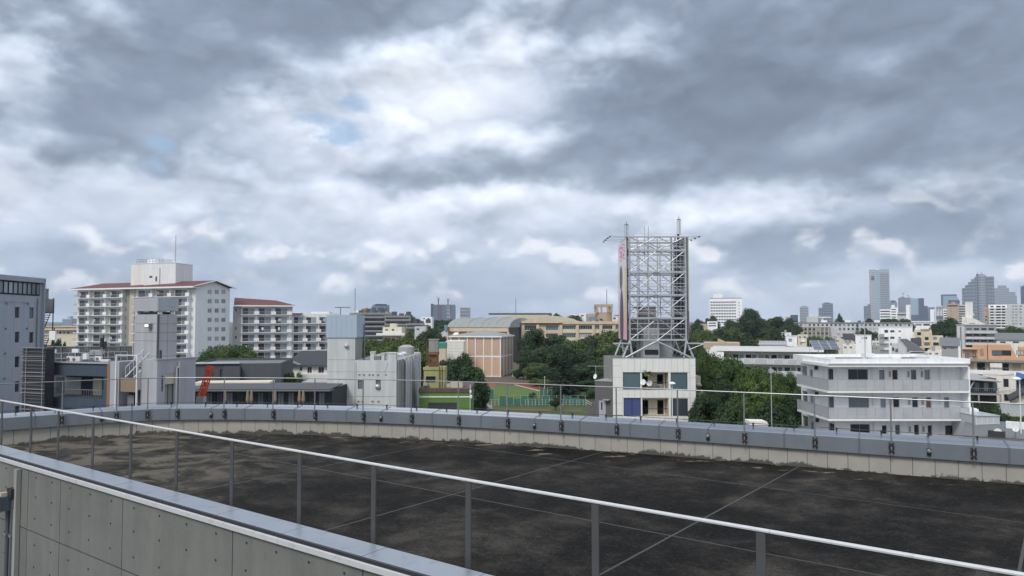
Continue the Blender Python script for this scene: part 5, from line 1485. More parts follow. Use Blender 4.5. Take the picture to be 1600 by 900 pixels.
MB().tube((0, 0, 0), (0, 0, hh), .03, 6).build('mast', 'galvanised', o)
MB().tube((-1.0, 0, hh - .1), (1.5, 0, hh - .1), .02, 5).build('boom', 'galvanised', o)
for k in range(9): MB().tube((-1.0 + .3 * k, -.3, hh - .1), (-1.0 + .3 * k, .3, hh - .1), .012, 4).build('element', 'galvanised', o)
MB().lathe((-.1, -.1, .45), ((.05, -.12), (.28, -.04), (.32, 0), (.2, -.02)), 12, (-.9, -.6, .3)).build('dish', 'plastic_white', o)
for x in (949, 954): b.part('roof_ladder', 'galvanised', MB().tube((b.u(x), 1, zt + .1), (b.u(x), 1, b.z(x, 580)), .04, 5))
b.part('roof_ladder', 'galvanised', MB().box(b.u(949), b.u(954), .98, 1.02, b.z(950, 593), b.z(950, 592)))
# stone house corner right of the tile building
b = Bd('stone_house', 'rough pale stone house corner just right of the tile building', 'house', 1084, 97, 1100, 97, 6)
mb = MB()
random.seed(3)
b.part('wall', 'tan_stone', MB().prism([(0, 0), (b.W * .6, 0), (b.W * .6, 6), (0, 6)], 0, b.z(1090, 588)))
for k in range(26):
    u0 = random.uniform(0, b.W * .95); z0 = b.z(1090, random.uniform(590, 622)); r0 = random.uniform(.25, .6)
    if z0 > b.z(1090, 592 + 18 * u0 / b.W): continue
    b.part('stone', 'tan_stone', MB().lathe((u0, -.1, z0), ((r0 * .5, -r0 * .5), (r0, -.1), (r0 * .9, r0 * .3), (r0 * .3, r0 * .5)), 7))
h = b.rect(1087, 602, 1092, 611); b.part('window', 'glass', MB().box(h[0], h[2], -.85, -.7, h[1], h[3]))

# ================================================================ right: long pale apartment block behind the trees
b = Bd('gallery_block', 'long pale apartment block with open galleries and a flat roof behind the round trees', 'building', 1122, 168, 1262, 168, 10)
zt = b.z(1190, 546)
b.shell(zt, 'warm_white_wall', parapet=.02, roof='grey_roof')
b.part('roof_slab', 'light_grey_wall', MB().box(-1.5, b.W + 3, -2.2, 10.5, zt + .003, zt + .35))
b.part('roof_edge', 'slab_white', MB().box(-1.6, b.W + 3, -2.35, -2.21, zt - .35, zt + .4))
for k in range(5):
    y0 = 559.5 + 18.9 * k; z1, z0 = b.z(1190, y0), b.z(1190, y0 + 9)
    b.part('gallery_parapet', 'light_grey_wall', MB().box(0, b.W, -2.0, -1.88, z0, z1)); b.part('gallery_slab', 'plastic_grey', MB().box(0, b.W, -1.87, -.004, z0, z0 + .15))
    for x0, x1 in ((1161, 1171), (1178, 1198), (1208, 1222), (1230, 1244), (1140, 1150)):
        u0, u1 = b.u(x0, -2), b.u(x1, -2); b.part('panel', 'frosted_panel', MB().box(u0, u1, -2.04, -2.004, z0 + .25, z1 - .12)); b.part('panel_frame', 'slab_white', MB().box(u0 - .06, u1 + .06, -2.06, -2.0, z1 - .11, z1 + .02).box(u0 - .08, u0 - .005, -2.06, -2.0, z0 + .2, z1 - .12).box(u1 + .005, u1 + .08, -2.06, -2.0, z0 + .2, z1 - .12))
    for j in range(14):
        u0 = .5 + j * b.W / 14; b.part('door' if j % 2 else 'window', 'tan_wall' if j % 5 == 1 else ('glass' if j % 2 == 0 else 'glass_pale'), MB().box(u0, u0 + (.85 if j % 2 else 1.1), -.06, -.004, z0 + (.16 if j % 2 else .9), z0 + 2.0))
b.part('gable', 'white_wall', MB().box(-.1, -.004, -1.9, 10, 0, zt - .02).box(b.u(1121), b.u(1131), -2.12, -1.6, 0, zt - .4))
# solar panels on a rack
sp_ = Bd('solar_array', 'rack of three tilted solar panels on the flat roof behind the white balcony building', 'solar panels', 1271, 150, 1313, 150, 4, zb=zt)
zA, zB = sp_.z(1290, 546), sp_.z(1290, 533)
for k in range(3):
    u0, u1 = sp_.W * k / 3, sp_.W * (k + 1) / 3 - .12
    o = sp_.part('solar_panel', 'solar', MB().quad((u0, 0, zA), (u1, 0, zA), (u1 - .9, 3, zB), (u0 - .9, 3, zB)).quad((u0, 0, zA - .08), (u1, 0, zA - .08), (u1 - .9, 3, zB - .08), (u0 - .9, 3, zB - .08)))
    fr_ = MB()
    for t in (0, .333, .666, 1.0): fr_.tube((u0 - .9 * t, 3 * t, zA + (zB - zA) * t + .02), (u1 - .9 * t, 3 * t, zA + (zB - zA) * t + .02), .03, 4)
    fr_.tube((u0, 0, zA + .02), (u0 - .9, 3, zB + .02), .05, 4).tube((u1, 0, zA + .02), (u1 - .9, 3, zB + .02), .05, 4)
    fr_.build('panel_frame', 'galvanised', o)
for k in range(4): sp_.part('leg', 'galvanised', MB().box(sp_.W * k / 3 - .9, sp_.W * k / 3 - .8, 2.9, 3.0, -6, zB - .1))
# tan parapet building and low white roofs behind it
b = Bd('brown_parapet_house', 'flat-roofed house with a long brown parapet and a small pitched lantern', 'house', 1100, 195, 1155, 195, 12)
b.part('wall', 'warm_white_wall', MB().box(0, b.W, 0, 12, 0, b.z(1128, 545))); b.part('parapet', 'tan_wall', MB().box(-.2, b.W + .1, -.2, 12.2, b.z(1128, 545) + .003, b.z(1128, 536)))
b.part('lantern', 'tan_wall', MB().sweep_y([(b.u(1121), b.z(1128, 536)), (b.u(1136), b.z(1128, 536) + .02), (b.u(1121), b.z(1121, 529.5))], 1, 6))
b = Bd('glazed_rail_house', 'low white house with a glass balustrade on its flat roof behind the cedar', 'house', 1186, 215, 1232, 215, 10)
zt_ = b.z(1208, 539); b.part('wall', 'white_wall', MB().box(0, b.W, 0, 10, 0, zt_)); b.part('roof', 'white_roof', MB().box(-.3, b.W + .3, -.3, 10.3, zt_ + .003, zt_ + .3))
for k in range(9):
    o = b.part('baluster_post', 'white_metal', MB().box(b.W * k / 8.2 - .04, b.W * k / 8.2 + .04, .1, .2, zt_ + .3, b.z(1208, 532))); 
    if k < 8: b.part('glass_panel', 'frosted_panel', MB().box(b.W * k / 8.2 + .06, b.W * (k + 1) / 8.2 - .06, .12, .15, zt_ + .4, b.z(1208, 532.5)))
def small_house(name, label, x0, x1, y0, Y, D, m, wins=(), roof='white_roof', grp=None, side=None, cat='house', ybot=None):
    b = Bd(name, label, cat, x0, Y, x1, Y, D, grp)
    b.shell(b.z((x0 + x1) / 2, y0), m, front=[(*b.rect(*w[:4]), w[4] if len(w) > 4 else 'glass', w[5] if len(w) > 5 else 'white_metal', -1, w[6] if len(w) > 6 else 2) for w in wins], roof=roof)
    return b
b = small_house('white_cube_house', 'white cubic house with one square window left of the solar panels', 1229, 1245, 525, 205, 7, 'white_wall', [(1232, 529, 1237.5, 534, 'glass', 'grey_metal')])
b.part('cornice', 'slab_white', MB().box(-.15, b.W + .15, -.15, .2, b.z(1237, 525.5) , b.z(1237, 524.2)))
b = small_house('cream_box_house', 'small cream box-shaped house between the white cube house and the solar panels', 1248, 1260, 529, 200, 6, 'cream_wall', [(1250, 535, 1253, 539)])
b.part('shutter_box', 'white_wall', MB().box(b.W * .3, b.W * .8, -.3, -.004, b.z(1254, 534), b.z(1254, 532)))
b = small_house('white_gable_house', 'bright white windowed house right of the solar panels', 1336, 1361, 524, 190, 8, 'white_wall', [(1349.5, 526.5, 1355, 530), (1343, 534, 1345, 535.5)])
b.part('coping', 'slab_white', MB().box(-.1, b.W + .1, -.1, .2, b.z(1348, 524) + .003, b.z(1348, 523)))
b.part('vent', 'grey_metal', MB().box(b.W * .4, b.W * .48, -.08, -.004, b.z(1348, 529), b.z(1348, 527.5)))
# white flats with balconies
b = Bd('white_flats', 'white flats with square windows and side balconies behind the white balcony building', 'building', 1372, 215, 1425, 215, 12)
zt_ = b.z(1398, 511.5)
ws = [(1382, 515.5, 1387.5, 520), (1391, 516, 1397.5, 519.5), (1404, 516.5, 1407.5, 519), (1391, 526, 1397.5, 529.5), (1382, 526.5, 1387, 530), (1391, 536, 1397.5, 540), (1404, 526.5, 1407.5, 529.5)]
b.shell(zt_, 'white_wall', front=[(*b.rect(*w), 'glass', 'grey_metal') for w in ws])
for k in range(4): 
    b.part('side_balcony', 'slab_white', MB().box(b.W + .02, b.W + 1.2, 0, 4, b.z(1424, 523.5 + 10 * k), b.z(1424, 519 + 10 * k)).box(b.W + .02, b.W + 1.2, .1, 4, b.z(1424, 523.7 + 10 * k), b.z(1424, 523.5 + 10 * k)))
    b.part('front_balcony', 'plastic_grey', MB().box(b.u(1373), b.u(1381), -1.2, -1.1, b.z(1377, 526 + 10 * k), b.z(1377, 521.5 + 10 * k)).box(b.u(1373), b.u(1388), -1.2, -.004, b.z(1377, 526.6 + 10 * k), b.z(1377, 526.1 + 10 * k)))
b.part('parapet_cap', 'slab_white', MB().box(-.1, b.W + .1, -.1, .2, zt_ + .003, zt_ + .15))
# grey slope-roofed house in front of it
b = Bd('attic_house', 'grey house with a steep lean-to roof and a tiny dormer behind the white balcony roof', 'house', 1392, 150, 1445, 150, 7)
zA, zB, zC = b.z(1400, 537), b.z(1440, 549), b.z(1410, 529.5)
b.part('wall', 'light_grey_wall', MB().box(0, b.u(1421), 0, 7, 0, zA).box(b.u(1421) + .004, b.W, 0, 7, 0, zB - .4))
b.part('roof', 'grey_roof', MB().quad((b.u(1405), -.1, zC), (b.u(1415), -.1, zC), (b.W, -.1, zB), (b.u(1421), -.1, zB)).quad((b.u(1415), -.1, zC), (b.u(1415), 7, zC), (b.W, 7, zB), (b.W, -.1, zB)))
b.part('roof_block', 'light_grey_wall', MB().box(b.u(1402), b.u(1416), .2, 6, zA, zC - .05).quad((b.u(1405), -.05, zA), (b.u(1425), -.05, zA), (b.u(1415), -.05, zC)))
for x0, x1, y0 in ((1394, 1397, 543), (1399, 1403, 545), (1417, 1420, 545)): 
    h = b.rect(x0, y0, x1, y0 + 5); window(b.root, 'y', -.2, *h, 'glass', 'dark_metal', split=1)
# mustard stepped house
b = Bd('mustard_house', 'mustard-coloured stepped house with brown columns right of the white flats', 'building', 1428, 205, 1473, 205, 9)
z1_, z2_ = b.z(1445, 516), b.z(1465, 525)
h1_ = [(*b.rect(x0, y0, x0 + 6, y0 + 5), 'glass', 'dark_metal') for x0, y0 in ((1432, 527), (1445, 526.5), (1445, 535), (1432, 535), (1445, 543.5), (1433, 519))]
b.shell(z1_, 'cream_wall', front=h1_, W=b.u(1455), parapet=.3)
b.shell(z2_, 'cream_wall', front=[(*b.rect(1458, 526.5, 1464, 531), 'glass', 'dark_metal'), (*b.rect(1458, 535, 1467, 540), 'glass', 'dark_metal')], W=b.W - b.u(1455) - .01, x0=b.u(1455) + .01, parapet=.3, name='wing')
for x in (1430, 1441, 1454): b.part('column', 'beige_wall', MB().box(b.u(x) - .25, b.u(x) + .25, -.6, -.004, 0, b.z(1445, 518)))
b.part('roof_deck', 'tan_wall', MB().box(b.u(1438), b.u(1452), -.3, 3, z1_ + .003, b.z(1445, 514)))
for k in range(3): b.part('balcony', 'cream_wall', MB().box(b.u(1443), b.u(1453), -.9, -.62, b.z(1445, 534 + 9 * k), b.z(1445, 531.5 + 9 * k)))
# grey concrete flats
b = Bd('grey_flats', 'grey concrete flats with long horizontal balcony bands near the right edge', 'building', 1494, 235, 1556, 235, 11)
zt_ = b.z(1525, 508.5)
hs = [(*b.rect(1510 + 11.5 * i, 512.5 + 9 * k, 1518.5 + 11.5 * i, 516 + 9 * k), 'glass', 'grey_metal', -1, 2) for i in range(4) for k in range(4)]
b.shell(zt_, 'grey_wall', front=hs)
for k in range(4): b.part('balcony_band', 'light_grey_wall', MB().box(b.u(1508), b.W + .3, -1.2, -1.08, b.z(1530, 521 + 9 * k), b.z(1530, 517.2 + 9 * k)).box(b.u(1508), b.W + .3, -1.07, -.004, b.z(1530, 521 + 9 * k), b.z(1530, 520.6 + 9 * k)))
b.part('stair_core', 'light_grey_wall', MB().box(b.u(1495), b.u(1507), -.8, -.004, 0, zt_ - .2)); b.part('slot', 'dark_grey_wall', MB().box(b.u(1500), b.u(1501.5), -.84, -.804, 2, zt_ - .5))
b.part('roof_cap', 'plastic_grey', MB().box(-.2, b.W + .2, -.3, 11, zt_ + .003, zt_ + .25))
# orange flats
b = Bd('orange_flats', 'orange rendered top storey with slanted terrace fronts at the right edge', 'building', 1500, 122, 1640, 122, 10)
zt_, zm_ = b.z(1560, 538.5), b.z(1560, 562)
b.part('lower_wall', 'cream_wall', MB().box(0, b.W, .5, 10, 0, zm_))
b.part('ledge', 'weathered_concrete', MB().box(-.5, b.W, -.8, .45, zm_ - .35, zm_))
def ramp_wall(x0, x1, y0, y1, lean, holes=()):
    u0, u1 = b.u(x0), b.u(x1); za, zb2 = b.z((x0 + x1) / 2, y1), b.z((x0 + x1) / 2, y0)
    return MB().sweep_y([(u0 + .1, za), (u1, za), (u1 - lean, zb2), (u0 + .1, zb2)], 0.3, 8)
b.part('terrace', 'orange_wall', ramp_wall(1501, 1527, 545, 562, .5)); b.part('terrace', 'orange_wall', ramp_wall(1517, 1541, 539, 562, 0)); b.part('terrace', 'orange_wall', ramp_wall(1541, 1588, 539, 562, .9)); b.part('terrace', 'orange_wall', ramp_wall(1589, 1640, 543, 562, 0))
for x0, x1, y0, y1 in ((1550, 1565, 547.5, 555.5), (1565.5, 1580, 547.5, 555.5), (1588, 1600, 548, 555), (1532, 1536, 546, 555), (1508, 1514, 552, 561), (1515, 1524, 553, 557)):
    h = b.rect(x0, y0, x1, y1); window(b.root, 'y', .1, *h, 'glass_blue' if y0 < 552 else 'glass_pale', 'dark_metal')
b.part('canopy', 'tan_wall', MB().box(b.u(1501), b.u(1526), -.3, 3, b.z(1512, 546), b.z(1512, 545)))
b.part('kerb', 'orange_wall', MB().box(b.u(1543), b.W, -.4, .29, zm_ + .01, b.z(1570, 558)))
ga = [b.z(1550, y) for y in (567, 579, 589)]
b.part('gallery_wall', 'slab_white', MB().box(0, b.W, -1.2, -1.08, b.z(1550, 584.5), b.z(1550, 578)).box(0, b.W, -1.07, .49, b.z(1550, 585), b.z(1550, 584.2)))
for k in range(9): b.part('gallery_window', 'glass' if k % 2 else 'tan_wall', MB().box(.6 + k * 1.6, 1.7 + k * 1.6, .43, .496, b.z(1550, 579), b.z(1550, 567.5)))
for k in range(22): b.part('gallery_baluster', 'grey_metal', MB().box(b.W * k / 22 + .2, b.W * k / 22 + .24, -1.18, -1.12, b.z(1550, 578), b.z(1550, 574)))
b.part('gallery_rail', 'grey_metal', MB().box(b.u(1535), b.W, -1.2, -1.1, b.z(1550, 574.3), b.z(1550, 573.5)))
b.part('cabinet', 'warm_white_wall', MB().box(b.u(1545), b.u(1564), -1.0, -.3, b.z(1550, 580), b.z(1550, 567)))
# cream house with blue tarp and dark veranda house
b = Bd('cream_house', 'cream rendered house with a curved parapet and two dark windows below the orange flats', 'house', 1533, 96, 1584, 94, 7)
zt_ = b.z(1550, 585)
wv = [(*b.rect(1567.5, 592, 1576, 605), 'glass', 'grey_metal', -1, 1), (*b.rect(1568.5, 616, 1576.5, 627), 'glass', 'grey_metal', -1, 1)]
b.shell(zt_, 'warm_white_wall', front=wv, roof='grey_roof')
b.part('parapet_curve', 'warm_white_wall', MB().sweep_y([(0, zt_ - .05), (b.u(1580), zt_ - .05), (b.u(1576), zt_ + .02), (b.u(1540), zt_ + .3), (0, zt_ + .35)], -.05, .3))
b.part('cable', 'grey_metal', MB().tube((b.u(1555), -.1, b.z(1555, 612)), (b.u(1590), -.3, b.z(1590, 607)), .02, 4))
o = Bd('blue_tarp', 'bright blue tarpaulin roof right of the cream house', 'tarpaulin', 1580, 99, 1620, 99, 4)
o.part('sheet', 'blue_tarp', MB().sweep_x(((0, o.z(1590, 592)), (0, o.z(1590, 591.3)), (4, o.z(1590, 585)), (4, o.z(1590, 586))), 0, o.W))
o.part('frame', 'grey_metal', MB().box(.1, .2, .1, .2, 0, o.z(1590, 592.2)).box(.1, .2, 3.8, 3.9, 0, o.z(1590, 587)))
o.part('hut_wall', 'dark_grey_wall', MB().box(.3, o.W, 1, 3.7, 0, o.z(1590, 594)))
b = Bd('veranda_house', 'dark timber house with a glazed veranda and sloping tin roof under the cream house', 'house', 1500, 92, 1560, 91, 6)
zt_ = b.z(1535, 592)
b.part('wall', 'brown_wall' if False else 'dark_timber', MB().box(0, b.W, 1.2, 6, 0, zt_)) if 'dark_timber' in MATS else None
mat('dark_timber', (.075, .065, .06), streak=.1, var=.15)
b.part('wall', 'dark_timber', MB().box(0, b.W, 1.2, 6, 0, zt_))
b.part('tin_roof', 'plastic_grey', MB().quad((b.u(1498), -.6, b.z(1500, 592)), (b.u(1560), -.6, b.z(1555, 596)), (b.u(1545), 5, b.z(1540, 588)), (b.u(1498), 5, b.z(1500, 586))).quad((b.u(1498), -.6, b.z(1500, 593)), (b.u(1560), -.6, b.z(1555, 597)), (b.u(1545), 5, b.z(1540, 589)), (b.u(1498), 5, b.z(1500, 587))))
for k in range(6):
    u0 = b.u(1513 + 7 * k, 1.2); b.part('veranda_window', 'glass_pale' if k % 2 else 'glass', MB().box(u0, u0 + .5, 1.12, 1.19, b.z(1535, 612), b.z(1535, 599)))
b.part('veranda_rail', 'grey_metal', MB().box(b.u(1512), b.u(1558), -.1, 0, b.z(1535, 607), b.z(1535, 606.2)))
for k in range(14):
    u0 = b.u(1512 + 3.4 * k); b.part('veranda_baluster', 'grey_metal', MB().box(u0, u0 + .03, -.08, -.03, b.z(1535, 615), b.z(1535, 607)))
b.part('veranda_deck', 'plastic_grey', MB().box(b.u(1510), b.u(1560), -.3, 1.1, b.z(1535, 617), b.z(1535, 615)))
b.part('brace', 'galvanised', MB().tube((b.u(1509), -.3, b.z(1509, 612)), (b.u(1519), -.3, b.z(1519, 593)), .08, 5))
for x in (1524, 1558): b.part('veranda_post', 'plastic_grey', MB().box(b.u(x), b.u(x) + .15, -.25, -.1, 0, b.z(1535, 617)))
b = Bd('yellow_gable_house', 'small house with a yellow gable at the right edge below the blue tarpaulin', 'house', 1578, 88, 1640, 86, 6)
zA, zB = b.z(1600, 612), b.z(1580, 622)
b.part('wall', 'cream_wall', MB().box(0, b.W, 0, 6, 0, zB - .3)); b.part('gable', 'cream_wall', MB().quad((0, -.01, zB - .3), (b.W, -.01, zB - .3), (b.W * .5, -.01, zA + .3)))
b.part('roof', 'dark_roof', MB().quad((-.3, -.5, zB - .2), (b.W * .5, -.5, zA + .4), (b.W * .5, 6, zA + .4), (-.3, 6, zB - .2)).quad((b.W + .3, -.5, zB - .2), (b.W * .5, -.5, zA + .4), (b.W * .5, 6, zA + .4), (b.W + .3, 6, zB - .2)).tube((-.3, -.5, zB - .3), (b.W * .5, -.5, zA + .3), .14, 4))
b = Bd('tin_roof_shed', 'long pale tin-roofed shed in front of the trees at the right edge', 'shed', 1563, 84, 1640, 82, 6)
zA, zB = b.z(1590, 638), b.z(1590, 651)
b.part('roof', 'vault_roof', MB().sweep_x(((-.3, zB), (-.3, zB + .08), (5, zA + .08), (5, zA)), -.2, b.W)); b.part('wall', 'plastic_grey', MB().box(0, b.W, 0, 4.8, 0, zB - .003))
for k in range(12): b.part('roof_seam', 'galvanised', MB().tube((b.W * k / 12, -.3, zB + .09), (b.W * k / 12, 5, zA + .09), .025, 4))
# glasshouse box
b = Bd('glasshouse', 'small white-framed frosted glasshouse right of the white balcony building', 'glasshouse', 1521, 74, 1557, 74, 4)
zA, zB = b.z(1540, 650.5), b.z(1540, 684)
cols_ = 4; rows_ = 3
for i in range(cols_):
    for j in range(rows_): b.part('pane', 'glass_bright' if False else 'frosted_panel', MB().box(b.W * i / cols_ + .03, b.W * (i + 1) / cols_ - .03, .02, .04, zB + (zA - zB) * j / rows_ + .03, zB + (zA - zB) * (j + 1) / rows_ - .03))
for i in range(cols_ + 1): b.part('frame_bar', 'white_metal', MB().box(b.W * i / cols_ - .025, b.W * i / cols_ + .025, 0, .06, zB - 4, zA))
for j in range(rows_ + 1): b.part('frame_bar', 'white_metal', MB().box(0, b.W, -.004, .064, zB + (zA - zB) * j / rows_ - .025, zB + (zA - zB) * j / rows_ + .025))
b.part('roof', 'frosted_panel', MB().box(-.05, b.W + .05, -.1, 4, zA + .03, zA + .1)); b.part('side_glazing', 'frosted_panel', MB().box(-.02, 0.02, .07, 4, zB - 4, zA))
b.part('base', 'weathered_concrete', MB().box(0.03, b.W, .07, 3.9, 0, zB))
# grey tiled roof with dishes
b = Bd('grey_roof_house', 'grey tiled roof with white tanks and dishes below the glasshouse', 'house', 1500, 70, 1640, 66, 8)
zA = b.z(1580, 682)
b.part('wall', 'dark_annex', MB().box(0, b.W, 0, 8, 0, zA - .3)); b.part('roof', 'grey_roof', MB().sweep_x(((-.5, zA - .5), (8, zA + .25), (8, zA + .4), (-.5, zA - .4)), -.3, b.W))
for x, w in ((1567, .55), (1578, .5), (1588, .4)):
    u0 = b.u(x, 5); b.part('roof_tank', 'plastic_white', MB().box(u0, u0 + w, 5, 5.6, zA, zA + .75))
b.part('plant_trough', 'dark_roof', MB().box(b.u(1538), b.u(1565), .5, 1.2, zA - .35, zA + .3))
dish(1559, 675, 69, .32, 'white satellite dish on the grey roof below the glasshouse', (-.8, -1, .3))
dish(1587, 670, 68, .27, 'round white satellite dish at the right end of the grey roof', (-.5, -1, .2))
street_lamp(1593, 593, 70, 'street lamp with a white head at the right edge of the picture', -.3)

# ================================================================ white balcony building
b = Bd('balcony_building', 'white four-storey apartment building with wrap-around grey balconies on the right', 'building', 1302, 78, 1502, 78, 9)
zt = b.z(1400, 559.5); W = b.W
ef = b.z(1400, 567.5)                      # eave slab under the parapet
slabs = [b.z(1400, y) for y in (608.5, 651.5)] ; fh = slabs[0] - slabs[1]
slabs = [slabs[0], slabs[1], slabs[1] - fh, slabs[1] - 2 * fh]
front = []
cols = {0: ((1323.5, 1354.5, 'door2'), (1372, 1380.5, 'door_pale'), (1392.5, 1401, 'win'), (1421.5, 1430, 'win_pale'), (1442.5, 1451, 'door_pale')),
        1: ((1323.5, 1355.5, 'door2'), (1373, 1381.5, 'door_pale'), (1393, 1402.5, 'win'), (1422.5, 1431.5, 'win'), (1444, 1452, 'door_red'), (1472, 1480, 'door_pale')),
        2: ((1325.5, 1356, 'door2'), (1374.5, 1382, 'door'), (1395, 1402.5, 'win'), (1424.5, 1432, 'win'), (1445.5, 1452.5, 'door'), (1472.5, 1503, 'wide'))}
cols[3] = cols[1]
for fl, lst in cols.items():
    zf = slabs[fl]
    for x0, x1, kd in lst:
        u0, u1 = b.u(x0), min(b.u(x1), W - .15)
        z0, z1 = {'door2': (.12, 2.12), 'door': (.12, 2.0), 'door_pale': (.12, 2.05), 'door_red': (.12, 2.05), 'win': (1.0, 2.05), 'win_pale': (1.0, 2.05), 'wide': (.95, 2.0)}[kd]
        front.append((u0, zf + z0, u1, zf + z1, {'door2': 'glass', 'door': 'glass', 'door_pale': 'glass_pale', 'door_red': 'brown_wall', 'win': 'glass', 'win_pale': 'glass_pale', 'wide': 'glass'}[kd], 'grey_metal', -1, 2 if kd in ('door2', 'wide') else 1))
left = []
for fl in range(4):
    zf = slabs[fl]
    left.append((*(lambda r: (r[0], zf + .75, r[2], zf + 1.95))(b.srect(1252.5, 590, 1261, 600, 0)), 'glass_pale', 'grey_metal'))
    left.append((*(lambda r: (r[0], zf + .12, r[2], zf + 2.1))(b.srect(1293, 590, 1302, 600, 0)), 'glass', 'grey_metal'))
    left.append((*(lambda r: (r[0], zf + .6, r[2], zf + 2.0))(b.srect(1265, 590, 1270, 600, 0)), 'glass_pale', 'grey_metal', -1, 1))
b.D = b.hit(1250, 500, 'x', 0).y
b.shell(zt - .9, 'white_wall', front=front, left=left, parapet=.01, roof='white_roof')
# parapet storey and eave
b.part('parapet', 'white_wall', MB().box(-.9, W + .05, -1.25, -1.05, ef, zt).box(-.9, -.7, -1.045, b.D, ef, zt + .0).box(-.695, W + .05, b.D - .2, b.D, ef, zt).box(W - .15, W + .05, -1.045, b.D - .205, ef, zt))
b.part('eave_slab', 'slab_white', MB().box(-1.2, W - .3, -1.5, b.D - 3, ef - .3, ef - .004)); b.part('gutter', 'lilac_grey_panel', MB().box(-1.25, W - .3, -1.6, -1.51, ef - .05, ef + .06))
b.part('roof_deck', 'white_roof', MB().box(-.69, W - .16, -1.04, b.D - .21, ef + .0, zt - .35))
for x0, x1, y0, m in ((1314, 1348, 4.0, 'grey_roof'), (1352, 1362, 5, 'white_roof'), (1408, 1428, 4.5, 'grey_roof'), (1432, 1470, 6, 'white_roof'), (1366, 1376, 3, 'white_roof')):
    u0, u1 = b.u(x0, y0), b.u(x1, y0); b.part('roof_mat', m, MB().box(u0, u1, y0, y0 + 1.6, zt - .349, zt - .2))
b.part('roof_vent', 'plastic_white', MB().lathe((W * .62, 3.5, zt - .35), ((.5, 0), (.55, .3), (.3, .55)), 12)); b.part('roof_hatch', 'plastic_white', MB().box(W * .42, W * .5, 5, 6, zt - .35, zt + .25))
# balconies: slab, frosted panels with bars, soffit
D_bal = 1.5
for fl in range(4):
    zf = slabs[fl]; uend = W - (.25 if fl < 2 else .25)
    o = b.part('balcony', 'slab_white', MB().prism([(-1.35, -D_bal), (uend, -D_bal), (uend, -.004), (-.004, -.004), (-.004, b.D - 2.2), (-1.35, b.D - 2.2)], zf - .22, zf))
    n = 15
    for k in range(n):
        u0, u1 = -1.3 + (uend + 1.25) * k / n, -1.3 + (uend + 1.25) * (k + 1) / n
        MB().box(u0 + .02, u1 - .02, -D_bal + .04, -D_bal + .06, zf + .06, zf + 1.1).build('panel', 'balcony_panel', o) if 'balcony_panel' in MATS else None
        MB().box(u0 - .02, u0 + .018, -D_bal + .02, -D_bal + .08, zf, zf + 1.12).build('mullion', 'plastic_grey', o)
    for k in range(4):
        v0, v1 = -D_bal + (b.D - 2.2 + D_bal) * k / 4, -D_bal + (b.D - 2.2 + D_bal) * (k + 1) / 4
        MB().box(-1.31, -1.29, v0 + .02, v1 - .02, zf + .06, zf + 1.1).build('panel', 'balcony_panel', o) if 'balcony_panel' in MATS else None
        MB().box(-1.33, -1.27, v1 - .018, v1 + .02, zf, zf + 1.12).build('mullion', 'plastic_grey', o)
    MB().box(-1.33, uend, -D_bal + .02, -D_bal + .08, zf + 1.121, zf + 1.16).box(-1.33, -1.27, -D_bal + .09, b.D - 2.2, zf + 1.121, zf + 1.16).build('handrail', 'plastic_grey', o)
    MB().box(uend - .02, uend, -D_bal + .09, -.01, zf + .06, zf + 1.1).build('end_panel', 'frosted_panel', o)
    for x, w in ((1370, .7), (1437, .7), (1405, .8)):
        u0 = b.u(x); q = roof_unit(0, 500, 10, w, .62, .3, 'x'); q.parent = None
        q.location = Matrix.Translation(b.root.location) @ Matrix.Rotation(b.rz, 4, 'Z') @ Vector((u0, -1.0, zf))
        q['label'] = 'outdoor air-conditioning unit on the %s balcony behind the frosted panels, %s of its row' % (('top', 'second', 'third', 'lowest')[fl], {1370: 'leftmost', 1405: 'middle', 1437: 'rightmost'}[x]); q['group'] = 'air conditioners on the white building balconies'
        if fl == 3: 
            for c in list(q.children): bpy.data.objects.remove(c)
            bpy.data.objects.remove(q)
    for x in (1361, 1466): b.part('down_pipe', 'slab_white', MB().tube((b.u(x), -.08, zf + .1), (b.u(x), -.08, zf + fh - .35), .05, 6))
    v = b.srect(1272, 590, 1279, 600, 0); b.part('wall_unit', 'plastic_white', MB().box(-.5, -.01, v[0], v[2], zf + 1.75, zf + 2.25)); b.part('wall_unit_fan', 'dark_metal', MB().box(-.45, -.05, v[0] - .02, v[0] - .003, zf + 1.8, zf + 2.2))
    for x in (1387, 1416, 1437): b.part('meter_box', 'plastic_grey', MB().box(b.u(x), b.u(x) + .18, -.1, -.004, zf + 1.3, zf + 1.9)); b.part('wall_vent', 'plastic_white', MB().lathe((b.u(x) + .1, 0, zf + 2.15), ((.08, 0), (.08, .06), (.02, .1)), 8, (0, -1, 0)))
b.part('end_wall', 'white_wall', MB().box(W - .2, W + .02, -1.2, -.004, 0, ef - .31))
b.part('low_wing', 'white_wall', MB().box(W - .3, b.u(1517), -.6, 5, 0, b.z(1508, 637)))
b.part('low_wing_post', 'slab_white', MB().box(b.u(1513), b.u(1518), -.8, -.61, 0, b.z(1508, 638))); b.part('low_wing_box', 'lilac_grey_panel', MB().box(W - .25, b.u(1511), .5, 2.5, b.z(1508, 637), b.z(1508, 628.5)))
b.part('roof_pole', 'galvanised', MB().tube((b.u(1372), 3, zt - .3), (b.u(1372), 3, b.z(1372, 498)), .05, 6))
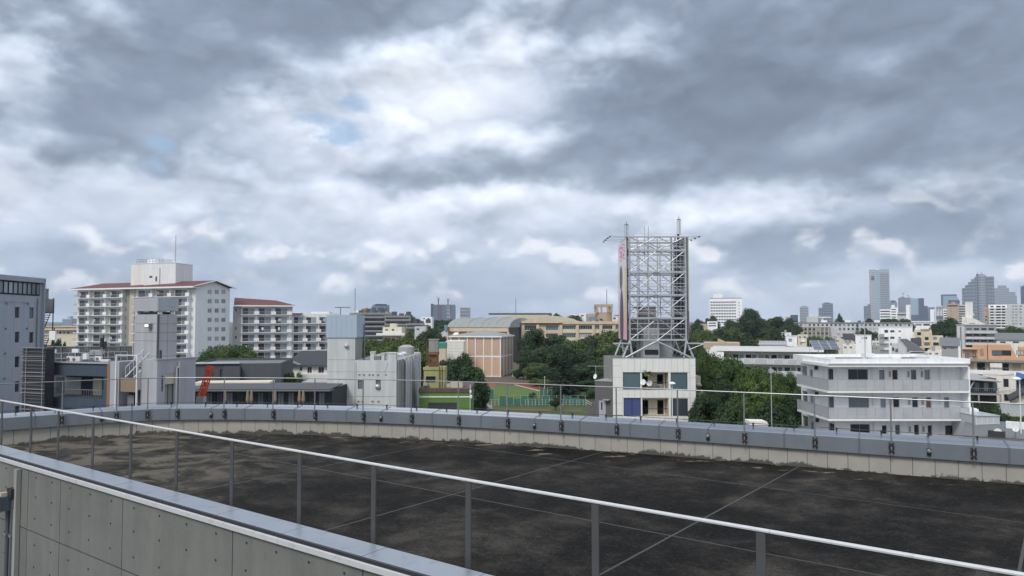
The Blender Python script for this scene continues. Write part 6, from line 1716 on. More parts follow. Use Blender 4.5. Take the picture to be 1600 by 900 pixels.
# small rooftop boxes and near poles
o = empty('stone_bench', at(1186, 664, 24.2)); tag(o, 'white chest-shaped roof hatch just beyond the coping, below the round trees', 'roof hatch')
o.name = 'roof_hatch'
p = at(1186, 664, 60); o.location = (p.x, p.y, 0)
zz = p.z
MB().box(-.7, .7, 0, 1.2, 0, zz).build('base', 'light_grey_wall', o); MB().sweep_y([(-.78, zz + .003), (.76, zz + .003), (.62, zz + .28), (-.78, zz + .32)], -.05, 1.25).build('lid', 'warm_white_wall', o)
def pole(x, ytop, Y, label, r=.06, m='galvanised'):
    p = at(x, ytop, Y); o = empty('utility_pole', (p.x, p.y, 0)); tag(o, label, 'pole')
    MB().tube((0, 0, 0), (0, 0, p.z), r, 8, r * .7).build('shaft', m, o); MB().box(-.1, .1, -.1, .1, p.z - .3, p.z - .1).build('collar', m, o)
pole(1204.5, 574, 40, 'slim pale pole in front of the round trees left of the white balcony building', .032)
pole(555, 451, 170, 'thin tall mast rising behind the concrete utility building', .10, 'grey_metal')

# ================================================================ far town and skyline
def tower_mat(name, wall, glass_c, fh=4.0, bw=3.2, duty=.55, rough=.4):
    """A far facade, too distant to tell its windows apart: floor lines and mullions as flat colour."""
    m = bpy.data.materials.new(name); m.use_nodes = True
    t = m.node_tree; p = t.nodes['Principled BSDF']; E.nt = t
    tc_ = t.nodes.new('ShaderNodeTexCoord'); sp = t.nodes.new('ShaderNodeSeparateXYZ'); t.links.new(tc_.outputs['Object'], sp.inputs[0])
    X, Y, Z = (E(sp.outputs[i]) for i in range(3))
    fz = E.math('FRACT', Z / fh); fx = E.math('FRACT', (X + Y) / bw)
    g = (1.0 - fz.step(duty, duty + .08)) * (1.0 - fx.step(.78, .84))
    t.links.new(mix(g, wall, glass_c).s, p.inputs['Base Color']); p.inputs['Roughness'].default_value = rough
    MATS[name] = m
tower_mat('tower_grey', (.32, .34, .37), (.12, .15, .19), 9, 8)
tower_mat('tower_pale', (.48, .49, .50), (.22, .25, .29), 9, 8)
tower_mat('tower_blue', (.18, .22, .28), (.05, .09, .14), 9, 9)
tower_mat('tower_slate', (.20, .23, .28), (.08, .105, .145), 12, 9)
tower_mat('tower_teal', (.30, .42, .50), (.26, .38, .46), 8, 9, rough=.15)
tower_mat('tower_navy', (.055, .085, .14), (.04, .06, .10), 5, 8, rough=.2)
tower_mat('tower_wrap', (.12, .15, .20), (.10, .125, .17), 4, 4)
tower_mat('tower_lilac', (.26, .27, .31), (.12, .14, .18), 9, 8)
FAR = 3000
def tower(label, pieces, Y=FAR, D=45, name='skyscraper', rot=0.0, extra=None):
    """pieces: (x0, x1, ytop, material, depth offset) blocks sharing one base."""
    x0 = min(p[0] for p in pieces); x1 = max(p[1] for p in pieces)
    b = Bd(name, label, 'tower', x0, Y, x1, Y, D)
    if x0 == x1: return b
    for k, (a, c, yt, m, dy) in enumerate(pieces):
        ua, uc = b.u(a), b.u(c); z = b.z((a + c) / 2, yt)
        b.part('block', m, MB().box(ua + .2 * (k % 3), uc - .15 * (k % 2), dy, dy + D, 0, z))
    return b
b = tower('small round-topped grey tower at the left of the right-hand skyline', [(1250, 1263.5, 480, 'tower_grey', 0)], 2600, 35)
b.part('cap', 'tower_grey', MB().lathe((b.W / 2, 17, b.z(1256, 480)), ((b.W / 2, 0), (b.W * .4, 3), (b.W * .2, 5)), 14))
b = tower('stepped blue-grey tower with a lower left shoulder, right of the round-topped tower', [(1285, 1302, 474, 'tower_blue', 0), (1279, 1286, 481, 'tower_slate', 6), (1288, 1297, 472.5, 'tower_slate', 10)], 2600, 35)
tower('dark low far block left of the round-topped tower', [(1235, 1247, 492, 'tower_navy', 0), (1227, 1236, 495, 'tan_wall', 4)], 1500, 20, 'office_block')
b = tower('slim grey tower just left of the tallest skyscraper', [(1350, 1360, 478, 'tower_blue', 0), (1356, 1361, 475.5, 'tower_slate', 4)], 2900, 30)
b = Bd('skyscraper', 'tallest flat-topped pale skyscraper with a blue glass strip down its front', 'tower', 1359.5, 3000, 1391, 3000, 60)
zt = b.z(1375, 421.5)
b.part('left_wing', 'tower_pale', MB().box(0, b.u(1369.5), 0, 60, 0, zt)); b.part('glass_strip', 'tower_teal', MB().box(b.u(1369.5) + .3, b.u(1375.5), 2, 58, 0, zt - 8)); b.part('right_wing', 'tower_grey', MB().box(b.u(1375.5) + .3, b.W, 0, 60, 0, zt))
b.part('crown', 'tower_pale', MB().box(b.u(1375.5) + .2, b.W + .5, -.6, 61, zt - 14, zt + 1).box(-.5, b.u(1369.5) + .1, -.7, 61, zt - 10, zt + 1.2)); b.part('crown_bridge', 'tower_grey', MB().box(b.u(1369.5), b.u(1376), 4, 40, zt - 8, zt - 2))
b.part('louvre', 'tower_navy', MB().box(b.u(1362.5), b.u(1367.5), -1, -.1, b.z(1365, 438), b.z(1365, 431)))
b.part('podium', 'tower_pale', MB().box(b.u(1376) , b.u(1392.5), -8, -.5, 0, b.z(1385, 486)))
b = tower('grey tower with a dark disc-shaped top right of the tallest skyscraper', [(1391, 1402.5, 472, 'tower_lilac', 0)], 2900, 30)
b.part('disc', 'tower_navy', MB().lathe((b.W * .45, 15, b.z(1396, 472)), ((7, 0), (10, 3), (10, 6), (4, 7)), 14))
b = tower('broad slate tower with two round rooftop aerials', [(1404, 1424, 465, 'tower_lilac', 0), (1408, 1414, 463.5, 'tower_slate', 4)], 2950, 40)
for x, y in ((1412, 458.5), (1420, 462)): b.part('aerial', 'tower_slate', MB().tube((b.u(x), 15, b.z(x, 466)), (b.u(x), 15, b.z(x, y + 1)), .6, 5).lathe((b.u(x), 15, b.z(x, y)), ((1, -2), (4, -.5), (4, .5), (1, 2)), 10))
b = tower('bright teal glass tower facing the sky beside a dark blue shaft', [(1423.3, 1435, 466, 'tower_teal', 0), (1435.2, 1444.5, 466, 'tower_navy', -4), (1441, 1450, 478, 'tower_navy', -8), (1424, 1441, 492, 'tower_navy', -12)], 2700, 40)
tower('low blue-grey far tower behind the right white pylon', [(1444, 1461, 480, 'tower_blue', 0)], 3100, 40)
b = tower('teal glass tower with a slanted top left of the stepped skyscraper', [(1471.5, 1495, 461, 'tower_teal', 4), (1471, 1474, 460.5, 'tower_navy', 0), (1482, 1500, 469, 'tower_navy', -5)], 2700, 40)
b.part('slanted_top', 'tower_teal', MB().sweep_y([(b.u(1495), b.z(1495, 461)), (b.u(1501), b.z(1501, 472)), (b.u(1495), b.z(1495, 474))], 4, 40)); b.part('roof_band', 'tower_navy', MB().box(0, b.u(1496), 3, 45, b.z(1483, 462), b.z(1483, 460)))
b = tower('dark stepped skyscraper with a spiked crown, the bulkiest on the right', [(1504, 1512, 450, 'tower_slate', 6), (1509, 1517, 445.5, 'tower_slate', 4), (1514, 1523, 440.5, 'tower_slate', 2), (1519, 1528, 436, 'tower_slate', 0), (1524, 1555, 432, 'tower_slate', 8)], 2600, 60)
b.part('round_bay', 'tower_grey', MB().lathe((b.u(1535.5), 8, 0), ((14, 0), (14, b.z(1535, 431)), (8, b.z(1535, 430) + 4)), 20))
b.part('crown', 'tower_navy', MB().box(b.u(1527), b.u(1537), 20, 40, b.z(1532, 432), b.z(1532, 427.5)).tube((b.u(1529), 30, b.z(1532, 430)), (b.u(1529), 30, b.z(1529, 424)), 1, 4).tube((b.u(1535), 30, b.z(1532, 430)), (b.u(1535), 30, b.z(1535, 424)), 1, 4))
b = tower('pale grey stepped tower behind the stepped skyscraper', [(1555, 1578, 450, 'tower_grey', 0), (1560, 1574, 446, 'tower_grey', 4), (1577, 1588, 456, 'tower_grey', 6), (1586, 1590, 462, 'tower_grey', 8)], 3800, 60)
tower('dark blue tower cut by the right edge of the picture', [(1596, 1625, 447, 'tower_navy', 0), (1600, 1625, 445, 'tower_blue', 3)], 2600, 60)
b = tower('broad dark tower under construction in netting with two cranes on top', [(673, 710, 476, 'tower_wrap', 0), (673, 676, 474.5, 'tower_navy', -2)], 1900, 40)
b.part('bright_column', 'tower_grey', MB().box(b.u(698), b.u(703), -1, -.1, 0, b.z(700, 478)))
for x, yt in ((685, 464), (700, 465.5)):
    p = at(x, 476, 1890); o = empty('tower_crane', (p.x, p.y, p.z)); tag(o, 'red and white %s tower crane on the dark building under construction' % ('left' if x < 690 else 'right'), 'crane')
    h = at(x, yt, 1890).z - p.z
    MB().box(-1.2, 1.2, -1.2, 1.2, -2 if x > 690 else -60, h * .6).build('mast', 'red_roof', o); MB().box(-2, 2, -2, 2, h * .55, h * .7).build('cab', 'red_roof', o)
    MB().tube((0, 0, h * .65), (3.5, 0, h), .8, 4).tube((0, 0, h * .65), (-3.5, 0, h), .7, 4).build('jib', 'red_roof', o)
tower('plain grey slab tower right of the building under construction', [(719, 734, 481, 'tower_grey', 0)], 2000, 30)
b = tower('blue-grey office tower above the terraced flats', [(582, 604, 476, 'tower_blue', 0), (578.5, 583, 479, 'tower_slate', 3)], 900, 20, 'office_block')
b.part('crown_band', 'tower_navy', MB().box(b.u(586), b.W, -.3, .3, b.z(594, 477.5), b.z(594, 475)))
tower('small brown lift tower beside the blue-grey office tower', [(564, 574, 483, 'brown_wall', 0), (566, 572, 481, 'tan_wall', 1)], 500, 8, 'lift_tower')
tower('small red-brown block in front of the blue-grey office tower', [(594, 606, 487, 'tan_wall', 0), (598, 604, 485.5, 'brown_wall', 1)], 480, 8, 'lift_tower')
o = empty('tower_crane', at(532, 494, 900)); tag(o, 'thin distant crane above the blue-clad tower', 'crane')
MB().box(-.5, .5, -.5, .5, -10, 11).build('mast', 'grey_metal', o); MB().box(-7, 12, -.5, .5, 10, 11.2).build('jib', 'grey_metal', o)

# ---- hospital slab
b = Bd('white_slab_block', 'large white slab block with window bands above the treetops', 'building', 1109, 650, 1160, 650, 18)
zt = b.z(1135, 466.5); uE = b.u(1150)
b.shell(zt, 'white_wall', parapet=.5)
for k in range(8):
    z1, z0 = b.z(1128, 471.2 + 4.55 * k), b.z(1128, 473.0 + 4.55 * k)
    b.part('window_band', 'glass', MB().box(.6, uE, -.1, -.02, z0, z1))
    for j in range(10): b.part('mullion', 'slab_white', MB().box(uE * j / 10 + .3, uE * j / 10 + .9, -.5, -.11, z0 - .3, z1 + .3))
for k in range(6): b.part('stair_window', 'dark_grey_wall', MB().box(b.u(1154.5), b.u(1155.5), -.1, -.02, b.z(1155, 474 + 5 * k), b.z(1155, 471.5 + 5 * k)))
b.part('roof_house', 'white_wall', MB().box(b.u(1115), b.u(1129.5), 2, 10, zt - .5, b.z(1122, 459.5))); b.part('roof_rail', 'dark_grey_wall', MB().box(0, b.W, 0.1, .4, zt + .01, zt + .5))

# ---- terraced flats on the left hill
b = Bd('terraced_flats', 'terraced brown-grey flats stepping along the hill above the left trees', 'building', 558, 395, 662, 410, 25)
st_l = [(558, 612, 488.5), (600, 640, 493), (632, 661, 505)]
for k, (x0, x1, yt) in enumerate(st_l):
    u0, u1 = b.u(x0), b.u(x1); z = b.z((x0 + x1) / 2, yt)
    b.part('wing', 'weathered_concrete', MB().box(u0 + .1 * k, u1, k * -1.5, 20, 0, z))
    yy = yt + 3
    while yy < 532:
        b.part('window_band', 'glass', MB().box(u0 + .6, u1 - .6, k * -1.5 - .1, k * -1.5 - .02, b.z((x0 + x1) / 2, yy + 2.6), b.z((x0 + x1) / 2, yy)))
        b.part('balcony_band', 'plastic_grey', MB().box(u0, u1, k * -1.5 - 1.3, k * -1.5 - .11, b.z((x0 + x1) / 2, yy + 5), b.z((x0 + x1) / 2, yy + 3))); yy += 7.2
    for j in range(4): b.part('roof_unit', 'dark_grey_wall', MB().box(u0 + 2 + j * 4, u0 + 4 + j * 4, 3, 6, z, z + 1.2 + j % 2))
b = Bd('white_pitched_hall', 'small white pitched-roof hall left of the lift towers on the hill', 'house', 546, 430, 568, 430, 12)
b.part('wall', 'white_wall', MB().box(0, b.W, 0, 12, 0, b.z(557, 492))); b.part('roof', 'slab_white', MB().sweep_y([(-.4, b.z(557, 492)), (b.W + .4, b.z(557, 492)), (b.W * .45, b.z(557, 485))], -.3, 12))
b = small_house('cream_roof_house', 'cream flat-roofed house in front of the terraced flats', 598, 628, 511, 300, 10, 'cream_wall', [(602, 514, 606, 517), (612, 514, 616, 517)], roof='white_roof')
b.part('roof_room', 'cream_wall', MB().box(b.u(608), b.u(618), 2, 6, b.z(613, 512), b.z(613, 505.5))); b.part('front_ledge', 'slab_white', MB().box(b.u(590), b.W + 5, -3, -.004, b.z(613, 524), b.z(613, 520.5)))
small_house('white_hill_house', 'white house among the far trees right of the terraced flats', 658, 675, 495, 480, 10, 'white_wall', [(661, 497, 664, 499), (668, 497, 671, 499)])
small_house('small_grey_house', 'small grey house below the white house among the far trees', 648, 665, 510, 380, 8, 'light_grey_wall', [(651, 513, 655, 516)])
small_house('pale_ridge_house', 'pale low house on the far ridge right of the slab tower', 890, 918, 491, 700, 14, 'white_wall', [(896, 493, 902, 495), (908, 493, 913, 495)])
small_house('ridge_block', 'white far block with a stepped roof left of the roof pavilion', 905, 921, 489.5, 600, 12, 'white_wall', [(908, 492, 912, 494.5)])
small_house('edge_grey_house', 'low pale house right of the roof pavilion', 956, 968, 494, 500, 10, 'warm_white_wall', [(958, 496, 962, 499)])
small_house('low_white_block', 'small white block with dark window bands below the white slab block', 1105, 1121, 502, 330, 10, 'white_wall', [(1107, 504, 1119, 506), (1107, 508, 1119, 510)])
small_house('low_tan_house', 'low tan house left of the small banded white block', 1092, 1105, 506, 330, 10, 'tan_wall', [(1095, 508, 1099, 510)])

# ---- grey school on the right
b = Bd('grey_school', 'long grey school block with a row of small windows below the skyline', 'building', 1241, 410, 1426, 410, 18)
zt = b.z(1330, 504)
hs = []
for k in range(26):
    x = 1250 + 6.75 * k
    hs.append((*b.rect(x, 506.5, x + 3.2, 509.5), 'glass', 'grey_metal', -1, 1))
    if k > 8: hs.append((*b.rect(x, 512.5, x + 3.2, 516), 'glass', 'grey_metal', -1, 1))
b.shell(zt, 'light_grey_wall', front=hs, parapet=.3)
b.part('cornice', 'weathered_concrete', MB().box(-.4, b.W + .4, -.5, -.004, zt - .25, zt + .15))
b.part('front_wing', 'weathered_concrete', MB().wall('y', -5, b.u(1252), b.u(1297), 0, b.z(1275, 510.5), [b.rect(1257 + 6.6 * i, 513 + 6.5 * k, 1260.5 + 6.6 * i, 516 + 6.5 * k, -5) for i in range(6) for k in range(3)], .3).wall('x', b.u(1252), -5, -.1, 0, b.z(1275, 510.5)).wall('x', b.u(1297), -5, -.1, 0, b.z(1275, 510.5), (), .2, 1).quad((b.u(1252), -5, b.z(1275, 510.5)), (b.u(1297), -5, b.z(1275, 510.5)), (b.u(1297), -.1, b.z(1275, 510.5)), (b.u(1252), -.1, b.z(1275, 510.5))))
for i in range(6):
    for k in range(3): window(b.root, 'y', -5, *b.rect(1257 + 6.6 * i, 513 + 6.5 * k, 1260.5 + 6.6 * i, 516 + 6.5 * k, -5), 'glass', 'grey_metal', split=1, depth=.3)
for i in range(7): b.part('wing_pier', 'tan_stone', MB().box(b.u(1254.3 + 6.6 * i, -5), b.u(1255.6 + 6.6 * i, -5), -5.5, -5.01, 0, b.z(1275, 511.5)))
b.part('roof_house', 'light_grey_wall', MB().box(b.u(1260), b.u(1278), 3, 12, zt - .3, b.z(1269, 494.5))); b.part('roof_canopy', 'warm_white_wall', MB().box(b.u(1278.5), b.u(1298), 4, 10, b.z(1288, 496.5), b.z(1288, 494.8)).box(b.u(1282), b.u(1286), 5, 6, zt - .3, b.z(1288, 496.6)))
for x in (1283, 1320, 1366): b.part('roof_box', 'white_wall', MB().box(b.u(x), b.u(x + 9), 2, 5, zt - .3, b.z(x, 500.5)))
for x in (1305, 1340): b.part('roof_plant', 'dark_grey_wall', MB().box(b.u(x), b.u(x + 5), 2, 5, zt - .3, b.z(x, 501)))
# ---- middle-distance blocks
def banded(label, x0, x1, yt, Y, m, band='glass', step=5.0, th=2.2, D=15, y_end=512, name='apartment_tower', inset=(.05, .95)):
    b = Bd(name, label, 'building', x0, Y, x1, Y, D); z = b.z((x0 + x1) / 2, yt); b.shell(z, m, parapet=.3)
    yy = yt + 2.2
    while yy < y_end:
        b.part('window_band', band, MB().box(b.W * inset[0], b.W * inset[1], -.12, -.02, b.z((x0 + x1) / 2, yy + th), b.z((x0 + x1) / 2, yy))); yy += step
    return b
b = banded('white apartment tower with dark balcony bands at the foot of the tallest skyscraper', 1375, 1392, 483.5, 850, 'white_wall', step=4.2, th=1.8)
b = banded('white stair tower with a stepped top joined to the banded apartment tower', 1392, 1403, 480.5, 845, 'white_wall', step=4.0, th=1.4, inset=(.1, .75)); b.part('top_box', 'white_wall', MB().box(b.W * .1, b.W * .6, 2, 8, b.z(1396, 481), b.z(1396, 476.5)))
banded('plain grey block right of the white stair tower', 1402, 1417, 488.5, 800, 'light_grey_wall', step=30)
for x0, x1, yt, nm in ((1416, 1423.2, 477, 'left'), (1453.6, 1461, 484, 'right')):
    b = Bd('white_pylon', 'tall plain white %s pylon rising from the low white hall' % nm, 'tower', x0, 600, x1, 600, 4.5); b.part('shaft', 'white_wall', MB().box(0, b.W, 0, 4.5, 0, b.z(x0, yt))); b.part('cap', 'slab_white', MB().box(-.1, b.W + .1, -.1, 4.6, b.z(x0, yt) + .01, b.z(x0, yt) + .4)); b.part('reveal', 'grey_metal', MB().box(b.W - .6, b.W - .3, -.06, -.01, 4, b.z(x0, yt) - 1))
b = Bd('low_white_hall', 'low bright white hall with wide windows between the two white pylons', 'building', 1423, 560, 1466, 560, 16)
b.shell(b.z(1445, 502), 'white_wall', front=[(*b.rect(1430, 506, 1440, 509), 'glass', 'white_metal', -1, 4), (*b.rect(1442.5, 506, 1453, 509), 'glass', 'white_metal', -1, 4), (*b.rect(1456, 506, 1463, 509), 'glass', 'white_metal', -1, 3)])
b.part('roof_lip', 'slab_white', MB().box(-.5, b.W + .5, -.7, -.01, b.z(1445, 503.6), b.z(1445, 501.6)))
b = banded('white office block with vertical bars right of the right pylon', 1463, 1475, 480, 900, 'tower_lilac', step=60)
for k in range(5): b.part('fin', 'slab_white', MB().box(b.W * k / 5 + .6, b.W * k / 5 + 1.4, -.6, -.15, b.z(1469, 494), b.z(1469, 482)))
b.part('roof_drum', 'light_grey_wall', MB().box(1, b.W - 1, 2, 9, b.z(1469, 480), b.z(1469, 477.5)))
banded('white and glass banded block behind the tan tower', 1474, 1484, 483, 880, 'white_wall', step=3.6, th=1.7)
b = banded('tan brick tower with small slots left of the white stepped church', 1480, 1498, 474.5, 700, 'tan_wall', step=60); b.part('roof_house', 'tan_wall', MB().box(b.W * .4, b.W * .75, 2, 8, b.z(1489, 475), b.z(1489, 471.8)))
for k in range(7): b.part('slot', 'brown_wall', MB().box(b.W * .28, b.W * .40, -.1, -.01, b.z(1489, 479.2 + 3.8 * k), b.z(1489, 478.2 + 3.8 * k)))
banded('grey banded wing right of the tan brick tower', 1498, 1510, 476, 705, 'light_grey_wall', step=3.8, th=1.7)
b = Bd('white_church', 'white stepped church-like building with a tall plain tower', 'building', 1503, 300, 1540, 300, 8)
b.part('tower', 'warm_white_wall', MB().box(b.u(1508.5), b.u(1520.5), 1, 5, 0, b.z(1514, 472.5))); b.part('nave', 'warm_white_wall', MB().sweep_y([(0, 0), (b.W, 0), (b.W, b.z(1538, 507)), (b.u(1527), b.z(1527, 500)), (b.u(1520), b.z(1520, 497)), (0, b.z(1506, 494))], 0, 8))
b.part('tower_cap', 'slab_white', MB().box(b.u(1508.2), b.u(1520.8), .9, 5.1, b.z(1514, 472.5) + .01, b.z(1514, 472) + .1)); b.part('globe', 'plastic_white', MB().lathe((b.u(1521), -.3, b.z(1521, 491.5)), ((.1, -.4), (.4, 0), (.1, .4)), 10)); b.part('slit', 'grey_metal', MB().box(b.u(1514), b.u(1524), -.08, -.01, b.z(1519, 505.8), b.z(1519, 505))); b.part('oculus', 'beige_wall', MB().box(b.u(1507), b.u(1510), -.06, -.01, b.z(1508, 502.5), b.z(1508, 501)))
b = Bd('white_flats_tower', 'white balcony flats with a blank grey end wall at the right of the skyline', 'building', 1545, 420, 1574, 420, 14)
zt = b.z(1560, 476)
b.shell(zt, 'white_wall', parapet=.3)
for k in range(8):
    for j in range(3): 
        h = b.rect(1547.5 + 9 * j, 478 + 4.35 * k, 1552.5 + 9 * j + (2 if j == 1 else 0), 480.2 + 4.35 * k); b.part('window', 'glass', MB().box(h[0], h[2], -.12, -.02, h[1], h[3]))
    b.part('balcony_band', 'slab_white', MB().box(0, b.W, -1.0, -.14, b.z(1560, 482.2 + 4.35 * k), b.z(1560, 480.6 + 4.35 * k)))
b2_ = Bd('grey_end_block', 'plain grey end block with faint window columns beside the white balcony flats', 'building', 1574.2, 421, 1612, 421, 16)
b2_.shell(b2_.z(1590, 475), 'light_grey_wall', front=[(*b2_.rect(x, 477.5 + 4.6 * k, x + 3.4, 479.3 + 4.6 * k), 'glass_pale' if x < 1588 else 'glass', 'grey_metal', -1, 1) for x in (1581, 1586, 1593) for k in range(7)])
b3_ = Bd('brown_side_block', 'narrow brown block squeezed left of the white balcony flats', 'building', 1537.5, 425, 1545, 425, 14); b3_.shell(b3_.z(1541, 480), 'tan_wall', front=[(*b3_.rect(1539, 484 + 5 * k, 1542, 486 + 5 * k), 'glass', 'grey_metal', -1, 1) for k in range(4)])
# ---- small roofs that fill the streets on the right
mats_ = ['white_wall', 'warm_white_wall', 'light_grey_wall', 'cream_wall', 'plastic_grey']
random.seed(21)
fill = [(1316, 1335, 539, 200), (1318, 1332, 530, 240), (1300, 1322, 524, 300), (1296, 1314, 529, 260), (1325, 1342, 532, 260), (1360, 1374, 541, 190), (1362, 1376, 533, 260), (1470, 1496, 541, 160), (1478, 1500, 533, 210), (1476, 1497, 525, 280), (1425, 1436, 541, 170), (1466, 1480, 531, 330), (1448, 1470, 549, 130), (1556, 1600, 531, 200), (1220, 1236, 520, 270), (1246, 1262, 523, 290), (1100, 1122, 541, 230), (1535, 1556, 512, 330), (1405, 1426, 521, 280)]
places = ['right of the solar panels', 'behind the solar panels', 'before the grey school', 'below the grey school wing', 'between the grey school and the white gable house', 'left of the white flats, near', 'left of the white flats, far', 'behind the right end of the white balcony building', 'left below the grey flats', 'left beside the grey flats', 'at the foot of the mustard house', 'right behind the mustard house', 'just behind the balcony building roof', 'behind the orange flats', 'behind the glass-railed roof', 'left below the grey school', 'beside the brown parapet house', 'right of the grey flats', 'above the white flats']
for k, (x0, x1, yt, Y) in enumerate(fill):
    m = random.choice(mats_); w = (x1 - x0)
    ws = [(x0 + w * .15, yt + 2.5, x0 + w * .35, yt + 5.5), (x0 + w * .6, yt + 2.5, x0 + w * .82, yt + 5.5)]
    pitched = k % 3 == 1
    b = small_house('town_house', '%s town house with two windows, %s' % ({'white_wall': 'white', 'warm_white_wall': 'off-white', 'light_grey_wall': 'pale grey', 'cream_wall': 'cream', 'plastic_grey': 'grey'}[m], places[k]), x0, x1, yt, Y, 8, m, ws, roof='grey_roof', grp='small houses in the streets on the right')
    zt = b.z((x0 + x1) / 2, yt)
    if pitched: b.part('pitched_roof', random.choice(['grey_roof', 'dark_roof']), MB().sweep_x(((-.4, zt + .01), (8.4, zt + .01), (4, zt + 1.8)), -.4, b.W + .4))
    else: b.part('roof_box', 'plastic_grey', MB().box(b.W * .3, b.W * .55, 2, 4, zt - .3, zt + .9))

# ================================================================ sports field
mat('field_grass', (.085, .14, .028), rough=.95, var=.3, scale=.12)
mat('lawn', (.06, .085, .022), rough=.95, var=.35, scale=.2)
mat('track_red', (.27, .075, .05), rough=.9, var=.15, scale=.2)
mat('line_white', (.62, .62, .60), rough=.8, var=.15, scale=.5)
mat('bare_soil', (.13, .095, .065), rough=.95, var=.25, scale=.2)
def gpt(x, y, z=0.0):
    d = ray(x, y); t = (z - EYE) / d.z; return (d.x * t, d.y * t)
def sheet(name, m, pts_, z, kind=True):
    o = MB().quad(*[(*gpt(x, y), z) for x, y in pts_]).build(name, m)
    if kind: tag(o, kind='structure')
    return o
sheet('lawn', 'lawn', [(640, 660), (960, 660), (960, 592), (700, 592)], .006)
sheet('soil_bank', 'bare_soil', [(740, 602), (900, 606), (880, 592), (740, 590)], .012)
sheet('running_track', 'track_red', [(748, 604), (774, 604), (774, 598), (748, 598)], .018)
sheet('pitch', 'field_grass', [(752, 613), (755, 604), (800, 602.5), (858, 615), (860, 624), (752, 626)], .024)
sheet('running_track', 'track_red', [(805, 601), (812, 599.5), (856, 606), (856, 613.5)], .030)
sheet('track_line', 'line_white', [(803, 601.6), (805, 601.2), (856, 613.6), (856, 614.4)], .036)
sheet('footpath', 'bare_soil', [(740, 641), (910, 643), (910, 640), (740, 638)], .018)
m = bpy.data.materials.new('net_green'); m.use_nodes = True; p = m.node_tree.nodes['Principled BSDF']
p.inputs['Base Color'].default_value = (.045, .17, .13, 1); p.inputs['Alpha'].default_value = .72; p.inputs['Roughness'].default_value = .8; MATS['net_green'] = m
def net(label, x0, x1, y0, y1, n, m='net_green'):
    b = Bd('net_fence', label, 'fence', x0, gpt(x0, y1)[1], x1, gpt(x1, y1)[1], .1); h = b.z((x0 + x1) / 2, y0)
    for k in range(n): b.part('net_panel', m, MB().box(b.W * k / n + .06, b.W * (k + 1) / n - .06, 0, .02, .05 + .2 * (k % 2), h - .25 * ((k * 7) % 3)))
    for k in range(n + 1): b.part('post', 'plastic_grey', MB().tube((b.W * k / n, .03, 0), (b.W * k / n, .03, h + .2), .05, 5))
    b.part('top_wire', 'plastic_grey', MB().tube((0, .03, h + .1), (b.W, .03, h + .1), .02, 4))
net('long green practice net across the near side of the sports field', 780, 914, 619, 634, 12)
net('taller green net behind the practice net at the edge of the track', 843, 868, 606, 622, 4)
net('short green net left of the field beside the dark tree', 756, 772, 607, 626, 2)
b = Bd('chain_fence', 'pale post-and-wire fence along the path below the green nets', 'fence', 742, 148, 916, 147, .1); h = 1.25
for k in range(34): b.part('post', 'light_grey_wall', MB().tube((b.W * k / 33, 0, 0), (b.W * k / 33, 0, h), .035, 5))
for zz in (.3, .75, 1.2): b.part('wire', 'light_grey_wall', MB().tube((0, 0, zz), (b.W, 0, zz), .018, 4))
pole(851, 588, 165, 'slim white pole at the edge of the sports track', .07, 'white_metal')
p = gpt(892, 622); o = empty('stone_figure', (p[0], p[1], 0)); tag(o, 'pale tan stone post among the bushes right of the nets', 'post')
MB().lathe((0, 0, 0), ((.5, 0), (.55, 1.2), (.35, 1.5), (.45, 1.9), (.2, 2.4)), 8).build('shaft', 'tan_stone', o); MB().box(-.6, .6, -.6, .6, 0, .35).build('base', 'tan_wall', o)
# parked car by the dark tree
p = gpt(751, 641); o = empty('parked_car', (p[0], p[1], 0), .12); tag(o, 'silver car parked beside the dark round tree', 'car')
mat('car_silver', (.55, .56, .58), rough=.25, metal=.5, var=.03)
MB().sweep_y([(-2.1, .3), (2.1, .3), (2.15, .75), (1.3, .9), (.75, 1.42), (-.9, 1.45), (-1.6, .95), (-2.15, .85)], -.85, .85).build('body', 'car_silver', o)
MB().sweep_y([(1.15, .95), (.7, 1.36), (-.85, 1.39), (-1.4, .97)], -.862, .862).build('side_windows', 'glass', o)
for x in (-1.3, 1.3):
    for y in (-.8, .8):
        w_ = MB().lathe((x, y - .1, .32), ((.32, 0), (.32, .2)), 14, (0, 1, 0)).build('wheel', 'charcoal_wall', o); MB().lathe((x, y - (.115 if y < 0 else -.095), .32), ((.18, 0), (.18, .02)), 10, (0, 1, 0)).build('rim', 'galvanised', w_)
for y in (-.6, .6): MB().box(2.1, 2.17, y - .15, y + .15, .6, .74).build('headlight', 'plastic_white', o)

# ================================================================ trees
def leaf_material(name, dark, light, hue):
    m = bpy.data.materials.new(name); m.use_nodes = True
    t = m.node_tree; p = t.nodes['Principled BSDF']; E.nt = t
    g = t.nodes.new('ShaderNodeNewGeometry'); oi = t.nodes.new('ShaderNodeObjectInfo')
    rnd = E(g.outputs['Random Per Island']); pos = E(g.outputs['Position'])
    cl = noise(pos, .55, 3, .55)
    f = rnd * .45 + cl.step(.35, .68) * .40 + E(oi.outputs['Random']) * .25
    c = mix(f.clamp(), dark, light)
    c = mix(noise(pos, .22, 3, .5).step(.56, .72) * .5, c, hue)
    t.links.new(c.s, p.inputs['Base Color']); p.inputs['Roughness'].default_value = .6; p.inputs['Specular IOR Level'].default_value = .25
    MATS[name] = m
leaf_material('leaf_camphor', (.012, .034, .010), (.078, .138, .032), (.105, .125, .028))
leaf_material('leaf_bright', (.022, .052, .012), (.110, .175, .040), (.14, .145, .03))
leaf_material('leaf_dark', (.010, .026, .012), (.045, .085, .028), (.06, .085, .025))
leaf_material('leaf_light', (.026, .052, .012), (.105, .155, .036), (.14, .15, .04))
leaf_material('needle', (.008, .024, .016), (.036, .072, .042), (.04, .075, .036))

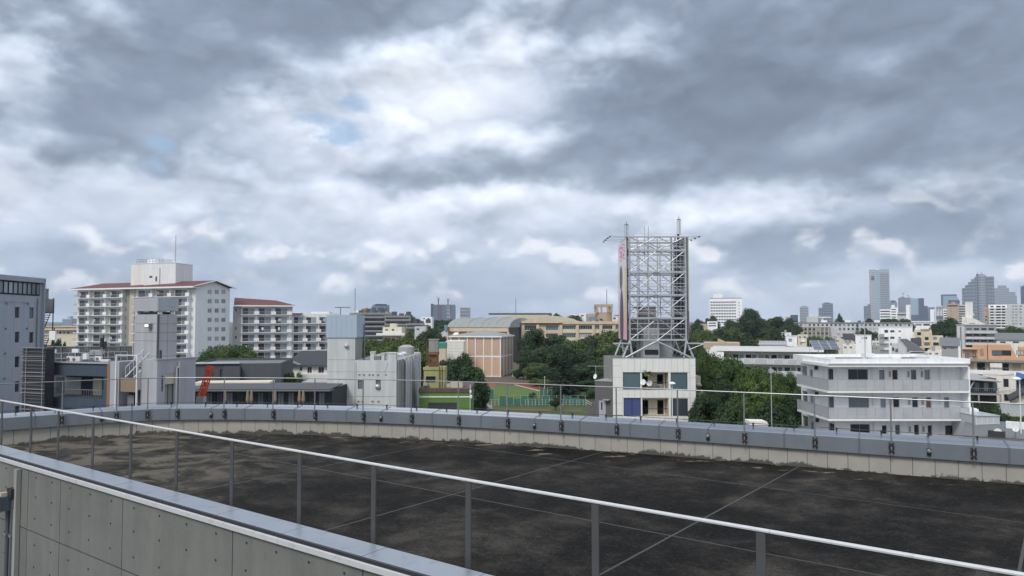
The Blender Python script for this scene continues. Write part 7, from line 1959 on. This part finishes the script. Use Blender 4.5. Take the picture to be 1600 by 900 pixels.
def leaf(mb, c, nrm, s, rnd):
    a = nrm.orthogonal().normalized(); b = nrm.cross(a)
    t = rnd.uniform(0, 6.283); u = a * math.cos(t) + b * math.sin(t); v = nrm.cross(u)
    w = s * rnd.uniform(.45, .75)
    mb.quad(c - u * s, c - v * w + nrm * (s * .15), c + u * s, c + v * w + nrm * (s * .15))

def proto_broad(seed, R_=5.0, H=10.0, trunk=2.6, blobs=30, leaves=9500, squash=.8, m='leaf_camphor', ls=.20, rb=(.20, .40), shell=.45):
    rnd = random.Random(seed)
    tr = MB(); tr.tube((0, 0, -.5), (.1, 0, trunk + 1), .34, 8, .24)
    for k in range(7):
        a = k * .9 + rnd.uniform(-.3, .3); tr.tube((.1, 0, trunk + rnd.uniform(-.4, 1)), (math.cos(a) * R_ * .55, math.sin(a) * R_ * .55, trunk + (H - trunk) * rnd.uniform(.35, .7)), .15, 6, .05)
    cz = (trunk + H) / 2; rz_ = (H - trunk) / 2
    bl = []
    for k in range(blobs):
        for _ in range(30):
            v = Vector((rnd.uniform(-1, 1), rnd.uniform(-1, 1), rnd.uniform(-1, 1)))
            if .25 < v.length < 1: break
        v = v.normalized() * (v.length ** shell)
        rr = R_ * rnd.uniform(*rb)
        sx = 1 - rr / R_ * .8
        low_w = 1.0 if v.z > -.3 else .85
        bl.append((Vector((v.x * R_ * sx * low_w, v.y * R_ * sx * low_w, cz + v.z * (rz_ - rr * .7))), rr))
    cr = MB()
    tot = sum(r * r for _, r in bl)
    for c, r in bl:
        for k in range(int(leaves * r * r / tot)):
            d = Vector((rnd.gauss(0, 1), rnd.gauss(0, 1), rnd.gauss(0, 1) + .25)).normalized()
            q = c + Vector((d.x, d.y, d.z * squash)) * (r * rnd.uniform(.66, 1.16))
            nrm = (d + Vector((rnd.gauss(0, .5), rnd.gauss(0, .5), rnd.gauss(0, .5) + .25))).normalized()
            leaf(cr, q, nrm, ls * rnd.uniform(.7, 1.4), rnd)
    for c, r in bl:                        # leafy hearts close the crown where twigs are dense
        n = 7
        rr = r * .64
        cr.lathe(c, ((rr * .2, -rr * .75 * squash), (rr * .8, -rr * .45 * squash), (rr, 0), (rr * .8, rr * .45 * squash), (rr * .2, rr * .75 * squash)), n)
    def plain(mb, name, mm):
        me = bpy.data.meshes.new(name); me.from_pydata(mb.v, [], mb.f); me.materials.append(MATS[mm]); return me
    return plain(tr, 'trunk', 'bark'), plain(cr, 'crown', m), R_, H

def proto_conifer(seed, R_=4.0, H=14.0, m='needle', tiers=19, top_pow=.8):
    rnd = random.Random(seed)
    tr = MB(); tr.tube((0, 0, -.5), (0, 0, H * .97), .36, 8, .04)
    cr = MB()
    for k in range(tiers):
        t = k / (tiers - 1); z = H * (.07 + .90 * t); L = R_ * (1 - t) ** top_pow + .25
        nb = int(11 - 5 * t)
        for j in range(nb):
            a = j * 6.283 / nb + k * 1.1 + rnd.uniform(-.2, .2); Lb = L * rnd.uniform(.75, 1.12); droop = rnd.uniform(.10, .28)
            d = Vector((math.cos(a), math.sin(a), 0)); sd = Vector((-d.y, d.x, 0))
            tr.tube((0, 0, z), d * Lb * .8 + Vector((0, 0, z + .05 * Lb - droop * Lb * .64)), .05, 4, .015)
            n = int(26 * Lb) + 6
            for i in range(n):
                s = rnd.uniform(.12, 1.0) ; w = (1 - s * .75) * .33 * Lb
                c = d * (Lb * s) + sd * rnd.uniform(-w, w) + Vector((0, 0, z + .15 * Lb * s - droop * Lb * s * s + rnd.uniform(-.16, .10)))
                nrm = Vector((rnd.gauss(0, .35) + d.x * .3, rnd.gauss(0, .35) + d.y * .3, 1)).normalized()
                leaf(cr, c, nrm, rnd.uniform(.16, .30), rnd)
    def plain(mb, name, mm):
        me = bpy.data.meshes.new(name); me.from_pydata(mb.v, [], mb.f); me.materials.append(MATS[mm]); return me
    return plain(tr, 'trunk', 'bark'), plain(cr, 'crown', m), R_, H

PROTO = {'camphor': [proto_broad(1, 6.5, 11.5, 2.2, 90, 19000, .8, 'leaf_camphor', .17, (.15, .26), .28), proto_broad(2, 5.5, 11, 2.0, 80, 17000, .85, 'leaf_camphor', .17, (.15, .27), .28)],
         'bright': [proto_broad(11, 6.0, 11, 2.0, 84, 18000, .8, 'leaf_bright', .17, (.15, .26), .28)] * 2,
         'dark': [proto_broad(3, 5, 11, 2.2, 30, 9000, .85, 'leaf_dark', .22), proto_broad(4, 4.2, 12, 2.4, 28, 8500, .95, 'leaf_dark', .22)],
         'light': [proto_broad(5, 5, 9, 1.8, 30, 9000, .8, 'leaf_light', .22), proto_broad(6, 4, 8, 1.5, 24, 8000, .9, 'leaf_light', .22)],
         'cedar': [proto_conifer(7, 4.2, 13), proto_conifer(8, 4.6, 14, tiers=21, top_pow=.7)],
         'shrub': [proto_broad(9, 2.2, 2.6, .2, 16, 3000, .8, 'leaf_dark', .11), proto_broad(10, 2.2, 2.4, .2, 16, 3000, .8, 'leaf_light', .11)]}
TN = [0]
def tree(x, ytop, Y, wpx, kind, label, group=None, zb=0.0, name=None, ybase=None):
    tm, cm, R_, H = PROTO[kind][TN[0] % 2]; TN[0] += 1
    p = at(x, ytop, Y); h = p.z - zb; r = wpx / 2 * Y / F
    nm = name or {'cedar': 'cedar_tree', 'shrub': 'shrub'}.get(kind, 'broadleaf_tree')
    o = empty(nm, (p.x, p.y, zb), (TN[0] * 1.7) % 6.28)
    sx = r / R_; sz = h / H
    tag(o, label, 'shrub' if kind == 'shrub' else 'tree', group)
    for n, me in (('trunk', tm), ('crown', cm)):
        c = inst(n, me, o); c.scale = (sx, sx, sz)
    return o
def wood(items, text, group, kinds=None):
    """A clump of trees; each label says its row and its place from the left."""
    items = [(*it, 'dark') if len(it) == 4 else it for it in items]
    ys = sorted(i[2] for i in items); n = len(ys)
    rows = {}
    for it in items:
        r = 1 if n < 7 else (0 if it[2] <= ys[n // 3] else (1 if it[2] <= ys[2 * n // 3] else 2))
        rows.setdefault(r, []).append(it)
    for r, lst in rows.items():
        for k, it in enumerate(sorted(lst)):
            place = ORD[k] + ' from the left' if n < 7 else '%s row, %s from the left' % (('front', 'middle', 'back')[r], ORD[k])
            tree(*it, '%s %s, %s' % ({'dark': 'dark', 'light': 'pale green', 'camphor': 'green'}[it[4]], text, place), group)
# ---- right: the round camphors in front of the gallery block
G = 'round camphor trees behind the roof on the right'
tree(1128, 549, 100, 92, 'camphor', 'tallest dark green round tree right of the white tile building')
tree(1180, 572, 92, 84, 'bright', 'lighter green round tree in front of the gallery block, nearest the pale pole')
tree(1220, 577, 100, 74, 'camphor', 'round tree between the pale pole and the white balcony building')
tree(1106, 612, 88, 60, 'dark', 'low dark tree at the foot of the tile building, right side')
tree(1150, 622, 84, 70, 'dark', 'low broad tree below the tallest round tree')
tree(1205, 626, 84, 74, 'dark', 'low broad tree below the pale pole')
tree(1124, 585, 94, 56, 'dark', 'dark lower crown filling the front of the tallest round tree')
tree(1240, 615, 92, 50, 'dark', 'dark tree tight against the white balcony building')
tree(1093, 540, 125, 44, 'camphor', 'green tree rising directly right of the billboard building')
# ---- wood right of the frame
W2 = 'trees of the wood below the white slab block'
wood(((1086, 505, 300, 36, 'dark'), (1100, 512, 260, 44, 'light'), (1125, 514, 270, 46, 'dark'), (1148, 512, 280, 40, 'light'), (1110, 493, 420, 30, 'dark'), (1091, 498, 420, 24, 'dark'),
                       (1140, 499, 400, 40, 'dark'), (1215, 494, 430, 44, 'dark'), (1238, 497, 430, 40, 'dark'), (1190, 498, 400, 36, 'dark'), (1206, 520, 270, 40, 'light'), (1197, 512, 300, 40, 'dark'), (1228, 510, 320, 34, 'dark'), (1212, 511, 260, 30, 'dark'), (1243, 505, 380, 30, 'dark'), (1130, 523, 230, 50, 'dark'), (1180, 526, 225, 40, 'light'), (1112, 525, 235, 40, 'light')), 'tree below the white slab block', 'trees of the wood below the white slab block')
tree(1170, 481, 380, 44, 'dark', 'tall dome-shaped tree overlapping the white slab block')
tree(1167, 497, 210, 44, 'cedar', 'large dark cedar standing in front of the dome-shaped tree')
tree(1150, 512, 215, 30, 'cedar', 'smaller cedar at the left foot of the large cedar')
tree(1224, 512, 235, 22, 'cedar', 'slim dark conifer left of the white cubic house')
tree(1340, 505, 370, 18, 'cedar', 'pointed conifer in front of the grey school')
tree(1350, 513, 360, 30, 'dark', 'dark bushy tree right of the pointed conifer at the grey school')
tree(1366, 518, 330, 26, 'dark', 'dark tree left of the white flats')
tree(1275, 523, 250, 40, 'light', 'pale olive tree behind the solar panels')
tree(1294, 526, 240, 30, 'light', 'olive tree right behind the solar panels')
tree(1234, 541, 172, 14, 'shrub', 'little bush on the roof terrace left of the solar panels', zb=10.6)
wood(((1480, 496, 330, 44), (1497, 502, 300, 36), (1465, 505, 310, 30), (1481, 512, 280, 44)), 'tree behind the grey flats', 'dark trees behind the grey flats')
wood(((1572, 509, 300, 50, 'dark'), (1600, 512, 290, 44, 'dark'), (1565, 522, 240, 40, 'dark'), (1595, 520, 250, 50, 'light')), 'tree behind the orange flats', 'trees behind the orange flats')
wood(((1520, 619, 84, 44, 'dark'), (1548, 626, 82, 40, 'dark'), (1570, 645, 80, 44, 'dark'), (1592, 646, 79, 40, 'light')), 'bush below the veranda house', 'bushes below the veranda house')
wood([(x, 497.5, 520, w) for x, w in ((1310, 26), (1400, 40), (1385, 30), (1355, 30), (1412, 30))], 'low tree on the ridge behind the grey school', 'trees behind the grey school')
tree(1310.5, 489.5, 480, 13, 'dark', 'single dark upright tree on the skyline left of the tallest skyscraper')
# ---- middle: wood between school and field
W3 = 'trees of the wood between the school and the sports field'
wood(((838, 513, 232, 56, 'dark'), (866, 522, 230, 56, 'dark'), (898, 530, 225, 56, 'light'), (925, 524, 232, 54, 'dark'), (948, 515, 235, 60, 'light'), (972, 513, 238, 60, 'dark'), (828, 545, 212, 46, 'dark'), (852, 540, 208, 60, 'dark'), (880, 538, 212, 54, 'dark'), (915, 541, 200, 66, 'dark'), (945, 536, 200, 70, 'light'), (972, 538, 195, 66, 'dark'),
                       (838, 566, 195, 50, 'light'), (908, 568, 176, 56, 'dark'), (935, 563, 172, 70, 'dark'), (962, 568, 162, 66, 'dark'), (922, 594, 162, 54, 'dark'), (945, 600, 150, 60, 'dark'), (857, 572, 190, 46, 'dark'), (818, 572, 212, 26, 'dark'), (985, 530, 225, 60, 'dark'), (1010, 528, 250, 54, 'light'), (1040, 530, 260, 60, 'dark'), (1062, 522, 270, 60, 'dark')), 'tree before the beige school', 'trees of the wood between the school and the sports field')
tree(882, 545, 158, 52, 'cedar', 'dark blue-green cedar standing at the edge of the sports field')
tree(848, 592, 185, 30, 'light', 'thin pale shrubby tree at the bank behind the track')
tree(838, 590, 190, 26, 'light', 'greyish bush on the soil bank behind the track')
tree(832, 612, 150, 14, 'shrub', 'small round bush in front of the green nets')
tree(868, 620, 140, 22, 'dark', 'small dark tree in front of the green nets')
tree(808, 577, 215, 20, 'shrub', 'dark bush between the pink gymnasium and the wood')
tree(754, 583, 218, 6, 'shrub', 'tiny clipped bush at the gymnasium corner')
# ---- left of the gymnasium
tree(725, 551, 125, 56, 'dark', 'dark round tree behind the green building, upper of the pair')
tree(733, 572, 112, 62, 'dark', 'darker round tree right of the green building, lower of the pair')
tree(748, 600, 116, 36, 'dark', 'dark tree beside the parked silver car')
tree(700, 560, 130, 40, 'dark', 'dark tree just behind the rusty water tank')
W4 = 'sunlit trees behind the concrete utility building'
wood(((580, 525, 165, 48, 'light'), (612, 523, 160, 56, 'light'), (645, 527, 165, 50, 'light'), (568, 530, 150, 40, 'light'), (598, 538, 140, 50, 'light'), (632, 540, 140, 54, 'light'), (660, 541, 150, 40, 'light')), 'tree behind the concrete utility building', 'sunlit trees behind the concrete utility building')
tree(640, 513, 190, 26, 'light', 'yellow-green pointed tree rising above the bright green row')
wood(((672, 513, 230, 44), (690, 520, 220, 34), (660, 520, 230, 36)), 'tree left of the vaulted hall', 'dark trees left of the vaulted hall')
W5 = 'trees on the far ridge left of the vaulted hall'
wood(((634, 490, 520, 40), (655, 498, 470, 44), (676, 499, 520, 44), (700, 499, 520, 50), (725, 500, 520, 50), (745, 497, 560, 44), (690, 504, 430, 60), (720, 506, 420, 60), (650, 505, 430, 40), (612, 488, 560, 30), (755, 497, 700, 40), (590, 491, 520, 30)), 'tree on the far wooded ridge', 'trees on the far ridge left of the vaulted hall')
wood(((895, 492, 600, 40), (870, 489, 640, 20), (862, 489.5, 640, 16), (925, 492, 600, 30), (965, 492, 600, 24), (980, 494, 500, 40), (1000, 494, 500, 40)), 'tree on the ridge behind the school', 'trees on the ridge behind the school')
# ---- left
tree(352, 536, 135, 96, 'camphor', 'large round green tree in front of the white gable, left half')
tree(378, 541, 138, 80, 'camphor', 'large round green tree in front of the white gable, right half')
tree(332, 546, 128, 64, 'camphor', 'spreading lower tree at the left foot of the white gable')
wood([(x, y, 104 - (y > 585), 26, 'light') for x, y in ((402, 583), (420, 580), (437, 578), (452, 577), (466, 580), (440, 587), (415, 588))][:5], 'garden shrub before the gabled house', 'garden shrubs before the gabled house')
wood(((92, 528, 150, 20), (80, 533, 150, 18), (103, 534, 150, 18)), 'small tree left of the far apartment block', 'small trees left of the apartment block')
tree(68, 535, 120, 16, 'dark', 'small dark tree beside the fire stair')

# ================================================================ haze: the damp air over the town
m = bpy.data.materials.new('haze'); m.use_nodes = True
t = m.node_tree; t.nodes.clear()
v = t.nodes.new('ShaderNodeVolumePrincipled'); v.inputs['Color'].default_value = (.80, .88, 1.0, 1); v.inputs['Density'].default_value = HAZE; v.inputs['Anisotropy'].default_value = 0.0
o_ = t.nodes.new('ShaderNodeOutputMaterial'); t.links.new(v.outputs[0], o_.inputs['Volume']); MATS['haze'] = m
hz = MB().box(-6100, 6100, -1100, 6100, -1.0, 275.0).build('haze', 'haze'); tag(hz, kind='stuff')
